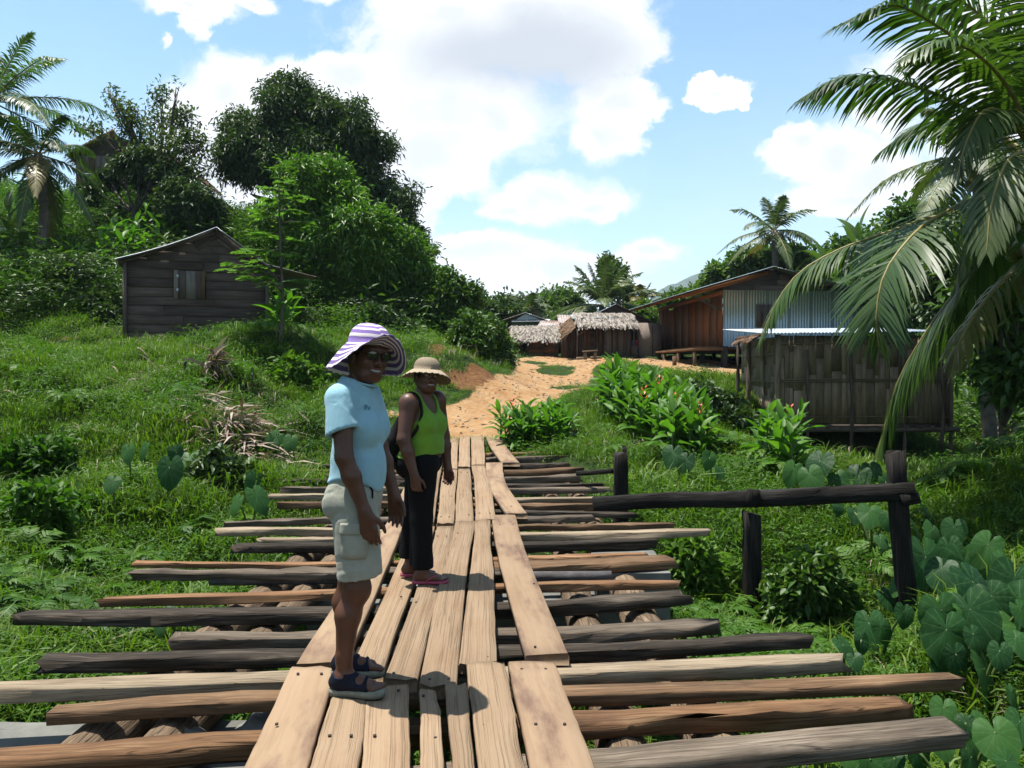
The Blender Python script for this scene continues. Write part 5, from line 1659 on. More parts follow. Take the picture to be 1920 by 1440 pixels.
RT = [
    (1700, 27, [(1690, 440, 60), (1660, 520, 50), (1720, 500, 60), (1740, 420, 50), (1690, 590, 46)], 'bush', 'large shady tree behind the bamboo hut', .16),
    (1830, 24, [(1800, 500, 60), (1850, 470, 70), (1880, 540, 60), (1800, 580, 50), (1760, 540, 46), (1850, 600, 40)], 'mango', 'dark leafy tree behind the large palm fronds', .16),
    (1930, 22, [(1900, 420, 60), (1940, 500, 70), (1910, 580, 50), (1960, 420, 70), (1780, 440, 40), (1880, 340, 40)], 'bush', 'leafy tree filling the right edge under the palm crown', .14),
    (1880, 14.5, [(1850, 450, 50), (1900, 520, 56), (1850, 560, 44), (1900, 620, 50), (1920, 430, 50), (1830, 630, 40), (1870, 680, 40), (1910, 700, 36)], 'bush', 'shady small tree between the bamboo hut and the large palm trunk', .07),
    (1640, 30, [(1610, 560, 34), (1640, 590, 30), (1650, 480, 40)], 'bush', 'bush glimpsed between corrugated house and bamboo hut', .1),
]
for k, (px_, d, bl, mt, lb, tk) in enumerate(RT):
    tree('leafy_tree', gb_(px_, d), blobs_px(bl, d, jit=1.0, seed=k + 40), lb, 'tree', mt, 330 * len(bl), 7, .24, .11, trunk=tk, seed=50 + k, spread=.3, droop=.4)


# ------------------------------------------------------------------ broad-leaved plants
def blade_mesh(name, L, W, bend, n=7, peak=.45, fold=.25, uv=True, tipdrop=0.0, base_w=.06):
    """a long leaf: midrib along +Y then bending down; folded along the rib"""
    t = np.linspace(0, 1, n)
    y = L * np.sin(bend * t) / bend if bend > 1e-3 else L * t
    z = -L * (1 - np.cos(bend * t)) / max(bend, 1e-3)
    w = W * .5 * np.maximum(base_w, np.where(t < peak, np.sin(t / peak * PI / 2) ** .8, np.cos((t - peak) / (1 - peak) * PI / 2) ** .75))
    w[-1] = .002
    V = np.zeros((n, 3, 3))
    V[:, 0] = np.stack([-w, y, z + w * fold], -1)
    V[:, 1] = np.stack([0 * w, y, z], -1)
    V[:, 2] = np.stack([w, y, z + w * fold], -1)
    i = np.arange(n - 1)[:, None] * 3
    Fq = np.concatenate([i + np.array([[0, 1, 4, 3]]), i + np.array([[1, 2, 5, 4]])])
    uvv = np.stack([np.stack([np.full(n, .0), t], -1), np.stack([np.full(n, .5), t], -1), np.stack([np.full(n, 1.0), t], -1)], 1).reshape(-1, 2)
    return mesh_np(name, V.reshape(-1, 3), [Fq], True, uvv[Fq.ravel()])


CANNA = [blade_mesh('leaf', .46, .13, bd, peak=.42, fold=.5) for bd in (.4, .8, 1.2)]
BAN = [blade_mesh('leaf', 1.9, .46, bd, n=9, peak=.4, fold=.35, base_w=.1) for bd in (.5, 1.0, 1.6)]
for me in CANNA: me.materials.append(M['canna'])
for me in BAN: me.materials.append(M['banana'])
STEM = mesh_np('stem', *(lambda q: (q[0], [q[1]]))(tube_np([(0, 0, -.1), (0, 0, .5), (0, 0, 1)], [.016, .013, .008], 5)), True)
STEM.materials.append(M['stem'])
BSTEM = mesh_np('stem', *(lambda q: (q[0], [q[1]]))(tube_np([(0, 0, -.1), (0, 0, .5), (0, 0, 1)], [.11, .09, .06], 8)), True)
BSTEM.materials.append(M['stem'])
_fm = MB()
for i in range(9):
    a = i * 2.4
    p = np.array((math.cos(a) * .03, math.sin(a) * .03, i * .018))
    o_ = np.array((math.cos(a), math.sin(a), .7)) * .07
    s_2 = np.array((-math.sin(a), math.cos(a), 0)) * .022
    _fm.add([p, p + o_ * .5 + s_2, p + o_, p + o_ * .5 - s_2], [[0, 1, 2, 3]])
FLOWER = _fm.mesh('flower')
FLOWER.materials.append(M['flower'])


def leafy_plant(name, base, hgt, nleaf, meshes, stem, label, cat, group, seed, elev=(1.25, .55), sc=1.0, flower=False, startz=.25):
    r = np.random.default_rng(seed)
    root = empty(name, base, 0, label, cat, group)
    root.rotation_euler = (r.normal(0, .08), r.normal(0, .08), r.uniform(0, 6.28))
    s = link('stem', stem, None, root)
    s.scale = (sc, sc, hgt)
    for i in range(nleaf):
        f = i / max(1, nleaf - 1)
        l = link('leaf', meshes[int(r.integers(len(meshes)))], None, root)
        e = elev[1] + (elev[0] - elev[1]) * f + r.normal(0, .12)
        l.location = (0, 0, hgt * (startz + (1 - startz) * f))
        l.rotation_euler = (e, r.normal(0, .25), i * 2.4 + r.normal(0, .35))
        k = sc * r.uniform(.75, 1.15) * (1 - .25 * f)
        l.scale = (k, k, k)
    if flower:
        fl = link('flower', FLOWER, None, root)
        fl.location = (0, 0, hgt * 1.0 + .18)
        fl.scale = (.8, .8, 1.2)
        s2 = link('flower_stalk', STEM, None, root)
        s2.location = (0, 0, hgt * .9)
        s2.scale = (.6, .6, .2 + hgt * .1)
    return root


def fill_poly(poly, n, seed, mind):
    r = np.random.default_rng(seed)
    pl = hits(poly, ground)[:, :2]
    lo, hi = pl.min(0), pl.max(0)
    out = []
    for _ in range(n * 40):
        p = lo + (hi - lo) * r.random(2)
        if poly_sdf(np.array([p[0]]), np.array([p[1]]), pl)[0] < 0 and all((p[0] - a) ** 2 + (p[1] - b2) ** 2 > mind ** 2 for a, b2 in out):
            out.append(p)
            if len(out) >= n: break
    return [(a, b2, float(ground(a, b2))) for a, b2 in out]


CL = [
    ([(1118, 762), (1190, 752), (1260, 800), (1330, 842), (1330, 872), (1262, 872), (1200, 832), (1150, 800)], 95, .13, (.45, .85), 'canna plant in the long glossy clump between the track and the split post', 'cannas in the long clump'),
    ([(930, 832), (990, 815), (1060, 812), (1062, 838), (1000, 848), (945, 848)], 34, .13, (.3, .55), 'canna plant in the low clump at the far right end of the bridge planks', 'cannas by the bridge end'),
    ([(1430, 872), (1490, 866), (1510, 905), (1455, 912)], 16, .14, (.5, 1.0), 'canna plant growing at the left front corner of the bamboo hut', 'cannas by the bamboo hut'),
    ([(195, 470), (330, 440), (345, 465), (260, 500), (190, 540)], 30, .3, (.7, 1.2), 'bright canna plant on the hillside behind the board hut', 'cannas on the hillside'),
    ([(500, 628), (540, 622), (545, 640), (505, 645)], 6, .2, (.6, .9), 'bright leafy plant against the right wall of the board hut', 'leafy plants beside the board hut'),
]
for k, (poly, n, md, hg, lb, gp) in enumerate(CL):
    for i, p in enumerate(fill_poly(poly, n, 60 + k, md)):
        leafy_plant('canna_plant', p, RND.uniform(*hg), 8, CANNA, STEM, lb, 'plant', gp, 1000 * k + i, sc=(1.0 if k < 3 else 1.25) * (hg[1] / .8) ** .3, flower=(i % 24 == 0 and k in (0, 2)) or (k == 1 and i == 3))
for i, (px_, py_) in enumerate([(1045, 765), (905, 812)][:1]):
    pass
for i, (px_, d, hh) in enumerate([(1530, 36, 2.6), (1580, 35, 3.1), (1625, 36, 3.4), (1680, 34, 3.6), (1650, 38, 3.0), (1600, 33, 2.2), (1500, 37, 2.2), (1550, 33, 1.9), (1400, 40, 2.2), (1240, 43, 1.0)]):
    leafy_plant('banana_plant', gb_(px_, d), hh + (2.0 if i < 8 else 0), 8, BAN, BSTEM, 'banana plant with broad upright leaves behind the corrugated house' if i < 9 else 'young banana plant beside the far end of the tin house', 'banana plant', 'banana plants behind the tin house' if i < 9 else None, 300 + i, elev=(1.35, .35), sc=1.0, startz=.65)
for i, (px_, d, hh) in enumerate([(30, 27, 1.6), (10, 25.5, 1.2), (55, 29, 1.5)]):
    leafy_plant('banana_plant', gb_(px_, d), hh, 7, BAN, BSTEM, 'banana plant under the palms at the upper left edge', 'banana plant', 'banana plants at the upper left', 340 + i, elev=(1.3, .3), sc=.8, startz=.5)


def heart_mesh(seed=0):
    r = np.random.default_rng(seed)
    ns, nr = 33, 4
    th = np.linspace(-PI, PI, ns)
    rr = np.interp(np.abs(th) / PI, [0, .08, .2, .4, .6, .78, .9, .97, 1], [1.0, .90, .78, .66, .62, .60, .50, .30, .10])
    rr = rr * (1 + r.normal(0, .015, ns))
    V, UVp = [(0, 0, 0)], [(.5, 0)]
    cup, sw, ph = r.uniform(-.10, .22), r.uniform(.03, .09), r.uniform(0, 6)
    for k in range(1, nr + 1):
        f = k / nr
        x, y = np.sin(th) * rr * f, -np.cos(th) * rr * f
        z = -.22 * f ** 2 * rr ** 2 + .05 * f * np.cos(13 * th) * rr * .5 + cup * np.abs(x) + r.normal(0, .008, ns) - .12 * np.maximum(-y, 0) ** 2 + sw * f * np.sin(3 * th + ph) * rr
        V += list(zip(x, y, z))
        UVp += list(zip((th + PI) / (2 * PI), np.full(ns, f)))
    F3, F4 = [], []
    for j in range(ns - 1):
        F3.append((0, 1 + j, 2 + j))
        for k in range(nr - 1):
            a = 1 + k * ns + j
            F4.append((a, a + ns, a + ns + 1, a + 1))
    UVp = np.array(UVp)
    uv3 = UVp[np.array(F3)]
    uv3[:, 0, 0] = (uv3[:, 1, 0] + uv3[:, 2, 0]) / 2
    uv = np.concatenate([uv3.reshape(-1, 2), UVp[np.array(F4).ravel()]])
    me = mesh_np('leaf', np.array(V), [np.array(F3), np.array(F4)], True, uv)
    me.materials.append(M['taro'])
    return me


HEART = [heart_mesh(i) for i in range(7)]
z4 = lambda x, y: (1340 + x / 2.25, 800 + y / 2.25)
TARO = [z4(x, y) + (s / 2.25,) for x, y, s in [
    (1090, 660, 100), (955, 775, 80), (890, 550, 95), (1265, 650, 95), (1195, 830, 72), (1015, 970, 66), (1135, 1020, 105), (1205, 960, 62), (1155, 500, 70), (990, 510, 66), (725, 720, 60), (650, 830, 66), (700, 850, 56),
    (540, 920, 55), (590, 980, 40), (965, 1185, 66), (1060, 1250, 50), (1185, 1300, 80), (655, 360, 52), (730, 390, 46), (890, 350, 60), (920, 440, 56), (780, 660, 48), (660, 185, 44), (605, 205, 56), (400, 205, 56), (335, 180, 46), (445, 150, 60),
    (960, 600, 66), (1050, 780, 66), (930, 880, 48), (1120, 760, 50), (840, 420, 46), (1010, 430, 46), (1270, 900, 60), (1250, 1130, 56), (560, 1400, 46), (660, 1410, 60), (760, 1400, 44), (860, 1370, 60), (960, 1330, 44), (430, 1250, 40), (390, 1290, 40),
    (1080, 1400, 50), (1230, 1420, 60), (720, 230, 44), (520, 225, 44), (800, 780, 50), (620, 900, 44), (860, 760, 46), (1210, 560, 52), (1290, 780, 60), (700, 480, 36), (590, 370, 34), (520, 340, 30), (940, 1010, 40), (1090, 880, 52), (1290, 1250, 60)]]
_r = np.random.default_rng(202)
for _ in range(6):
    x_, y_ = _r.uniform(1690, 1935), _r.uniform(985, 1440)
    if x_ > 1560 + (1180 - y_) * .75 and (x_ > 1800 - (y_ - 1330) * 6 or y_ < 1330 or x_ > 1690): TARO.append((x_, y_, _r.uniform(28, 54)))
LT = [(318, 880, 26), (355, 862, 20), (330, 850, 18), (240, 845, 16), (270, 840, 16), (212, 905, 14), (445, 940, 18), (482, 930, 24), (480, 905, 22), (518, 820, 18), (545, 825, 16), (580, 835, 12), (290, 925, 10), (130, 478, 12), (148, 470, 11), (320, 1140, 12), (300, 1180, 12), (1262, 850, 18), (1288, 862, 16), (1330, 860, 18), (1305, 822, 18), (1350, 880, 14)]


def taro_group(lst, label_fn, hgt, seed, grp_fn, link_d=.45):
    r = np.random.default_rng(seed)
    pts = []
    for (x, y, s) in lst:
        hh = hgt * r.uniform(.7, 1.1)
        p = hits([(x, y)], lambda a, b2: ground(a, b2) + hh)[0]
        pts.append((p, s * p[1] / F, hh))
    left = list(range(len(pts)))
    k = 0
    while left:
        i = left[0]
        mem = [j for j in left if np.linalg.norm(pts[j][0][:2] - pts[i][0][:2]) < link_d][:6]
        for j in mem: left.remove(j)
        ctr = np.mean([pts[j][0] for j in mem], 0)
        ctr[1] += .12
        ctr[2] = float(ground(ctr[0], ctr[1]))
        root = empty('taro_plant', ctr, 0, label_fn(ctr, len(mem)), 'taro plant', grp_fn(ctr))
        for j in mem:
            p, s, hh = pts[j]
            l = link('leaf', HEART[int(r.integers(7))], None, root)
            l.location = tuple(p - ctr)
            l.rotation_euler = Euler((r.uniform(.7, 1.3), r.normal(0, .28), r.normal(0.05, .55)), 'XYZ')
            kk = r.uniform(.9, 1.3)
            l.scale = (s * r.uniform(1.2, 1.5) * kk, s * 1.5 * kk, s * 1.4)
            a = np.array((r.normal(0, .03), r.normal(0, .03), -.05))
            e = (p - ctr)
            pole('stalk', [a, a + (e - a) * .55 + np.array((0, 0, .08)), e], .014, .008, M['stem'], root, n=5, segs=5)
        k += 1


def taro_label(c, n):
    if c[1] > 9.3:
        return 'taro plant growing in the shade at the foot of the bamboo hut', 'taro at the bamboo hut'
    px_ = 960 + c[0] / c[1] * F
    if px_ > 1790: return 'large taro plant with hanging leaves at the right edge of the patch', 'taro at the right edge'
    if c[1] < 5.6: return 'taro plant close against the ends of the nearest cross timbers', 'taro by the timber ends'
    if px_ < 1640: return 'small taro plant in the weeds between the two rail posts', 'taro between the rail posts'
    return 'taro plant crowding around the foot of the leaning rail post', 'taro by the leaning post'


taro_group(TARO, lambda c, n: taro_label(c, n)[0], .55, 7, lambda c: taro_label(c, 1)[1])


def lt_label(c, n):
    if c[0] > 0: return 'pale taro plant at the lower edge of the long canna clump'
    if c[1] > 18: return 'bluish taro plant at the foot of the dark hillside left of the board hut'
    return 'taro plant scattered in the grassy left bank beside the bridge'


taro_group(LT, lt_label, .5, 9, lambda c: 'taro by the cannas' if c[0] > 0 else ('taro under the hill' if c[1] > 18 else 'taro on the left bank'), .5)


# ------------------------------------------------------------------ ground cover
def tuft(n, L, W, lean, seed, spread=.1, seg=3):
    r = np.random.default_rng(seed)
    V, F4, F3 = [], [], []
    for i in range(n):
        a = r.uniform(0, 2 * PI)
        b0 = np.array((r.normal(0, spread), r.normal(0, spread), -.02))
        h = L * r.uniform(.5, 1.2)
        ln = lean * r.uniform(.3, 1.3)
        d = np.array((math.cos(a), math.sin(a), 0))
        s = np.array((-math.sin(a), math.cos(a), 0)) * W * r.uniform(.7, 1.2) * .5
        k = len(V)
        p1 = b0 + d * h * ln * .3 + np.array((0, 0, h * .55))
        p2 = b0 + d * h * ln * .95 + np.array((0, 0, h * (.92 - .35 * ln)))
        V += [b0 - s * .7, b0 + s * .7, p1 - s, p1 + s, p2]
        F4.append((k, k + 1, k + 3, k + 2))
        F3.append((k + 2, k + 3, k + 4))
    return mesh_np('tuft', np.array(V), [np.array(F4), np.array(F3)])


def weed(n, Hh, L, W, seed, spread=.14):
    r = np.random.default_rng(seed)
    pos = np.stack([r.normal(0, spread, n), r.normal(0, spread, n), Hh * r.random(n) ** .7], -1)
    dr = nrm(np.stack([r.normal(0, 1, n), r.normal(0, 1, n), r.uniform(-.3, .6, n)], -1))
    sd = nrm(np.cross(dr, np.array((0, 0, 1.0)) + r.normal(0, .3, (n, 3))))
    Ln = L * r.uniform(.6, 1.3, (n, 1))
    Wn = W * r.uniform(.6, 1.2, (n, 1)) * .5
    nn = np.cross(sd, dr)
    mid = pos + dr * Ln * .45
    V = np.stack([pos, mid - sd * Wn + nn * Wn * .3, pos + dr * Ln - nn * Ln * .15, mid + sd * Wn + nn * Wn * .3], 1).reshape(-1, 3)
    q = np.arange(n)[:, None] * 4
    return mesh_np('weed', V, [np.concatenate([q + np.array([[0, 1, 2]]), q + np.array([[0, 2, 3]])])])


def fern(seed, n=7, L=.45):
    r = np.random.default_rng(seed)
    V, A, B_, off = [], [], [], 0
    for i in range(n):
        a = i * 2 * PI / n + r.normal(0, .3)
        d = np.array((math.cos(a), math.sin(a), 0))
        v_, f4, f3, c = frond_np([(0, 0, 0), d * L * .4 + np.array((0, 0, L * .55)), d * L * .8 + np.array((0, 0, L * .62)), d * L * 1.1 + np.array((0, 0, L * .4))], n=16, L=.12, w=.028, hang=.05, droop=.15, seed=seed * 10 + i, lift=0, start=.15)
        V.append(v_)
        A.append(f4 + off)
        B_.append(f3 + off)
        off += len(v_)
    return mesh_np('fern', np.concatenate(V), [np.concatenate(A), np.concatenate(B_)])


def scatter(name, protos, pos, rot, scl, idx, label):
    """ground cover: one object of points that carries its tufts"""
    col = bpy.data.collections.new(name + '_tufts')
    for i, (me, mt) in enumerate(protos):
        if not me.materials: me.materials.append(mt)
        col.objects.link(bpy.data.objects.new('%02d_%s' % (i, name), me))
    me = bpy.data.meshes.new(name)
    me.vertices.add(len(pos))
    me.vertices.foreach_set('co', np.ascontiguousarray(pos, dtype=np.float32).ravel())
    for nm, tp, arr in (('rot', 'FLOAT_VECTOR', rot), ('scl', 'FLOAT', scl), ('idx', 'INT', idx)):
        at = me.attributes.new(nm, tp, 'POINT')
        at.data.foreach_set('vector' if tp == 'FLOAT_VECTOR' else 'value', np.ascontiguousarray(arr, dtype=np.int32 if tp == 'INT' else np.float32).ravel())
    ng = bpy.data.node_groups.new(name, 'GeometryNodeTree')
    ng.interface.new_socket('Geometry', in_out='INPUT', socket_type='NodeSocketGeometry')
    ng.interface.new_socket('Geometry', in_out='OUTPUT', socket_type='NodeSocketGeometry')
    gi, go = ng.nodes.new('NodeGroupInput'), ng.nodes.new('NodeGroupOutput')
    ci = ng.nodes.new('GeometryNodeCollectionInfo')
    ci.inputs['Collection'].default_value = col
    ci.inputs['Separate Children'].default_value = True
    ci.inputs['Reset Children'].default_value = True
    ip = ng.nodes.new('GeometryNodeInstanceOnPoints')
    ip.inputs['Pick Instance'].default_value = True
    def na(nm, tp):
        n = ng.nodes.new('GeometryNodeInputNamedAttribute')
        n.data_type = tp
        n.inputs['Name'].default_value = nm
        return [o for o in n.outputs if o.enabled][0]
    L_ = ng.links.new
    L_(gi.outputs[0], ip.inputs['Points'])
    L_(ci.outputs[0], ip.inputs['Instance'])
    L_(na('idx', 'INT'), ip.inputs['Instance Index'])
    L_(na('rot', 'FLOAT_VECTOR'), ip.inputs['Rotation'])
    L_(na('scl', 'FLOAT'), ip.inputs['Scale'])
    L_(ip.outputs[0], go.inputs[0])
    o = link(name, me)
    mod = o.modifiers.new('tufts', 'NODES')
    mod.node_group = ng
    return tag(o, label, None, None, 'stuff')


def sample(n, seed, d0=3.0, d1=46, ulo=-.86, uhi=.86):
    r = np.random.default_rng(seed)
    d = np.exp(r.uniform(math.log(d0), math.log(d1), n))
    x = d * r.uniform(ulo, uhi, n)
    # hillside faces seen square on need as many tufts as the flats
    return x, d, r


def in_rect(x, y, ox, oy, yaw, x0, x1, y0, y1):
    c, s = math.cos(yaw), math.sin(yaw)
    lx_, ly_ = (x - ox) * c + (y - oy) * s, -(x - ox) * s + (y - oy) * c
    return (lx_ > x0) & (lx_ < x1) & (ly_ > y0) & (ly_ < y1)


def blocked(x, y):
    b_ = in_rect(x, y, -7.86, 20, math.radians(21.5), -1.75, 1.8, -.45, 3.2)
    b_ |= in_rect(x, y, 7.54, 28.6, YAW2, -1.4, 5.9, -.2, 8.2)
    b_ |= in_rect(x, y, 1.98, 33, 0, -.3, 4.4, -.6, 4)
    b_ |= in_rect(x, y, -.1, 33.6, 0, -.9, 2.2, -.3, 2)
    b_ |= in_rect(x, y, 0, 40, 0, -1, 2.2, -.2, 4)
    b_ |= in_rect(x, y, 0, 0, 0, -1.75, 1.35, 6.4, 7.6) | in_rect(x, y, 0, 0, 0, -3.2, -.9, 2.6, 4.35)
    b_ |= in_rect(x, y, 5.66, 17, 0, .1, 3.5, .2, 2.4)
    return b_


TAROP = hits([(1600, 1150), (1740, 1010), (1925, 960), (1990, 1440), (1560, 1450)])[:, :2]


def cover(name, n, seed, protos, dens, scale, label, tilt=.18, **kw):
    x, y, r = sample(n, seed, **kw)
    p = dens(x, y) * np.clip(1.1 - 1.6 * path_mask(x, y), 0, 1) * np.clip(1.1 - 1.2 * soil_mask(x, y), 0, 1) * np.where(poly_sdf(x, y, TAROP) < 0, .3, 1.0)
    keep = (r.random(n) < p) & ~blocked(x, y)
    x, y = x[keep], y[keep]
    z = ground(x, y)
    m_ = len(x)
    rot = np.stack([r.normal(0, tilt, m_), r.normal(0, tilt, m_), r.uniform(0, 6.28, m_)], -1)
    s = scale(x, y) * r.uniform(.65, 1.35, m_)
    return scatter(name, protos, np.stack([x, y, z - .01], -1), rot, s, r.integers(0, len(protos), m_), label)


def shade_zone(x, y):
    """the bridge shuts the light out of the gully bed"""
    return np.where((np.abs(x) < 1.25) & (y < 12.5), .12, 1.0)


TG = [(tuft(46, .62, .016, 1.25, 160 + i, .10), M['grass']) for i in range(3)]
DRY = [(tuft(16, .26, .010, 1.2, 60 + i, .12), M['dry']) for i in range(2)]
GR = [(tuft(34, .20, .012, .8, i, .13), M['grass']) for i in range(4)] + [(tuft(26, .30, .012, 1.1, 9 + i, .12), M['grass']) for i in range(2)]
WD = [(weed(80, .20, .055, .026, i, .14), M['weed']) for i in range(3)] + [(weed(70, .30, .075, .026, 5 + i, .15), M['weed']) for i in range(2)]
FE = [(fern(i), M['weed']) for i in range(3)]
hill = lambda x, y: np.clip((ground_base(x, y) - 2.6) / 1.2, 0, 1) * (x < -1)
def near_path(x, y):
    return np.clip(.35 + poly_sdf(x, y, PATHW) / 2.2, .35, 1)


cover('grass', 94000, 1, GR, lambda x, y: shade_zone(x, y) * (1 - .6 * hill(x, y)) * np.clip(.75 + fbm(x * .8, y * .7, 3, 61) * 1.8, .1, 1), lambda x, y: (.52 + .019 * y + .25 * (np.abs(x) > 1.5) * (y < 11) + fbm(x * .6, y * .5, 2, 3) * .6) * near_path(x, y), 'bright green grass over the banks and the village green')
cover('dry_grass', 5000, 8, DRY, lambda x, y: shade_zone(x, y) * np.clip(.25 + 2.5 * fbm(x * .7, y * .6, 2, 91), 0, .8) * (1 - hill(x, y)), lambda x, y: .6 + .022 * y, 'dry straw stalks among the green grass', d1=30)
cover('tall_grass', 3200, 12, TG, lambda x, y: (np.abs(x) > 1.6) * np.clip(-.25 + 3.2 * fbm(x * .5 + 9, y * .4, 3, 131), 0, 1) * (y < 19) * (1 - hill(x, y)), lambda x, y: (.55 + .02 * y) * near_path(x, y), 'long arching clumps of grass on the gully banks', d1=20)
cover('weeds', 34000, 2, WD, lambda x, y: shade_zone(x, y) * np.clip(.30 + 2.8 * fbm(x * .55, y * .45, 3, 41) + .30 * ((y < 11) & (np.abs(x) > 1.4)) * (x < 9) + .9 * hill(x, y) - .5 * (y > 26) * (x > -1) , 0, 1), lambda x, y: (.6 + .022 * y + .5 * hill(x, y)) * near_path(x, y), 'broad leaved weeds growing through the grass')
cover('ferns', 1100, 3, FE, lambda x, y: np.clip(4 * fbm(x * .5, y * .4, 2, 51) + .35 * (x < -1.6) * (y < 14) * (y > 6), 0, 1) * (np.abs(x) > 1.5) * (y < 15), lambda x, y: .75 + 0 * x, 'small ferns among the weeds on the gully banks', d1=16)
SH = [(weed(330, .7, .12, .05, 70 + i, .40), M['bush']) for i in range(1)] + [(weed(330, .8, .13, .045, 95, .40), M['mango'])] + [(weed(330, .6, .11, .045, 80 + i, .42), M['weed']) for i in range(2)] + [(weed(300, .7, .15, .05, 90, .38), M['mango']), (weed(70, .9, .34, .10, 97, .38), M['bush'])]
cover('undergrowth', 9000, 4, SH, lambda x, y: np.clip(hill(x, y) * (y < 36) * (1 - .95 * ((x < -8) & (y > 28.3))) * 1.1 * np.clip(.7 + 2.2 * fbm(x * .4, y * .4, 2, 31), 0, 1) + ((x > 9.6) & (y > 11)) * .45 * np.clip(.5 + 2.5 * fbm(x * .4, y * .4, 2, 33), 0, 1) + .6 * (y > 38) + ((x > 4) & (x < 12) & (y > 19.6) & (y < 25)) * 0, 0, 1), lambda x, y: .7 + .010 * y, 'dense shrubby undergrowth on the hillside and at the wood edge', d0=10, d1=60)


# ------------------------------------------------------------------ dead leaves and sticks
def litter(name, px_, py_, rx, ry, n, L, W, hgt, label, seed, cat='leaf pile', sky=.25):
    r = np.random.default_rng(seed)
    c = G(px_, py_)
    a = r.normal(0, .5, (n, 2))
    x, y = c[0] + a[:, 0] * rx, c[1] + a[:, 1] * ry
    z = ground(x, y) + .10 + hgt * np.exp(-(a ** 2).sum(1) * 2) * r.random(n)
    base = np.stack([x, y, z], -1)
    an = r.normal(-.6, .9, n)
    d = nrm(np.stack([np.cos(an), np.sin(an) * .7, r.normal(-.1, sky, n)], -1))
    s = nrm(np.cross(d, np.array((0, 0, 1.0)) + r.normal(0, .5, (n, 3))))
    Ln, Wn = L * r.uniform(.4, 1.3, (n, 1)), W * r.uniform(.5, 1.3, (n, 1)) * .5
    mid = base + d * Ln * .5 + np.array((0, 0, .04))
    tip = base + d * Ln
    V = np.stack([base - s * Wn * .6, base + s * Wn * .6, mid - s * Wn, mid + s * Wn, tip], 1)
    q = np.arange(n)[:, None] * 5
    me = mesh_np(name, (V - c).reshape(-1, 3), [q + np.array([[0, 1, 3, 2]]), q + np.array([[2, 3, 4]])])
    return tag(link(name, me, M['dry'], loc=c), label, cat, None, 'stuff' if cat == 'leaf pile' else None)


litter('dry_leaf_pile', 445, 822, .75, 1.0, 330, .55, .035, .25, 'heap of dry grey palm leaves spilled down the left bank', 1)
litter('dry_leaf_pile', 290, 712, .45, .7, 110, .4, .03, .12, 'small patch of dry grey leaves below the board hut', 2)
litter('dead_stump', 398, 700, .18, .3, 80, .45, .07, .35, 'brown rotten palm stump with hanging dead leaves on the bank edge', 3, 'stump', .9)
litter('dry_leaf_pile', 390, 765, .35, .5, 60, .5, .03, .1, 'thin trail of dead stalks leading down to the heap of leaves', 4)
for k, (a, c) in enumerate([((330, 765), (425, 790)), ((200, 728), (225, 735)), ((212, 705), (222, 718)), ((5, 750), (35, 762)), ((258, 668), (275, 680)), ((365, 665), (364, 690)), ((310, 838), (375, 828))]):
    p, q_ = G(*a), G(*c)
    o = pole('fallen_stick', [p + (0, 0, .14), (p + q_) / 2 + (0, 0, .17), q_ + (0, 0, .14)], .018, .012, M['pale'], None, n=6, segs=4, jit=.004, seed=k)
    tag(o, 'pale fallen stick lying on the left grass bank', 'stick', 'sticks on the left bank')
# dark stump on the right bank
c = G(1868, 862)
litter('rotting_stump', 1865, 850, .35, .5, 120, .4, .08, .55, 'dark rotting stump with torn bark on the right bank', 6, 'stump', 1.2)


# bits of leaf, twig and stone trodden into the track
def bits(name, n, seed, L, W, mt, label):
    r = np.random.default_rng(seed)
    lo, hi = PATHW.min(0), PATHW.max(0)
    p = lo + (hi - lo) * r.random((n * 6, 2))
    p = p[path_mask(p[:, 0], p[:, 1]) > .5][:n]
    n = len(p)
    z = ground(p[:, 0], p[:, 1])
    c = np.stack([p[:, 0], p[:, 1], z + .008], -1)
    a = r.uniform(0, 6.28, n)
    d = np.stack([np.cos(a), np.sin(a), r.normal(0, .15, n)], -1)
    s = np.stack([-np.sin(a), np.cos(a), r.normal(0, .2, n)], -1)
    Ln, Wn = L * r.uniform(.4, 1.5, (n, 1)), W * r.uniform(.5, 1.4, (n, 1))
    up = np.array((0, 0, 1.0)) * Wn * .7
    V = np.stack([c - d * Ln, c - s * Wn, c + d * Ln, c + s * Wn, c + up], 1).reshape(-1, 3)
    q = np.arange(n)[:, None] * 5
    tag(link(name, mesh_np(name, V, [np.concatenate([q + np.array([[a_, b_2, 4]]) for a_, b_2 in ((0, 1), (1, 2), (2, 3), (3, 0))])]), mt), label, None, None, 'stuff')


bits('leaf_litter', 420, 5, .07, .022, M['brown'], 'brown leaf bits and twigs lying on the dirt track')
bits('pebbles', 380, 6, .035, .03, M['rock'], 'small stones scattered on the dirt track')


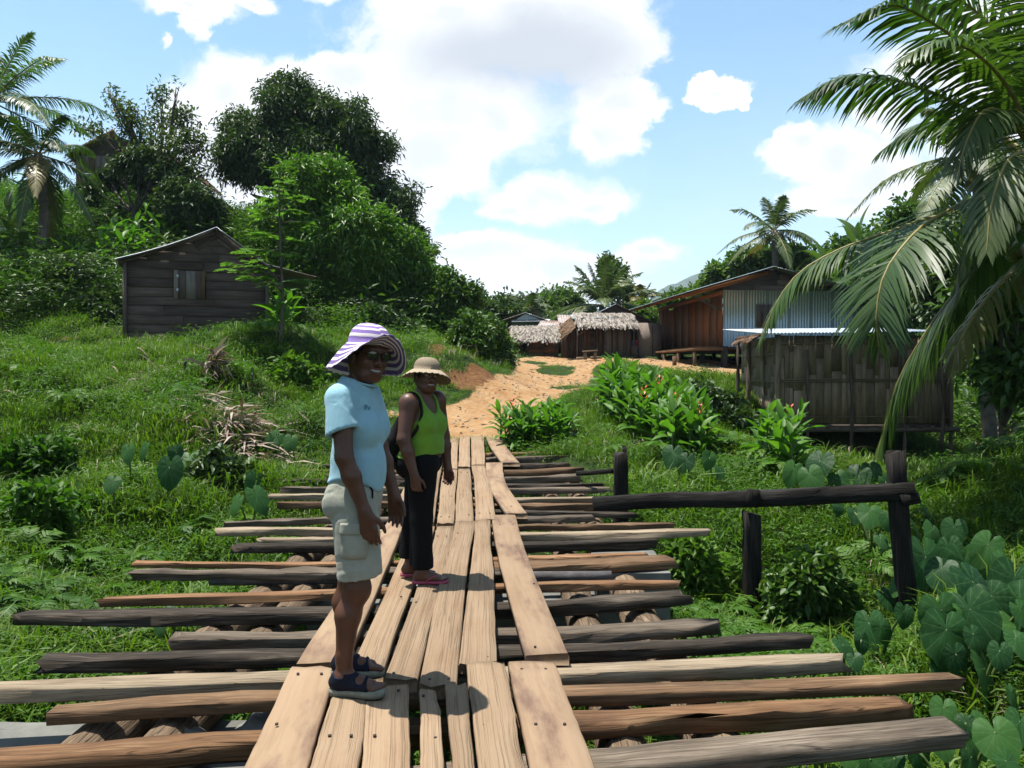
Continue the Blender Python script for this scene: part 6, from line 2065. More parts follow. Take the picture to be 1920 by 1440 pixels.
# ------------------------------------------------------------------ people: smooth blended bodies
class Field:
    """a signed distance field on a grid, meshed as one closed surface"""
    def __init__(s, lo, hi, h=.0055):
        s.lo, s.h = np.array(lo, float), h
        s.n = np.ceil((np.array(hi) - s.lo) / h).astype(int) + 1
        s.D = np.full(s.n, .25, np.float32)
        s.ax = [s.lo[i] + h * np.arange(s.n[i]) for i in range(3)]

    def box(s, lo, hi):
        a = np.clip(np.floor((np.array(lo) - s.lo) / s.h).astype(int), 0, s.n)
        b_ = np.clip(np.ceil((np.array(hi) - s.lo) / s.h).astype(int) + 1, 0, s.n)
        sl = tuple(slice(a[i], b_[i]) for i in range(3))
        X = s.ax[0][sl[0]][:, None, None]
        Y = s.ax[1][sl[1]][None, :, None]
        Z = s.ax[2][sl[2]][None, None, :]
        return sl, X, Y, Z

    def put(s, sl, d, k, op='add'):
        A = s.D[sl]
        if op == 'sub':
            d = -d
            h = np.maximum(k - np.abs(A - d), 0) if k > 0 else 0
            s.D[sl] = np.maximum(A, d) + (h * h / (4 * k) if k > 0 else 0)
        else:
            h = np.maximum(k - np.abs(A - d), 0) if k > 0 else 0
            s.D[sl] = np.minimum(A, d) - (h * h / (4 * k) if k > 0 else 0)

    def cap(s, a, b_, ra, rb=None, k=.02, op='add'):
        rb = ra if rb is None else rb
        a, b_ = np.array(a, float), np.array(b_, float)
        R_ = max(ra, rb) + .05 + k
        sl, X, Y, Z = s.box(np.minimum(a, b_) - R_, np.maximum(a, b_) + R_)
        ba = b_ - a
        t = np.clip(((X - a[0]) * ba[0] + (Y - a[1]) * ba[1] + (Z - a[2]) * ba[2]) / (ba @ ba + 1e-12), 0, 1)
        d = np.sqrt((X - a[0] - t * ba[0]) ** 2 + (Y - a[1] - t * ba[1]) ** 2 + (Z - a[2] - t * ba[2]) ** 2) - (ra + (rb - ra) * t)
        s.put(sl, d, k, op)

    def ell(s, c, r, M3=None, k=.02, op='add'):
        c, r = np.array(c, float), np.array(r, float)
        R_ = r.max() + .05 + k
        sl, X, Y, Z = s.box(c - R_, c + R_)
        x, y, z = X - c[0], Y - c[1], Z - c[2]
        if M3 is not None:
            m = np.asarray(M3)
            x, y, z = m[0, 0] * x + m[1, 0] * y + m[2, 0] * z, m[0, 1] * x + m[1, 1] * y + m[2, 1] * z, m[0, 2] * x + m[1, 2] * y + m[2, 2] * z
        k0 = np.sqrt((x / r[0]) ** 2 + (y / r[1]) ** 2 + (z / r[2]) ** 2)
        k1 = np.sqrt((x / r[0] ** 2) ** 2 + (y / r[1] ** 2) ** 2 + (z / r[2] ** 2) ** 2) + 1e-9
        s.put(sl, k0 * (k0 - 1) / k1, k, op)

    def clip(s, fn):
        """keep only where fn(X,Y,Z) < 0"""
        X, Y, Z = s.ax[0][:, None, None], s.ax[1][None, :, None], s.ax[2][None, None, :]
        s.D = np.maximum(s.D, fn(X, Y, Z).astype(np.float32))

    def mesh(s, name, relax=2):
        D = s.D
        ins = D < 0
        nx, ny, nz = D.shape
        cnt = np.zeros((nx - 1, ny - 1, nz - 1), np.int8)
        for i in (0, 1):
            for j in (0, 1):
                for k in (0, 1):
                    cnt += ins[i:nx - 1 + i, j:ny - 1 + j, k:nz - 1 + k]
        act = (cnt > 0) & (cnt < 8)
        I = np.argwhere(act)
        idx = np.full(act.shape, -1, np.int32)
        idx[act] = np.arange(len(I))
        acc = np.zeros((len(I), 3))
        num = np.zeros(len(I))
        C = [(i, j, k) for i in (0, 1) for j in (0, 1) for k in (0, 1)]
        val = {c: D[I[:, 0] + c[0], I[:, 1] + c[1], I[:, 2] + c[2]].astype(float) for c in C}
        for a in C:
            for ax_ in range(3):
                if a[ax_] == 0:
                    b_ = list(a)
                    b_[ax_] = 1
                    b_ = tuple(b_)
                    va, vb = val[a], val[b_]
                    m = (va < 0) != (vb < 0)
                    t = np.where(m, va / np.where(m, va - vb, 1), 0)
                    p = np.tile(np.array(a, float), (len(I), 1))
                    p[:, ax_] += t
                    acc += p * m[:, None]
                    num += m
        V = s.lo + s.h * (I + acc / num[:, None])
        quads = []
        for ax_ in range(3):
            o1, o2 = (ax_ + 1) % 3, (ax_ + 2) % 3
            n1 = [slice(None)] * 3
            n2 = [slice(None)] * 3
            n1[ax_], n2[ax_] = slice(0, -1), slice(1, None)
            A, B_ = ins[tuple(n1)], ins[tuple(n2)]
            E = np.argwhere(A != B_)
            E = E[(E[:, o1] > 0) & (E[:, o2] > 0) & (E[:, o1] < D.shape[o1] - 1) & (E[:, o2] < D.shape[o2] - 1)]
            fl = A[E[:, 0], E[:, 1], E[:, 2]]
            def at(d1, d2):
                q = E.copy()
                q[:, o1] -= d1
                q[:, o2] -= d2
                return idx[q[:, 0], q[:, 1], q[:, 2]]
            Q = np.stack([at(1, 1), at(0, 1), at(0, 0), at(1, 0)], -1)
            Q[~fl] = Q[~fl][:, ::-1]
            quads.append(Q)
        Fq = np.concatenate(quads)
        for _ in range(relax):
            S = np.zeros_like(V)
            n = np.zeros(len(V))
            for a, b_ in ((0, 1), (1, 2), (2, 3), (3, 0)):
                np.add.at(S, Fq[:, a], V[Fq[:, b_]])
                np.add.at(n, Fq[:, a], 1)
                np.add.at(S, Fq[:, b_], V[Fq[:, a]])
                np.add.at(n, Fq[:, b_], 1)
            V = V * .5 + .5 * S / np.maximum(n, 1)[:, None]
        return V, Fq


def cloth_folds(V, Fq, amp, sc, seed, dirs=(1, 1, 1), gx=None):
    N_ = np.zeros_like(V)
    fn = np.cross(V[Fq[:, 2]] - V[Fq[:, 0]], V[Fq[:, 3]] - V[Fq[:, 1]])
    for i in range(4): np.add.at(N_, Fq[:, i], fn)
    N_ = nrm(N_)
    a = V[:, 0] * sc * dirs[0] + V[:, 1] * sc * .7
    b_ = V[:, 2] * sc * dirs[2] + V[:, 1] * sc * .5
    d = fbm(a, b_, 3, seed)
    rg = 1 - np.abs(d) * 4.0          # thin ridges
    w = amp * (d * 1.6 + .30 * np.clip(rg, -1, 1))
    if gx is not None: w = w * gx(V)
    return V + N_ * w[:, None]


def rotz(a): return np.array([[math.cos(a), -math.sin(a), 0], [math.sin(a), math.cos(a), 0], [0, 0, 1.0]])
def roty(a): return np.array([[math.cos(a), 0, math.sin(a)], [0, 1, 0], [-math.sin(a), 0, math.cos(a)]])
def rotx(a): return np.array([[1, 0, 0], [0, math.cos(a), -math.sin(a)], [0, math.sin(a), math.cos(a)]])


def hand(Fd, wrist, down, front, out, s=1.0, curl=.35, side=1):
    """palm, four unequal bent fingers, thumb. down: wrist->fingers, front: towards the thumb side, out: back of the hand"""
    w = np.array(wrist, float)
    d, f, o = nrm(np.array(down, float)), nrm(np.array(front, float)), nrm(np.array(out, float))
    Fd.cap(w, w + d * .03 * s, .026 * s, .028 * s, k=.02)
    for t in np.linspace(-.026, .026, 4):
        Fd.cap(w + d * .018 * s + f * t * .55 * s, w + d * .085 * s + f * t * s, .0165 * s, .0135 * s, k=.014)
    for i, (t, ln) in enumerate(zip((.028, .0095, -.009, -.027), (.072, .080, .074, .058))):
        p = w + d * .085 * s + f * t * s
        c = curl * (1 + .18 * i)
        d1 = nrm(d * math.cos(c * .5) - o * math.sin(c * .5) + f * (t * 2.2))
        d2 = nrm(d * math.cos(c * 1.6) - o * math.sin(c * 1.6) + f * (t * 1.0))
        d3 = nrm(d * math.cos(c * 2.3) - o * math.sin(c * 2.3))
        p1 = p + d1 * ln * .46 * s
        p2 = p1 + d2 * ln * .32 * s
        p3 = p2 + d3 * ln * .24 * s
        Fd.cap(p - d * .012, p1, .0098 * s, .0088 * s, k=.006)
        Fd.cap(p1, p2, .0090 * s, .0080 * s, k=.004)
        Fd.cap(p2, p3, .0080 * s, .0068 * s, k=.004)
    b_ = w + d * .028 * s + f * .022 * s - o * .006
    t1 = b_ + (d * .62 + f * .60 - o * .35) * .040 * s
    t2 = t1 + (d * .85 + f * .25 - o * .35) * .034 * s
    t3 = t2 + (d * .95 + f * .05 - o * .25) * .024 * s
    Fd.cap(b_, t1, .015 * s, .0115 * s, k=.012)
    Fd.cap(t1, t2, .0112 * s, .0098 * s, k=.005)
    Fd.cap(t2, t3, .0098 * s, .0078 * s, k=.004)


def foot(Fd, ankle, yaw, z0, s=1.0, toes=True):
    R3 = rotz(yaw)
    a = np.array((ankle[0], ankle[1], z0), float)
    g = lambda x, y, z: a + R3 @ np.array((x, y, z)) * s
    Fd.cap(np.array(ankle, float), g(-.012, 0, .055), .036 * s, .036 * s, k=.02)
    Fd.ell(g(-.035, 0, .030), (.036 * s, .031 * s, .030 * s), R3, k=.02)
    Fd.cap(g(-.01, 0, .052), g(.09, .004, .032), .036 * s, .024 * s, k=.025)
    Fd.cap(g(-.02, -.006, .022), g(.115, -.022, .019), .022 * s, .019 * s, k=.025)
    Fd.cap(g(-.02, .006, .022), g(.125, .022, .020), .022 * s, .020 * s, k=.025)
    if toes:
        sg = 1 if ankle[1] < 0 else -1     # big toe on the inner side
        for i, (y, ln, r_) in enumerate(((.034, .178, .0125), (.014, .176, .0095), (-.003, .168, .009), (-.019, .156, .0085), (-.033, .142, .008))):
            Fd.cap(g(.115, y * .8 * sg, .016), g(ln, y * sg, .011), r_ * s * 1.05, r_ * s, k=.005)
    return g


def head(Fd, c, R3, s=1.0):
    g = lambda x, y, z: np.array(c) + R3 @ (np.array((x, y, z)) * s)
    E = lambda p, r, k=.02, op='add': Fd.ell(g(*p), np.array(r) * s, R3, k, op)
    K = lambda a, b_, ra, rb, k=.012, op='add': Fd.cap(g(*a), g(*b_), ra * s, rb * s, k, op)
    E((-.008, 0, .035), (.098, .076, .088))
    E((.030, 0, -.030), (.062, .062, .080), .03)
    E((.052, 0, -.086), (.034, .036, .026), .03)
    K((-.02, .05, -.045), (.05, .026, -.088), .022, .02, .03)
    K((-.02, -.05, -.045), (.05, -.026, -.088), .022, .02, .03)
    for q in (-1, 1):
        E((.060, q * .040, -.026), (.026, .024, .022), .022)
        E((-.006, q * .078, -.012), (.019, .010, .031), .008)
        E((.099, q * .033, .010), (.017, .021, .012), .014, 'sub')
    K((.086, -.036, .031), (.086, .036, .031), .014, .014, .02)
    K((.088, 0, .012), (.109, 0, -.026), .0085, .0155, .012)
    for q in (-1, 1): E((.098, q * .0145, -.030), (.0125, .0105, .0095), .008)
    K((.088, -.022, -.050), (.088, .022, -.050), .0085, .0085, .008)
    K((.086, -.018, -.074), (.086, .018, -.074), .0100, .0100, .008)
    E((.100, 0, -.061), (.016, .030, .0075), .006, 'sub')
    return g


def facebits(root, g, R3, lip):
    """teeth, lips and eyes as their own pieces"""
    mb = MB()
    n = 8
    for i in range(n):
        a0 = -.026 + i * .0065
        for (z0, z1) in ((-.0665, -.0560),):
            x = lambda y: .0945 - 9.5 * y * y
            y0, y1 = a0 + .0003, a0 + .0062
            zz = lambda y: 10 * y * y
            V = [g(x(y0), y0, z0 + zz(y0)), g(x(y1), y1, z0 + zz(y1)), g(x(y1), y1, z1 + zz(y1) * .7), g(x(y0), y0, z1 + zz(y0) * .7)]
            Vb = [g(x(y0) - .006, y0, z0 + zz(y0)), g(x(y1) - .006, y1, z0 + zz(y1)), g(x(y1) - .006, y1, z1 + zz(y1) * .7), g(x(y0) - .006, y0, z1 + zz(y0) * .7)]
            mb.add(V + Vb, [[0, 1, 2, 3], [4, 7, 6, 5], [0, 4, 5, 1], [3, 2, 6, 7], [0, 3, 7, 4], [1, 5, 6, 2]])
    link('teeth', mb.mesh('teeth'), M['tooth'], root)
    mb = MB()
    ys = np.linspace(-.031, .031, 11)
    for z, r_ in ((-.0515, .0052), (-.0725, .0062)):
        sgn = 1 if z > -.06 else -1
        pts = [g(.0985 - 12 * y * y, y, z + (9 if sgn < 0 else 6.5) * y * y + (0.0014 * math.cos(y * 260) if sgn > 0 else 0)) for y in ys]
        mb.tube(pts, r_ * np.sqrt(np.clip(1 - (ys / .034) ** 2, .05, 1)), 8)
    link('lips', mb.mesh('lips', True), lip, root)
    for q in (-1, 1):
        bm = bmesh.new()
        bmesh.ops.create_uvsphere(bm, u_segments=14, v_segments=10, radius=.0118)
        for v_ in bm.verts: v_.co = Vector(g(*(np.array((.0815, q * .033, .010)) + np.array(v_.co))))
        me = bpy.data.meshes.new('eye')
        bm.to_mesh(me)
        bm.free()
        e = link('eye', me, M['eyewhite'], root)
        bm = bmesh.new()
        bmesh.ops.create_uvsphere(bm, u_segments=10, v_segments=8, radius=.0058)
        for v_ in bm.verts: v_.co = Vector(g(*(np.array((.0895, q * .033, .010)) + np.array(v_.co))))
        me = bpy.data.meshes.new('iris')
        bm.to_mesh(me)
        bm.free()
        link('iris', me, M['iris'], e)


def hatmesh(g, crown_r, crown_h, brim, edge, ns=72, seed=0, wave=.012, z0=.055, back=0.0, scallop=.004, sq=(1.12, 1.0)):
    """crown and brim turned on a head frame; edge(theta) gives the brim's lift; UV v runs along the profile"""
    th = np.linspace(0, 2 * PI, ns, endpoint=False)
    r = np.random.default_rng(seed)
    prof = []
    for t in np.linspace(0, 1, 9): prof.append(('c', t))
    for t in np.linspace(.08, 1, 12): prof.append(('b', t))
    V, vv = [], []
    for kind, t in prof:
        for a in th:
            if kind == 'c':
                ang = t * PI / 2
                rr = crown_r * (math.sin(ang) ** .8)
                z = z0 + crown_h * math.cos(ang) ** .75
                rx_, ry_ = rr * sq[0], rr * sq[1]
            else:
                rr = crown_r + brim * t
                z = z0 + edge(a) * t ** 1.25 + wave * t * math.sin(3 * a + seed) + (scallop * math.sin(a * 26) if t == 1 else 0)
                rx_, ry_ = rr + crown_r * (sq[0] - 1), rr
            V.append(g(back + rx_ * math.cos(a), ry_ * math.sin(a), z))
            vv.append(t * .5 if kind == 'c' else .5 + t * .5)
    V, vv = np.array(V), np.array(vv)
    k = len(prof)
    i = np.arange(k - 1)[:, None] * ns
    j = np.arange(ns)[None]
    Fq = np.stack([i + j, i + ns + j, i + ns + (j + 1) % ns, i + (j + 1) % ns], -1).reshape(-1, 4)
    uu = np.tile(th / (2 * PI), k)
    uv = np.stack([uu[Fq], vv[Fq]], -1)
    uv[..., 0] = np.where((uv[..., 0].max(1) - uv[..., 0].min(1) > .5)[:, None] & (uv[..., 0] < .5), uv[..., 0] + 1, uv[..., 0])
    me = mesh_np('hat', V, [Fq], True, uv.reshape(-1, 2))
    return me


def solidify(o, t):
    m_ = o.modifiers.new('thickness', 'SOLIDIFY')
    m_.thickness = t
    m_.offset = 0


# materials
def skinmat(name, c, c2):
    m, nt, b = mat(name)
    oc = node(nt, 'ShaderNodeTexCoord').outputs['Object']
    n1 = noise(nt, oc, 9, 4, .6)
    n2 = noise(nt, oc, 220, 3, .6)
    nt.links.new(ramp(nt, n1, [(.3, c), (.7, c2)]), b.inputs['Base Color'])
    b.inputs['Roughness'].default_value = .45
    b.inputs['Specular IOR Level'].default_value = .3
    nt.links.new(node(nt, 'ShaderNodeBump', None, Strength=.12, Distance=.003, Height=n2).outputs[0], b.inputs['Normal'])
    return m


def fabric(name, c, var=.12, sc=600, rough=.9, bump=.15):
    m, nt, b = mat(name)
    oc = node(nt, 'ShaderNodeTexCoord').outputs['Object']
    n1 = noise(nt, oc, 14, 4, .6)
    n2 = noise(nt, oc, sc, 2, .6)
    lo, hi = tuple(x * (1 - var) for x in c), tuple(min(1, x * (1 + var)) for x in c)
    nt.links.new(ramp(nt, n1, [(.3, lo), (.7, hi)]), b.inputs['Base Color'])
    b.inputs['Roughness'].default_value = rough
    b.inputs['Specular IOR Level'].default_value = .15
    b.inputs['Sheen Weight'].default_value = .1 if max(c) > .1 else 0
    n3 = noise(nt, vmath(nt, 'MULTIPLY', oc, (1, 1, .6)), 20, 4, .55, .9)
    nt.links.new(node(nt, 'ShaderNodeBump', None, Strength=bump, Distance=.02, Height=math_(nt, 'ADD', math_(nt, 'MULTIPLY', n2, .25), n3)).outputs[0], b.inputs['Normal'])
    return m


M['skinA'] = skinmat('deep_brown_skin', (.11, .044, .025), (.155, .064, .036))
M['skinB'] = skinmat('brown_skin', (.11, .048, .031), (.15, .070, .045))
M['lip'] = plain('lip', (.17, .055, .045), rough=.4, nscale=60, bump=.05)
M['tooth'] = plain('tooth', (.80, .78, .72), rough=.25, nscale=50, var=.05, bump=0)
M['eyewhite'] = plain('eye_white', (.6, .56, .52), rough=.2, nscale=50, var=.05, bump=0)
M['iris'] = plain('dark_iris', (.015, .008, .006), rough=.1, nscale=50, bump=0)
M['hair'] = plain('black_hair', (.010, .008, .007), rough=.7, nscale=90, bump=.8)
M['tee'] = fabric('pale_blue_jersey', (.38, .66, .78), .06, bump=.3)
M['khaki'] = fabric('pale_khaki_cotton', (.42, .42, .34), .12, bump=.35)
M['lime'] = fabric('lime_green_jersey', (.20, .42, .040), .10, bump=.4)
M['blackcloth'] = fabric('black_trouser_cloth', (.005, .005, .006), .3)
M['navy'] = fabric('navy_sandal_fabric', (.007, .011, .026), .3, rough=.7)
M['trim'] = plain('pale_grey_trim', (.45, .47, .45), rough=.6, nscale=40)
M['sole'] = plain('grey_green_sole', (.26, .27, .21), rough=.8, nscale=30)
M['tread'] = plain('black_tread', (.02, .018, .016), rough=.9, nscale=30)
M['pink'] = plain('pink_rubber', (.45, .07, .13), rough=.55, nscale=40, var=.15)
M['gold'] = plain('gold_metal', (.75, .55, .25), rough=.25, metal=1.0, nscale=30, bump=0)
M['lens'] = plain('dark_lens', (.02, .018, .012), rough=.06, nscale=9, bump=0, spec=.8)
M['blackframe'] = plain('black_plastic_frame', (.01, .01, .01), rough=.3, nscale=30, bump=0)
M['bag'] = fabric('black_bag_cloth', (.012, .012, .013), .3)
M['badge'] = plain('dark_print', (.05, .13, .19), rough=.9, nscale=30, bump=0)

m, nt, b = mat('purple_striped_straw')
uvn = node(nt, 'ShaderNodeTexCoord').outputs['UV']
s_ = node(nt, 'ShaderNodeSeparateXYZ', None, i0=uvn)
wob = noise(nt, vmath(nt, 'MULTIPLY', uvn, (9, 3, 1)), 1.0, 3, .5)
vv_ = math_(nt, 'ADD', math_(nt, 'ADD', s_.outputs[1], math_(nt, 'MULTIPLY', s_.outputs[0], .083)), math_(nt, 'MULTIPLY_ADD', wob, .03, -.015))
st = math_(nt, 'SINE', math_(nt, 'MULTIPLY', vv_, 2 * PI * 9))
f1 = smooth(nt, st, .15, .35)
fib = noise(nt, vmath(nt, 'MULTIPLY', uvn, (160, 200, 1)), 1.0, 3, .6)
pc = mixc(nt, smooth(nt, s_.outputs[1], .45, .6), (.15, .075, .33), (.07, .02, .18))
cc_ = mixc(nt, f1, pc, (.70, .63, .58))
cc_ = mixc(nt, math_(nt, 'MULTIPLY', fib, .35), cc_, (.3, .26, .34))
nt.links.new(cc_, b.inputs['Base Color'])
b.inputs['Roughness'].default_value = .8
nt.links.new(node(nt, 'ShaderNodeBump', None, Strength=.5, Distance=.004, Height=math_(nt, 'ADD', fib, math_(nt, 'MULTIPLY', st, .3))).outputs[0], b.inputs['Normal'])
M['hatpurple'] = m
m, nt, b = mat('woven_straw')
uvn = node(nt, 'ShaderNodeTexCoord').outputs['UV']
w1 = node(nt, 'ShaderNodeTexWave', {'bands_direction': 'DIAGONAL'}, Vector=vmath(nt, 'MULTIPLY', uvn, (24, 16, 1)), Scale=1.0).outputs[1]
w2 = node(nt, 'ShaderNodeTexWave', {'bands_direction': 'DIAGONAL'}, Vector=vmath(nt, 'MULTIPLY', uvn, (-24, 16, 1)), Scale=1.0).outputs[1]
ww = math_(nt, 'MULTIPLY', w1, w2)
sb = node(nt, 'ShaderNodeSeparateXYZ', None, i0=uvn).outputs[1]
rad = node(nt, 'ShaderNodeTexWave', {'bands_direction': 'X'}, Vector=vmath(nt, 'MULTIPLY', uvn, (30, 1, 1)), Scale=1.0).outputs[1]
ww = node(nt, 'ShaderNodeMix', {'data_type': 'FLOAT'}, i0=smooth(nt, sb, .5, .62), i2=ww, i3=rad).outputs[0]
nt.links.new(ramp(nt, ww, [(.0, (.16, .11, .06)), (.3, (.45, .34, .21)), (1, (.62, .51, .36))]), b.inputs['Base Color'])
b.inputs['Roughness'].default_value = .8
nt.links.new(node(nt, 'ShaderNodeBump', None, Strength=.6, Distance=.004, Height=ww).outputs[0], b.inputs['Normal'])
M['straw'] = m


def glasses(root, g, dark, name):
    fr = MB()
    r_ = .0022 if dark else .0016
    for q in (-1, 1):
        th = np.linspace(0, 2 * PI, 21)
        pts = [g(.110 - 3.2 * (q * .034 + .024 * math.cos(a)) ** 2 * 1.0, q * .034 + .025 * math.cos(a), .008 + .018 * math.sin(a)) for a in th]
        fr.tube(pts, r_, 5)
        fr.tube([g(.104 - .006, q * .059, .012), g(.05, q * .078, .014), g(-.005, q * .082, .008)], r_, 5)
    fr.tube([g(.109, -.010, .013), g(.112, 0, .016), g(.109, .010, .013)], r_, 5)
    o = link(name, fr.mesh(name, True), M['blackframe'] if dark else M['gold'], root)
    if dark:
        for q in (-1, 1):
            V, F_ = [g(.111 - 3.2 * (q * .034) ** 2, q * .034, .008)], []
            th = np.linspace(0, 2 * PI, 20, endpoint=False)
            V += [g(.1085 - 3.2 * (q * .034 + .024 * math.cos(a)) ** 2, q * .034 + .0245 * math.cos(a), .008 + .0175 * math.sin(a)) for a in th]
            n = len(V)
            V += [v - R0 @ np.array((.002, 0, 0)) for v in V] if False else [np.array(v) - (g(.002, 0, 0) - g(0, 0, 0)) for v in V]
            for i in range(20):
                a, c = 1 + i, 1 + (i + 1) % 20
                F_ += [[0, a, c], [n, n + c, n + a]]
            link('lens', mesh_np('lens', np.array(V), [np.array(F_)], True), M['lens'], o)
    return o


def outline_sole(g, z0, z1, s, wid=1.0):
    x = np.array([-.075, -.068, -.04, .0, .05, .10, .14, .172, .190, .188, .160, .12, .06, .0, -.04, -.068])
    y = np.array([0, -.024, -.034, -.033, -.034, -.044, -.046, -.036, -.012, .014, .036, .042, .036, .034, .034, .024]) * wid
    n = len(x)
    V = [g(a / 1.0, c, z0) for a, c in zip(x, y)] + [g(a * 1.0, c, z1) for a, c in zip(x, y)]
    i = np.arange(n)
    Fq = np.stack([i, (i + 1) % n, n + (i + 1) % n, n + i], -1)
    return np.array(V), [Fq, np.array([list(range(n))[::-1], [n + k for k in range(n)]])]


def build_body(name_loc, spec):
    pass


# ============ the taller woman: striped hat, pale blue T-shirt, khaki shorts
A0 = np.array((-0.747, 3.83, 0.002))
WA = empty('person', A0, 0, 'woman in purple striped sun hat, pale blue shirt and khaki shorts standing on the planks', 'person', None)
TY = math.radians(-12)
RT = rotz(TY)
hy = math.radians(-52)
HR = rotz(hy) @ roty(math.radians(4)) @ rotx(math.radians(-7))
HC = np.array((.062, -.01, 1.578))
LEG_A = dict(hipn=(.010, -.085, .88), kneen=(.022, -.105, .49), anklen=(-.030, -.115, .105), hipf=(-.005, .085, .88), kneef=(-.045, .10, .49), anklef=(-.072, .12, .105))
SH = {'n': np.array((-.040, -.148, 1.375)), 'f': np.array((.030, .150, 1.38))}
EL = {'n': np.array((-.012, -.212, 1.118)), 'f': np.array((.075, .232, 1.13))}
WR = {'n': np.array((.080, -.205, .872)), 'f': np.array((.150, .205, .895))}
SOLE = .034


def torso_A(Fd, e=0.0, legs=True, k=.05):
    T = lambda x, y, z: RT @ np.array((x, y, 0)) + np.array((.008, 0, z))
    Fd.ell(T(-.005, 0, 1.27), (.084 + e, .138 + e, .155 + e), RT, k)
    Fd.ell(T(.0, 0, 1.08), (.100 + e, .124 + e, .15 + e), RT, k)
    Fd.ell(T(-.008, 0, .93), (.104 + e, .148 + e, .13 + e), RT, k)
    Fd.cap(T(-.03, -.12, 1.375), T(-.03, .12, 1.375), .052 + e, .052 + e, k)
    Fd.cap(T(-.02, 0, 1.38), T(-.01, 0, 1.43), .07 + e, .06 + e, k)
    for q in (-1, 1):
        Fd.ell(T(.062, q * .060, 1.235), (.054 + e, .056 + e, .062 + e), RT, .04)
        Fd.ell(T(-.058, q * .062, .885), (.074 + e, .078 + e, .085 + e), RT, .04)
    Fd.ell(T(.048, 0, 1.03), (.050 + e, .09 + e, .10 + e), RT, .05)


B_ = Field((-.26, -.36, -.0), (.32, .33, 1.76), .0052)
torso_A(B_)
for sd in 'nf':
    h_, k_, a_ = (np.array(LEG_A[q + sd]) for q in ('hip', 'knee', 'ankle'))
    B_.cap(h_, k_ + (0, 0, .03), .088, .060, .04)
    B_.ell(k_ + (.012, 0, .0), (.056, .052, .06), None, .03)
    calf = k_ + (a_ - k_) * .30 + np.array((-.022, 0, 0))
    B_.cap(k_, calf, .054, .057, .03)
    B_.cap(calf, a_ + (-.004, 0, .06), .057, .036, .03)
    B_.cap(a_ + (-.004, 0, .08), a_, .036, .036, .02)
    for q in (-1, 1): B_.ell(a_ + (-.005, q * .030, -.01), (.015, .011, .016), None, .012)
    B_.cap(SH[sd], EL[sd], .053, .040, .03)
    B_.ell(SH[sd] + (0, 0, -.01), (.056, .052, .06), None, .03)
    B_.cap(EL[sd], EL[sd] + (WR[sd] - EL[sd]) * .35, .040, .042, .02)
    B_.cap(EL[sd] + (WR[sd] - EL[sd]) * .35, WR[sd], .042, .0265, .02)
gA = [foot(B_, LEG_A['anklen'], math.radians(-6), SOLE), foot(B_, LEG_A['anklef'], math.radians(4), SOLE)]
hand(B_, WR['n'], (.20, .05, -1), (.9, -.15, .15), (-.15, -1, 0), 1.08, .32)
hand(B_, WR['f'], (.12, -.05, -1), (.95, -.25, .1), (.2, 1, 0), 1.06, .30)
B_.cap((.0, 0, 1.40), HC + HR @ np.array((-.022, 0, -.07)), .060, .054, .03)
gH = head(B_, HC, HR, 1.04)
V, Fq = B_.mesh('body')
link('body', mesh_np('body', V, [Fq], True), M['skinA'], WA)
facebits(WA, gH, HR, M['lip'])
glasses(WA, gH, True, 'sunglasses')
# hair
Hf = Field(HC - .17, HC + .17, .006)
Hf.ell(gH(-.018, 0, .030), np.array((.103, .084, .092)) * 1.04, HR, 0)
Hf.ell(gH(-.07, 0, -.03), np.array((.055, .06, .06)), HR, .03)
_c = HC
Hf.clip(lambda X, Y, Z: ((X - _c[0]) * HR[0, 0] + (Y - _c[1]) * HR[1, 0] + (Z - _c[2]) * HR[2, 0]) * .9 - .055 + np.maximum(0, -((X - _c[0]) * HR[0, 2] + (Y - _c[1]) * HR[1, 2] + (Z - _c[2]) * HR[2, 2])) * 1.3)
V, Fq = Hf.mesh('hair', 1)
link('hair', mesh_np('hair', V, [Fq], True), M['hair'], WA)
# shirt
S1 = Field((-.26, -.34, .88), (.32, .34, 1.52), .0052)
torso_A(S1, .019)
_hem = lambda X, Y, Z: (.982 - .16 * (X - .0) + .02 * np.sin(Y * 30)) - Z
S1.clip(_hem)
for sd in 'nf':
    d_ = nrm(EL[sd] - SH[sd])
    e_ = SH[sd] + (EL[sd] - SH[sd]) * .56
    far = 1 if sd == 'f' else -1
    Ss = Field((-.26, -.34, .88), (.32, .34, 1.52), .0052)
    Ss.cap(SH[sd] + (0, 0, .004), SH[sd] + (EL[sd] - SH[sd]) * .7, .0645, .076, .0)
    Ss.clip(lambda X, Y, Z: (X - e_[0]) * d_[0] + (Y - e_[1]) * d_[1] + (Z - e_[2]) * d_[2] + .25 * (X - e_[0]))
    Ss.cap(SH[sd] + (EL[sd] - SH[sd]) * .40, SH[sd] + (EL[sd] - SH[sd]) * .9, .056, .062, .006, 'sub')
    hh = np.maximum(.03 - np.abs(S1.D - Ss.D), 0)
    S1.D = np.minimum(S1.D, Ss.D) - hh * hh / .12
S1.ell((.022, -.005, 1.492), (.076, .070, .058), None, .008, 'sub')
V, Fq = S1.mesh('shirt', 1)
V = cloth_folds(V, Fq, .012, 8, 4, (1, 1, .8))
sh_ = link('shirt', mesh_np('shirt', V, [Fq], True), M['tee'], WA)
mb = MB()
pts = [np.array((.022 + .074 * math.cos(a), -.005 + .068 * math.sin(a), 1.455 - .020 * math.cos(a))) for a in np.linspace(0, 2 * PI, 28)]
mb.tube(pts, .006, 6)
link('collar', mb.mesh('collar', True), M['tee'], sh_)
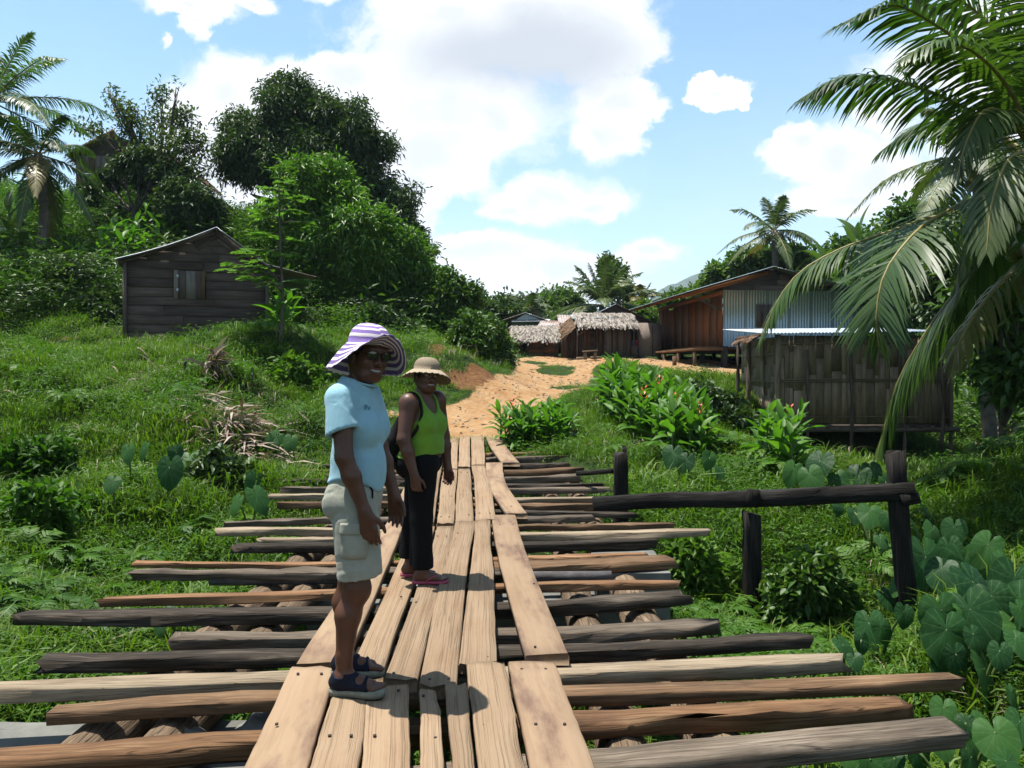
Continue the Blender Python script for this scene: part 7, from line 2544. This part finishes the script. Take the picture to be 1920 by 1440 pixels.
# small printed mark on the chest
fc = bpy.data.curves.new('chest_print', 'FONT')
fc.body = 'Pu'
fc.size = .034
fc.extrude = .0008
fc.materials.append(M['badge'])
tmp = bpy.data.objects.new('tmp_text', fc)
COL.objects.link(tmp)
bpy.context.view_layer.update()
me = bpy.data.meshes.new_from_object(tmp.evaluated_get(bpy.context.evaluated_depsgraph_get()))
bpy.data.objects.remove(tmp)
me.name = 'chest_print'
me.materials.clear()
me.materials.append(M['badge'])
Vs_ = V
tgt = np.array((.085, -.14, 1.345))
near = Vs_[np.argmin(((Vs_ - tgt) ** 2).sum(1))]
cp = link('chest_print', me, None, sh_)
cp.location = tuple(near + np.array((.004, -.007, 0)))
cp.rotation_euler = (math.radians(80), 0, math.radians(48))
# shorts
S2 = Field((-.26, -.28, .46), (.28, .28, 1.06), .0052)
T_ = lambda x, y, z: RT @ np.array((x, y, 0)) + np.array((.008, 0, z))
S2.ell(T_(-.008, 0, .94), (.118, .160, .14), RT, .05)
for q in (-1, 1): S2.ell(T_(-.058, q * .062, .885), (.084, .089, .098), RT, .04)
S2.cap((.008, -.080, .88), (.042, -.108, .52), .104, .102, .03)
S2.cap((.0, .080, .88), (-.012, .108, .52), .104, .102, .03)
S2.clip(lambda X, Y, Z: (.552 + .13 * (X - .03) * (Y < 0) - .02 * (Y > 0) * 0 + .06 * (Y > 0) * X) - Z)
S2.clip(lambda X, Y, Z: Z - (1.015 - .08 * X))
S2.cap((.040, -.108, .40), (.034, -.105, .64), .083, .080, .004, 'sub')
S2.cap((-.014, .108, .40), (-.008, .105, .64), .083, .080, .004, 'sub')
V, Fq = S2.mesh('shorts', 1)
V = cloth_folds(V, Fq, .010, 12, 14, (1, 1, 1.2))
so_ = link('shorts', mesh_np('shorts', V, [Fq], True), M['khaki'], WA)
Vn = V[V[:, 1] < -.05]


def on_cloth(x, z, off=.003):
    """a point on the near side of the shorts"""
    d = (Vn[:, 0] - x) ** 2 + (Vn[:, 2] - z) ** 2
    i = np.argsort(d)[:12]
    y = Vn[i, 1].min()
    return np.array((x, y - off, z))


def patch(name, x0, x1, z0, z1, parent, mt, off=.005):
    nx_, nz_ = 7, 7
    G_ = np.array([[on_cloth(x0 + (x1 - x0) * i / (nx_ - 1) + .12 * (z0 + (z1 - z0) * j / (nz_ - 1) - z0), z0 + (z1 - z0) * j / (nz_ - 1), off) for i in range(nx_)] for j in range(nz_)])
    Vp = np.concatenate([G_.reshape(-1, 3), G_.reshape(-1, 3) + (0, .012, 0)])
    i = np.arange(nz_ - 1)[:, None] * nx_
    j = np.arange(nx_ - 1)[None]
    q = np.stack([i + j, i + j + 1, i + nx_ + 1 + j, i + nx_ + j], -1).reshape(-1, 4)
    idx = np.arange(nx_ * nz_).reshape(nz_, nx_)
    ring = np.concatenate([idx[0, :-1], idx[:-1, -1], idx[-1, :0:-1], idx[:0:-1, 0]])
    k = nx_ * nz_
    return link(name, mesh_np(name, Vp, [np.concatenate([q, q[:, ::-1] + k, np.stack([np.roll(ring, -1), ring, ring + k, np.roll(ring, -1) + k], -1)])], True), mt, parent)


patch('cargo_pocket', -.035, .085, .655, .80, so_, M['khaki'], .006)
patch('pocket_flap', -.040, .090, .765, .815, so_, M['khaki'], .010)
mb = MB()
mb.tube([on_cloth(.075, .985, .004), on_cloth(.098, .955, .004), on_cloth(.102, .92, .004)], .004, 5)
link('pocket_seam', mb.mesh('pocket_seam', True), M['blackcloth'], so_)
# hat
ed = lambda a: -.066 - .075 * (1 - math.cos(a)) / 2 + .112 * max(0, math.cos(a)) ** 1.5 - .022 * abs(math.sin(a))
ho = link('sun_hat', hatmesh(gH, .093, .100, .083, ed, seed=2, wave=.010, z0=.052, back=-.012), M['hatpurple'], WA)
ho.data.name = 'sun_hat'
solidify(ho, .003)
# earrings
for q in (-1, 1):
    mb = MB()
    c = gH(-.008, q * .088, -.062)
    ax_ = HR @ np.array((.8, q * .3, 0))
    mb.tube([c + nrm(ax_) * .017 * math.cos(a) + np.array((0, 0, .022)) * math.sin(a) for a in np.linspace(0, 2 * PI, 25)], .0016, 5)
    link('hoop_earring', mb.mesh('hoop_earring', True), M['gold'], WA)
# sandals
for i, (ank, yw) in enumerate(((LEG_A['anklen'], math.radians(-6)), (LEG_A['anklef'], math.radians(4)))):
    sr = MB()
    g = gA[i]
    Vb, Fb = outline_sole(lambda x, y, z: g(x, y, z - 0), -.034, -.018, 1)
    sn_ = link('sandal', mesh_np('sandal', *outline_sole(g, -.026, .004, 1)), M['sole'], WA)
    link('tread', mesh_np('tread', *outline_sole(lambda x, y, z: g(x * .97, y * .95, z), -.034, -.026, 1)), M['tread'], sn_)
    Fu = Field(np.array(ank) - (.14, .10, .10), np.array(ank) + (.24, .10, .08), .0042)
    foot(Fu, ank, yw, SOLE, 1.0, toes=False)
    Fu.D -= .0065
    a_ = np.array((ank[0], ank[1], SOLE))
    R3 = rotz(yw)
    lx = lambda X, Y: (X - a_[0]) * R3[0, 0] + (Y - a_[1]) * R3[1, 0]
    Fu.clip(lambda X, Y, Z: lx(X, Y) - .122 + .25 * (Z - a_[2]))            # open toes
    Fu.clip(lambda X, Y, Z: (Z - a_[2]) - (.082 - .10 * np.maximum(0, lx(X, Y)) + .0 * X))
    Fu.clip(lambda X, Y, Z: (Z - a_[2]) - np.where(lx(X, Y) < .005, .066 + .8 * np.maximum(0, -.03 - lx(X, Y)), .2))
    ly = lambda X, Y: -(X - a_[0]) * R3[1, 0] + (Y - a_[1]) * R3[0, 0]
    Fu.clip(lambda X, Y, Z: .021 - np.sqrt((lx(X, Y) - .078) ** 2 + ((Z - a_[2]) - .052) ** 2 * 1.4 + 0 * Y))  # opening over the instep
    V, Fq = Fu.mesh('upper', 1)
    link('upper', mesh_np('upper', V, [Fq], True), M['navy'], sn_)
    for (xx, zz, w_) in ((.035, .078, .012), (.105, .046, .010)):
        mb = MB()
        mb.tube([g(xx, -.034 * q_, zz - .02 + .018 * (1 - q_ * q_)) for q_ in np.linspace(1.0, -.2, 6)], w_ * .5, 6)
        link('strap', mb.mesh('strap', True), M['navy'], sn_)

# ============ the second woman: straw hat, lime top, black trousers
B0 = np.array((-0.645, 5.80, 0.008))
WB = empty('person', B0, 0, 'woman in straw hat, lime green tank top and black trousers farther along the planks', 'person', None)
TYB = math.radians(-32)
RB = rotz(TYB)
HRB = rotz(math.radians(-62)) @ rotx(math.radians(-4))
HCB = np.array((.032, -.03, 1.470))
LB = dict(hipn=(.005, -.085, .83), kneen=(.0, -.10, .46), anklen=(.008, -.115, .095), hipf=(-.03, .085, .83), kneef=(-.07, .09, .46), anklef=(-.105, .10, .095))
SHB = {'n': np.array((-.085, -.145, 1.285)), 'f': np.array((.085, .135, 1.30))}
ELB = {'n': np.array((-.112, -.205, 1.03)), 'f': np.array((.13, .19, 1.03))}
WRB = {'n': np.array((-.035, -.225, .785)), 'f': np.array((.165, .165, .80))}
SOB = .018


def torso_B(Fd, e=0.0, k=.05):
    T = lambda x, y, z: RB @ np.array((x, y, 0)) + np.array((-.005, 0, z))
    Fd.ell(T(-.005, 0, 1.17), (.110 + e, .158 + e, .155 + e), RB, k)
    Fd.ell(T(.015, 0, 1.0), (.122 + e, .150 + e, .13 + e), RB, k)
    Fd.ell(T(-.010, 0, .87), (.135 + e, .172 + e, .13 + e), RB, k)
    Fd.cap(T(-.02, -.12, 1.285), T(-.02, .12, 1.285), .052 + e, .052 + e, k)
    Fd.cap(T(-.01, 0, 1.28), T(.0, 0, 1.33), .072 + e, .06 + e, k)
    for q in (-1, 1):
        Fd.ell(T(.076, q * .066, 1.125), (.072 + e, .070 + e, .075 + e), RB, .04)
        Fd.ell(T(-.07, q * .07, .83), (.085 + e, .09 + e, .09 + e), RB, .04)


B2 = Field((-.30, -.36, 0), (.34, .34, 1.64), .0056)
torso_B(B2)
for sd in 'nf':
    h_, k_, a_ = (np.array(LB[q + sd]) for q in ('hip', 'knee', 'ankle'))
    B2.cap(h_, k_, .10, .06, .04)
    B2.cap(k_, k_ + (a_ - k_) * .35 + (-.02, 0, 0), .055, .058, .03)
    B2.cap(k_ + (a_ - k_) * .35 + (-.02, 0, 0), a_ + (0, 0, .03), .058, .036, .03)
    B2.cap(a_ + (0, 0, .05), a_, .036, .036, .02)
    for q in (-1, 1): B2.ell(a_ + (-.005, q * .030, -.01), (.015, .011, .016), None, .012)
    B2.cap(SHB[sd], ELB[sd], .063, .047, .03)
    B2.ell(SHB[sd] + (0, 0, -.01), (.066, .06, .068), None, .03)
    B2.cap(ELB[sd], ELB[sd] + (WRB[sd] - ELB[sd]) * .35, .046, .046, .02)
    B2.cap(ELB[sd] + (WRB[sd] - ELB[sd]) * .35, WRB[sd], .046, .029, .02)
gB = [foot(B2, LB['anklen'], math.radians(3), SOB, .98), foot(B2, LB['anklef'], math.radians(6), SOB, .98)]
hand(B2, WRB['n'], (.12, .04, -1), (.95, -.2, .1), (-.2, -1, 0), .98, .75)
hand(B2, WRB['f'], (.05, -.05, -1), (.95, -.3, .1), (.3, 1, 0), .98, .55)
B2.cap((-.0, 0, 1.29), HCB + HRB @ np.array((-.022, 0, -.07)), .062, .056, .03)
gHB = head(B2, HCB, HRB, .99)
V, Fq = B2.mesh('body')
link('body', mesh_np('body', V, [Fq], True), M['skinB'], WB)
facebits(WB, gHB, HRB, M['lip'])
glasses(WB, gHB, False, 'glasses')
Hf = Field(HCB - .17, HCB + .17, .006)
Hf.ell(gHB(-.016, 0, .030), np.array((.102, .086, .092)), HRB, 0)
Hf.ell(gHB(-.055, 0, -.03), np.array((.065, .072, .06)), HRB, .03)
_d = HCB
Hf.clip(lambda X, Y, Z: ((X - _d[0]) * HRB[0, 0] + (Y - _d[1]) * HRB[1, 0] + (Z - _d[2]) * HRB[2, 0]) * .9 - .058 + np.maximum(0, -((X - _d[0]) * HRB[0, 2] + (Y - _d[1]) * HRB[1, 2] + (Z - _d[2]) * HRB[2, 2])) * 1.3)
V, Fq = Hf.mesh('hair', 1)
link('hair', mesh_np('hair', V, [Fq], True), M['hair'], WB)
# tank top
S3 = Field((-.30, -.30, .80), (.34, .30, 1.42), .0052)
torso_B(S3, .014)
S3.clip(lambda X, Y, Z: (.900 + .015 * np.sin(X * 14)) - Z)
bx_ = lambda X, Y: (X + .005) * RB[0, 0] + Y * RB[1, 0]
by_ = lambda X, Y: -(X + .005) * RB[1, 0] + Y * RB[0, 0]
# scooped neck and wide arm holes leave two shoulder straps
S3.clip(lambda X, Y, Z: .0 - (np.sqrt((by_(X, Y) / .075) ** 2 + ((Z - 1.335) / np.where(bx_(X, Y) > 0, .135, .075)) ** 2) - 1) * .07)
S3.clip(lambda X, Y, Z: .0 - (np.sqrt(((np.abs(by_(X, Y)) - .185) / .072) ** 2 + ((Z - 1.265) / .135) ** 2 + 0 * X) - 1) * .07)
S3.clip(lambda X, Y, Z: Z - 1.375)
V, Fq = S3.mesh('tank_top', 1)
V = cloth_folds(V, Fq, .009, 9, 24, (.6, 1, 1.6), lambda v: np.clip((1.16 - v[:, 2]) * 8, .2, 1))
link('tank_top', mesh_np('tank_top', V, [Fq], True), M['lime'], WB)
# dark undershirt edge
mb = MB()
pts = [np.array((-.005, 0, 0)) + RB @ np.array((.088 + .028 * math.sin(a), .064 * math.cos(a), 0)) + np.array((0, 0, 1.285 - .062 * math.sin(a))) for a in np.linspace(.15, PI - .15, 14)]
# trousers
S4 = Field((-.30, -.30, .06), (.30, .30, 1.0), .0056)
T_ = lambda x, y, z: RB @ np.array((x, y, 0)) + np.array((-.005, 0, z))
S4.ell(T_(-.010, 0, .86), (.143, .180, .135), RB, .05)
for q in (-1, 1): S4.ell(T_(-.07, q * .07, .83), (.094, .098, .098), RB, .04)
for sd, q in (('n', -1), ('f', 1)):
    h_, k_, a_ = (np.array(LB[w + sd]) for w in ('hip', 'knee', 'ankle'))
    S4.cap(h_, k_, .108, .080, .035)
    S4.cap(k_, a_ + (-.008, 0, -.02), .080, .084, .02)
S4.clip(lambda X, Y, Z: (.112 + .10 * np.abs(X) * 0 + .03 * (X < -.05)) - Z)
S4.clip(lambda X, Y, Z: Z - .965)
for sd in 'nf':
    a_ = np.array(LB['ankle' + sd])
    S4.cap(a_ + (-.008, 0, -.05), a_ + (-.006, 0, .14), .070, .066, .004, 'sub')
V, Fq = S4.mesh('trousers', 1)
V = cloth_folds(V, Fq, .010, 9, 34, (1, 1, .5))
link('trousers', mesh_np('trousers', V, [Fq], True), M['blackcloth'], WB)
edB = lambda a: -.052 + .030 * max(0, math.cos(a)) - .018 * abs(math.sin(a)) - .015 * (1 - math.cos(a)) / 2 - .020 * math.sin(a)
hb = link('straw_hat', hatmesh(gHB, .094, .090, .085, edB, seed=5, wave=.006, z0=.050, back=-.010, scallop=.005), M['straw'], WB)
hb.data.name = 'straw_hat'
solidify(hb, .003)
for q in (-1, 1):
    mb = MB()
    c = gHB(-.005, q * .086, -.050)
    mb.tube([c + np.array((.004 * math.cos(a), 0, .008 * math.sin(a))) for a in np.linspace(0, 2 * PI, 13)], .0014, 5)
    link('earring', mb.mesh('earring', True), M['gold'], WB)
for i in range(2):
    g = gB[i]
    fl = link('flip_flop', mesh_np('flip_flop', *outline_sole(g, -.018, .002, 1, 1.03)), M['pink'], WB)
    sg = 1 if i == 0 else -1
    for q in (-1, 1):
        mb = MB()
        mb.tube(bez([g(.128, .020 * sg, .026), g(.095, q * .034 + .006 * sg, .040), g(.045, q * .043, .018), g(.03, q * .040, .0)], 10), .0055, 6)
        link('strap', mb.mesh('strap', True), M['pink'], fl)
    mb = MB()
    mb.tube([g(.133, .021 * sg, .0), g(.130, .020 * sg, .030)], .004, 6)
    link('toe_post', mb.mesh('toe_post', True), M['pink'], fl)

# her shoulder bag, slung behind
bc = B0 + np.array((-.215, .015, .96))
bag = empty('shoulder_bag', bc, math.radians(-20), 'soft black shoulder bag hanging behind the woman in the lime top', 'bag')
Fb = Field((-.16, -.18, -.18), (.16, .18, .24), .0065)
Fb.ell((.0, 0, -.02), (.062, .125, .13), None, .03)
Fb.cap((.02, -.03, .06), (.06, -.02, .20), .05, .022, .06)
Fb.cap((-.03, -.09, -.09), (-.03, .09, -.09), .055, .055, .05)
V, Fq = Fb.mesh('pouch', 1)
V = cloth_folds(V, Fq, .012, 14, 44, (1, 1, .4))
link('pouch', mesh_np('pouch', V, [Fq], True), M['bag'], bag)
inv = rotz(math.radians(20))
tw = lambda p: inv @ (B0 + np.array(p) - bc)
Tb_ = lambda x, y, z: RB @ np.array((x, y, 0)) + np.array((-.005, 0, z))
stp = bez([tw(p) for p in [(-.175, -.01, 1.13), Tb_(-.105, -.095, 1.26), Tb_(-.05, -.105, 1.352), Tb_(.045, -.108, 1.325), Tb_(.092, -.125, 1.20), Tb_(.055, -.172, 1.06), (-.14, -.14, 1.0), (-.20, -.05, .98)]], 40)
T3, S3_, U3 = frames(stp)
ctr = tw((0, 0, 1.15))
out = nrm(stp - ctr)
sid = nrm(np.cross(T3, out))
w_, t_ = .011, .003
Vq = np.stack([stp - sid * w_, stp + sid * w_, stp + sid * w_ + out * t_, stp - sid * w_ + out * t_], 1).reshape(-1, 3)
i = np.arange(39)[:, None] * 4
j = np.arange(4)[None]
link('strap', mesh_np('strap', Vq, [np.stack([i + j, i + (j + 1) % 4, i + 4 + (j + 1) % 4, i + 4 + j], -1).reshape(-1, 4)], True), M['bag'], bag)


# ------------------------------------------------------------------ the humid air that pales the far mountain
mb = MB()
mb.box((-1500, -120, -14), (2600, 2100, 330))
hz = link('haze', mb.mesh('haze'))
hm = bpy.data.materials.new('thin_haze')
hm.use_nodes = True
hm.node_tree.nodes.clear()
pv = node(hm.node_tree, 'ShaderNodeVolumePrincipled', None, Color=(.62, .78, 1.0, 1), Density=.0002)
node(hm.node_tree, 'ShaderNodeOutputMaterial', None, Volume=pv.outputs[0])
hz.data.materials.append(hm)
tag(hz, 'thin bluish haze over the valley', None, None, 'stuff')
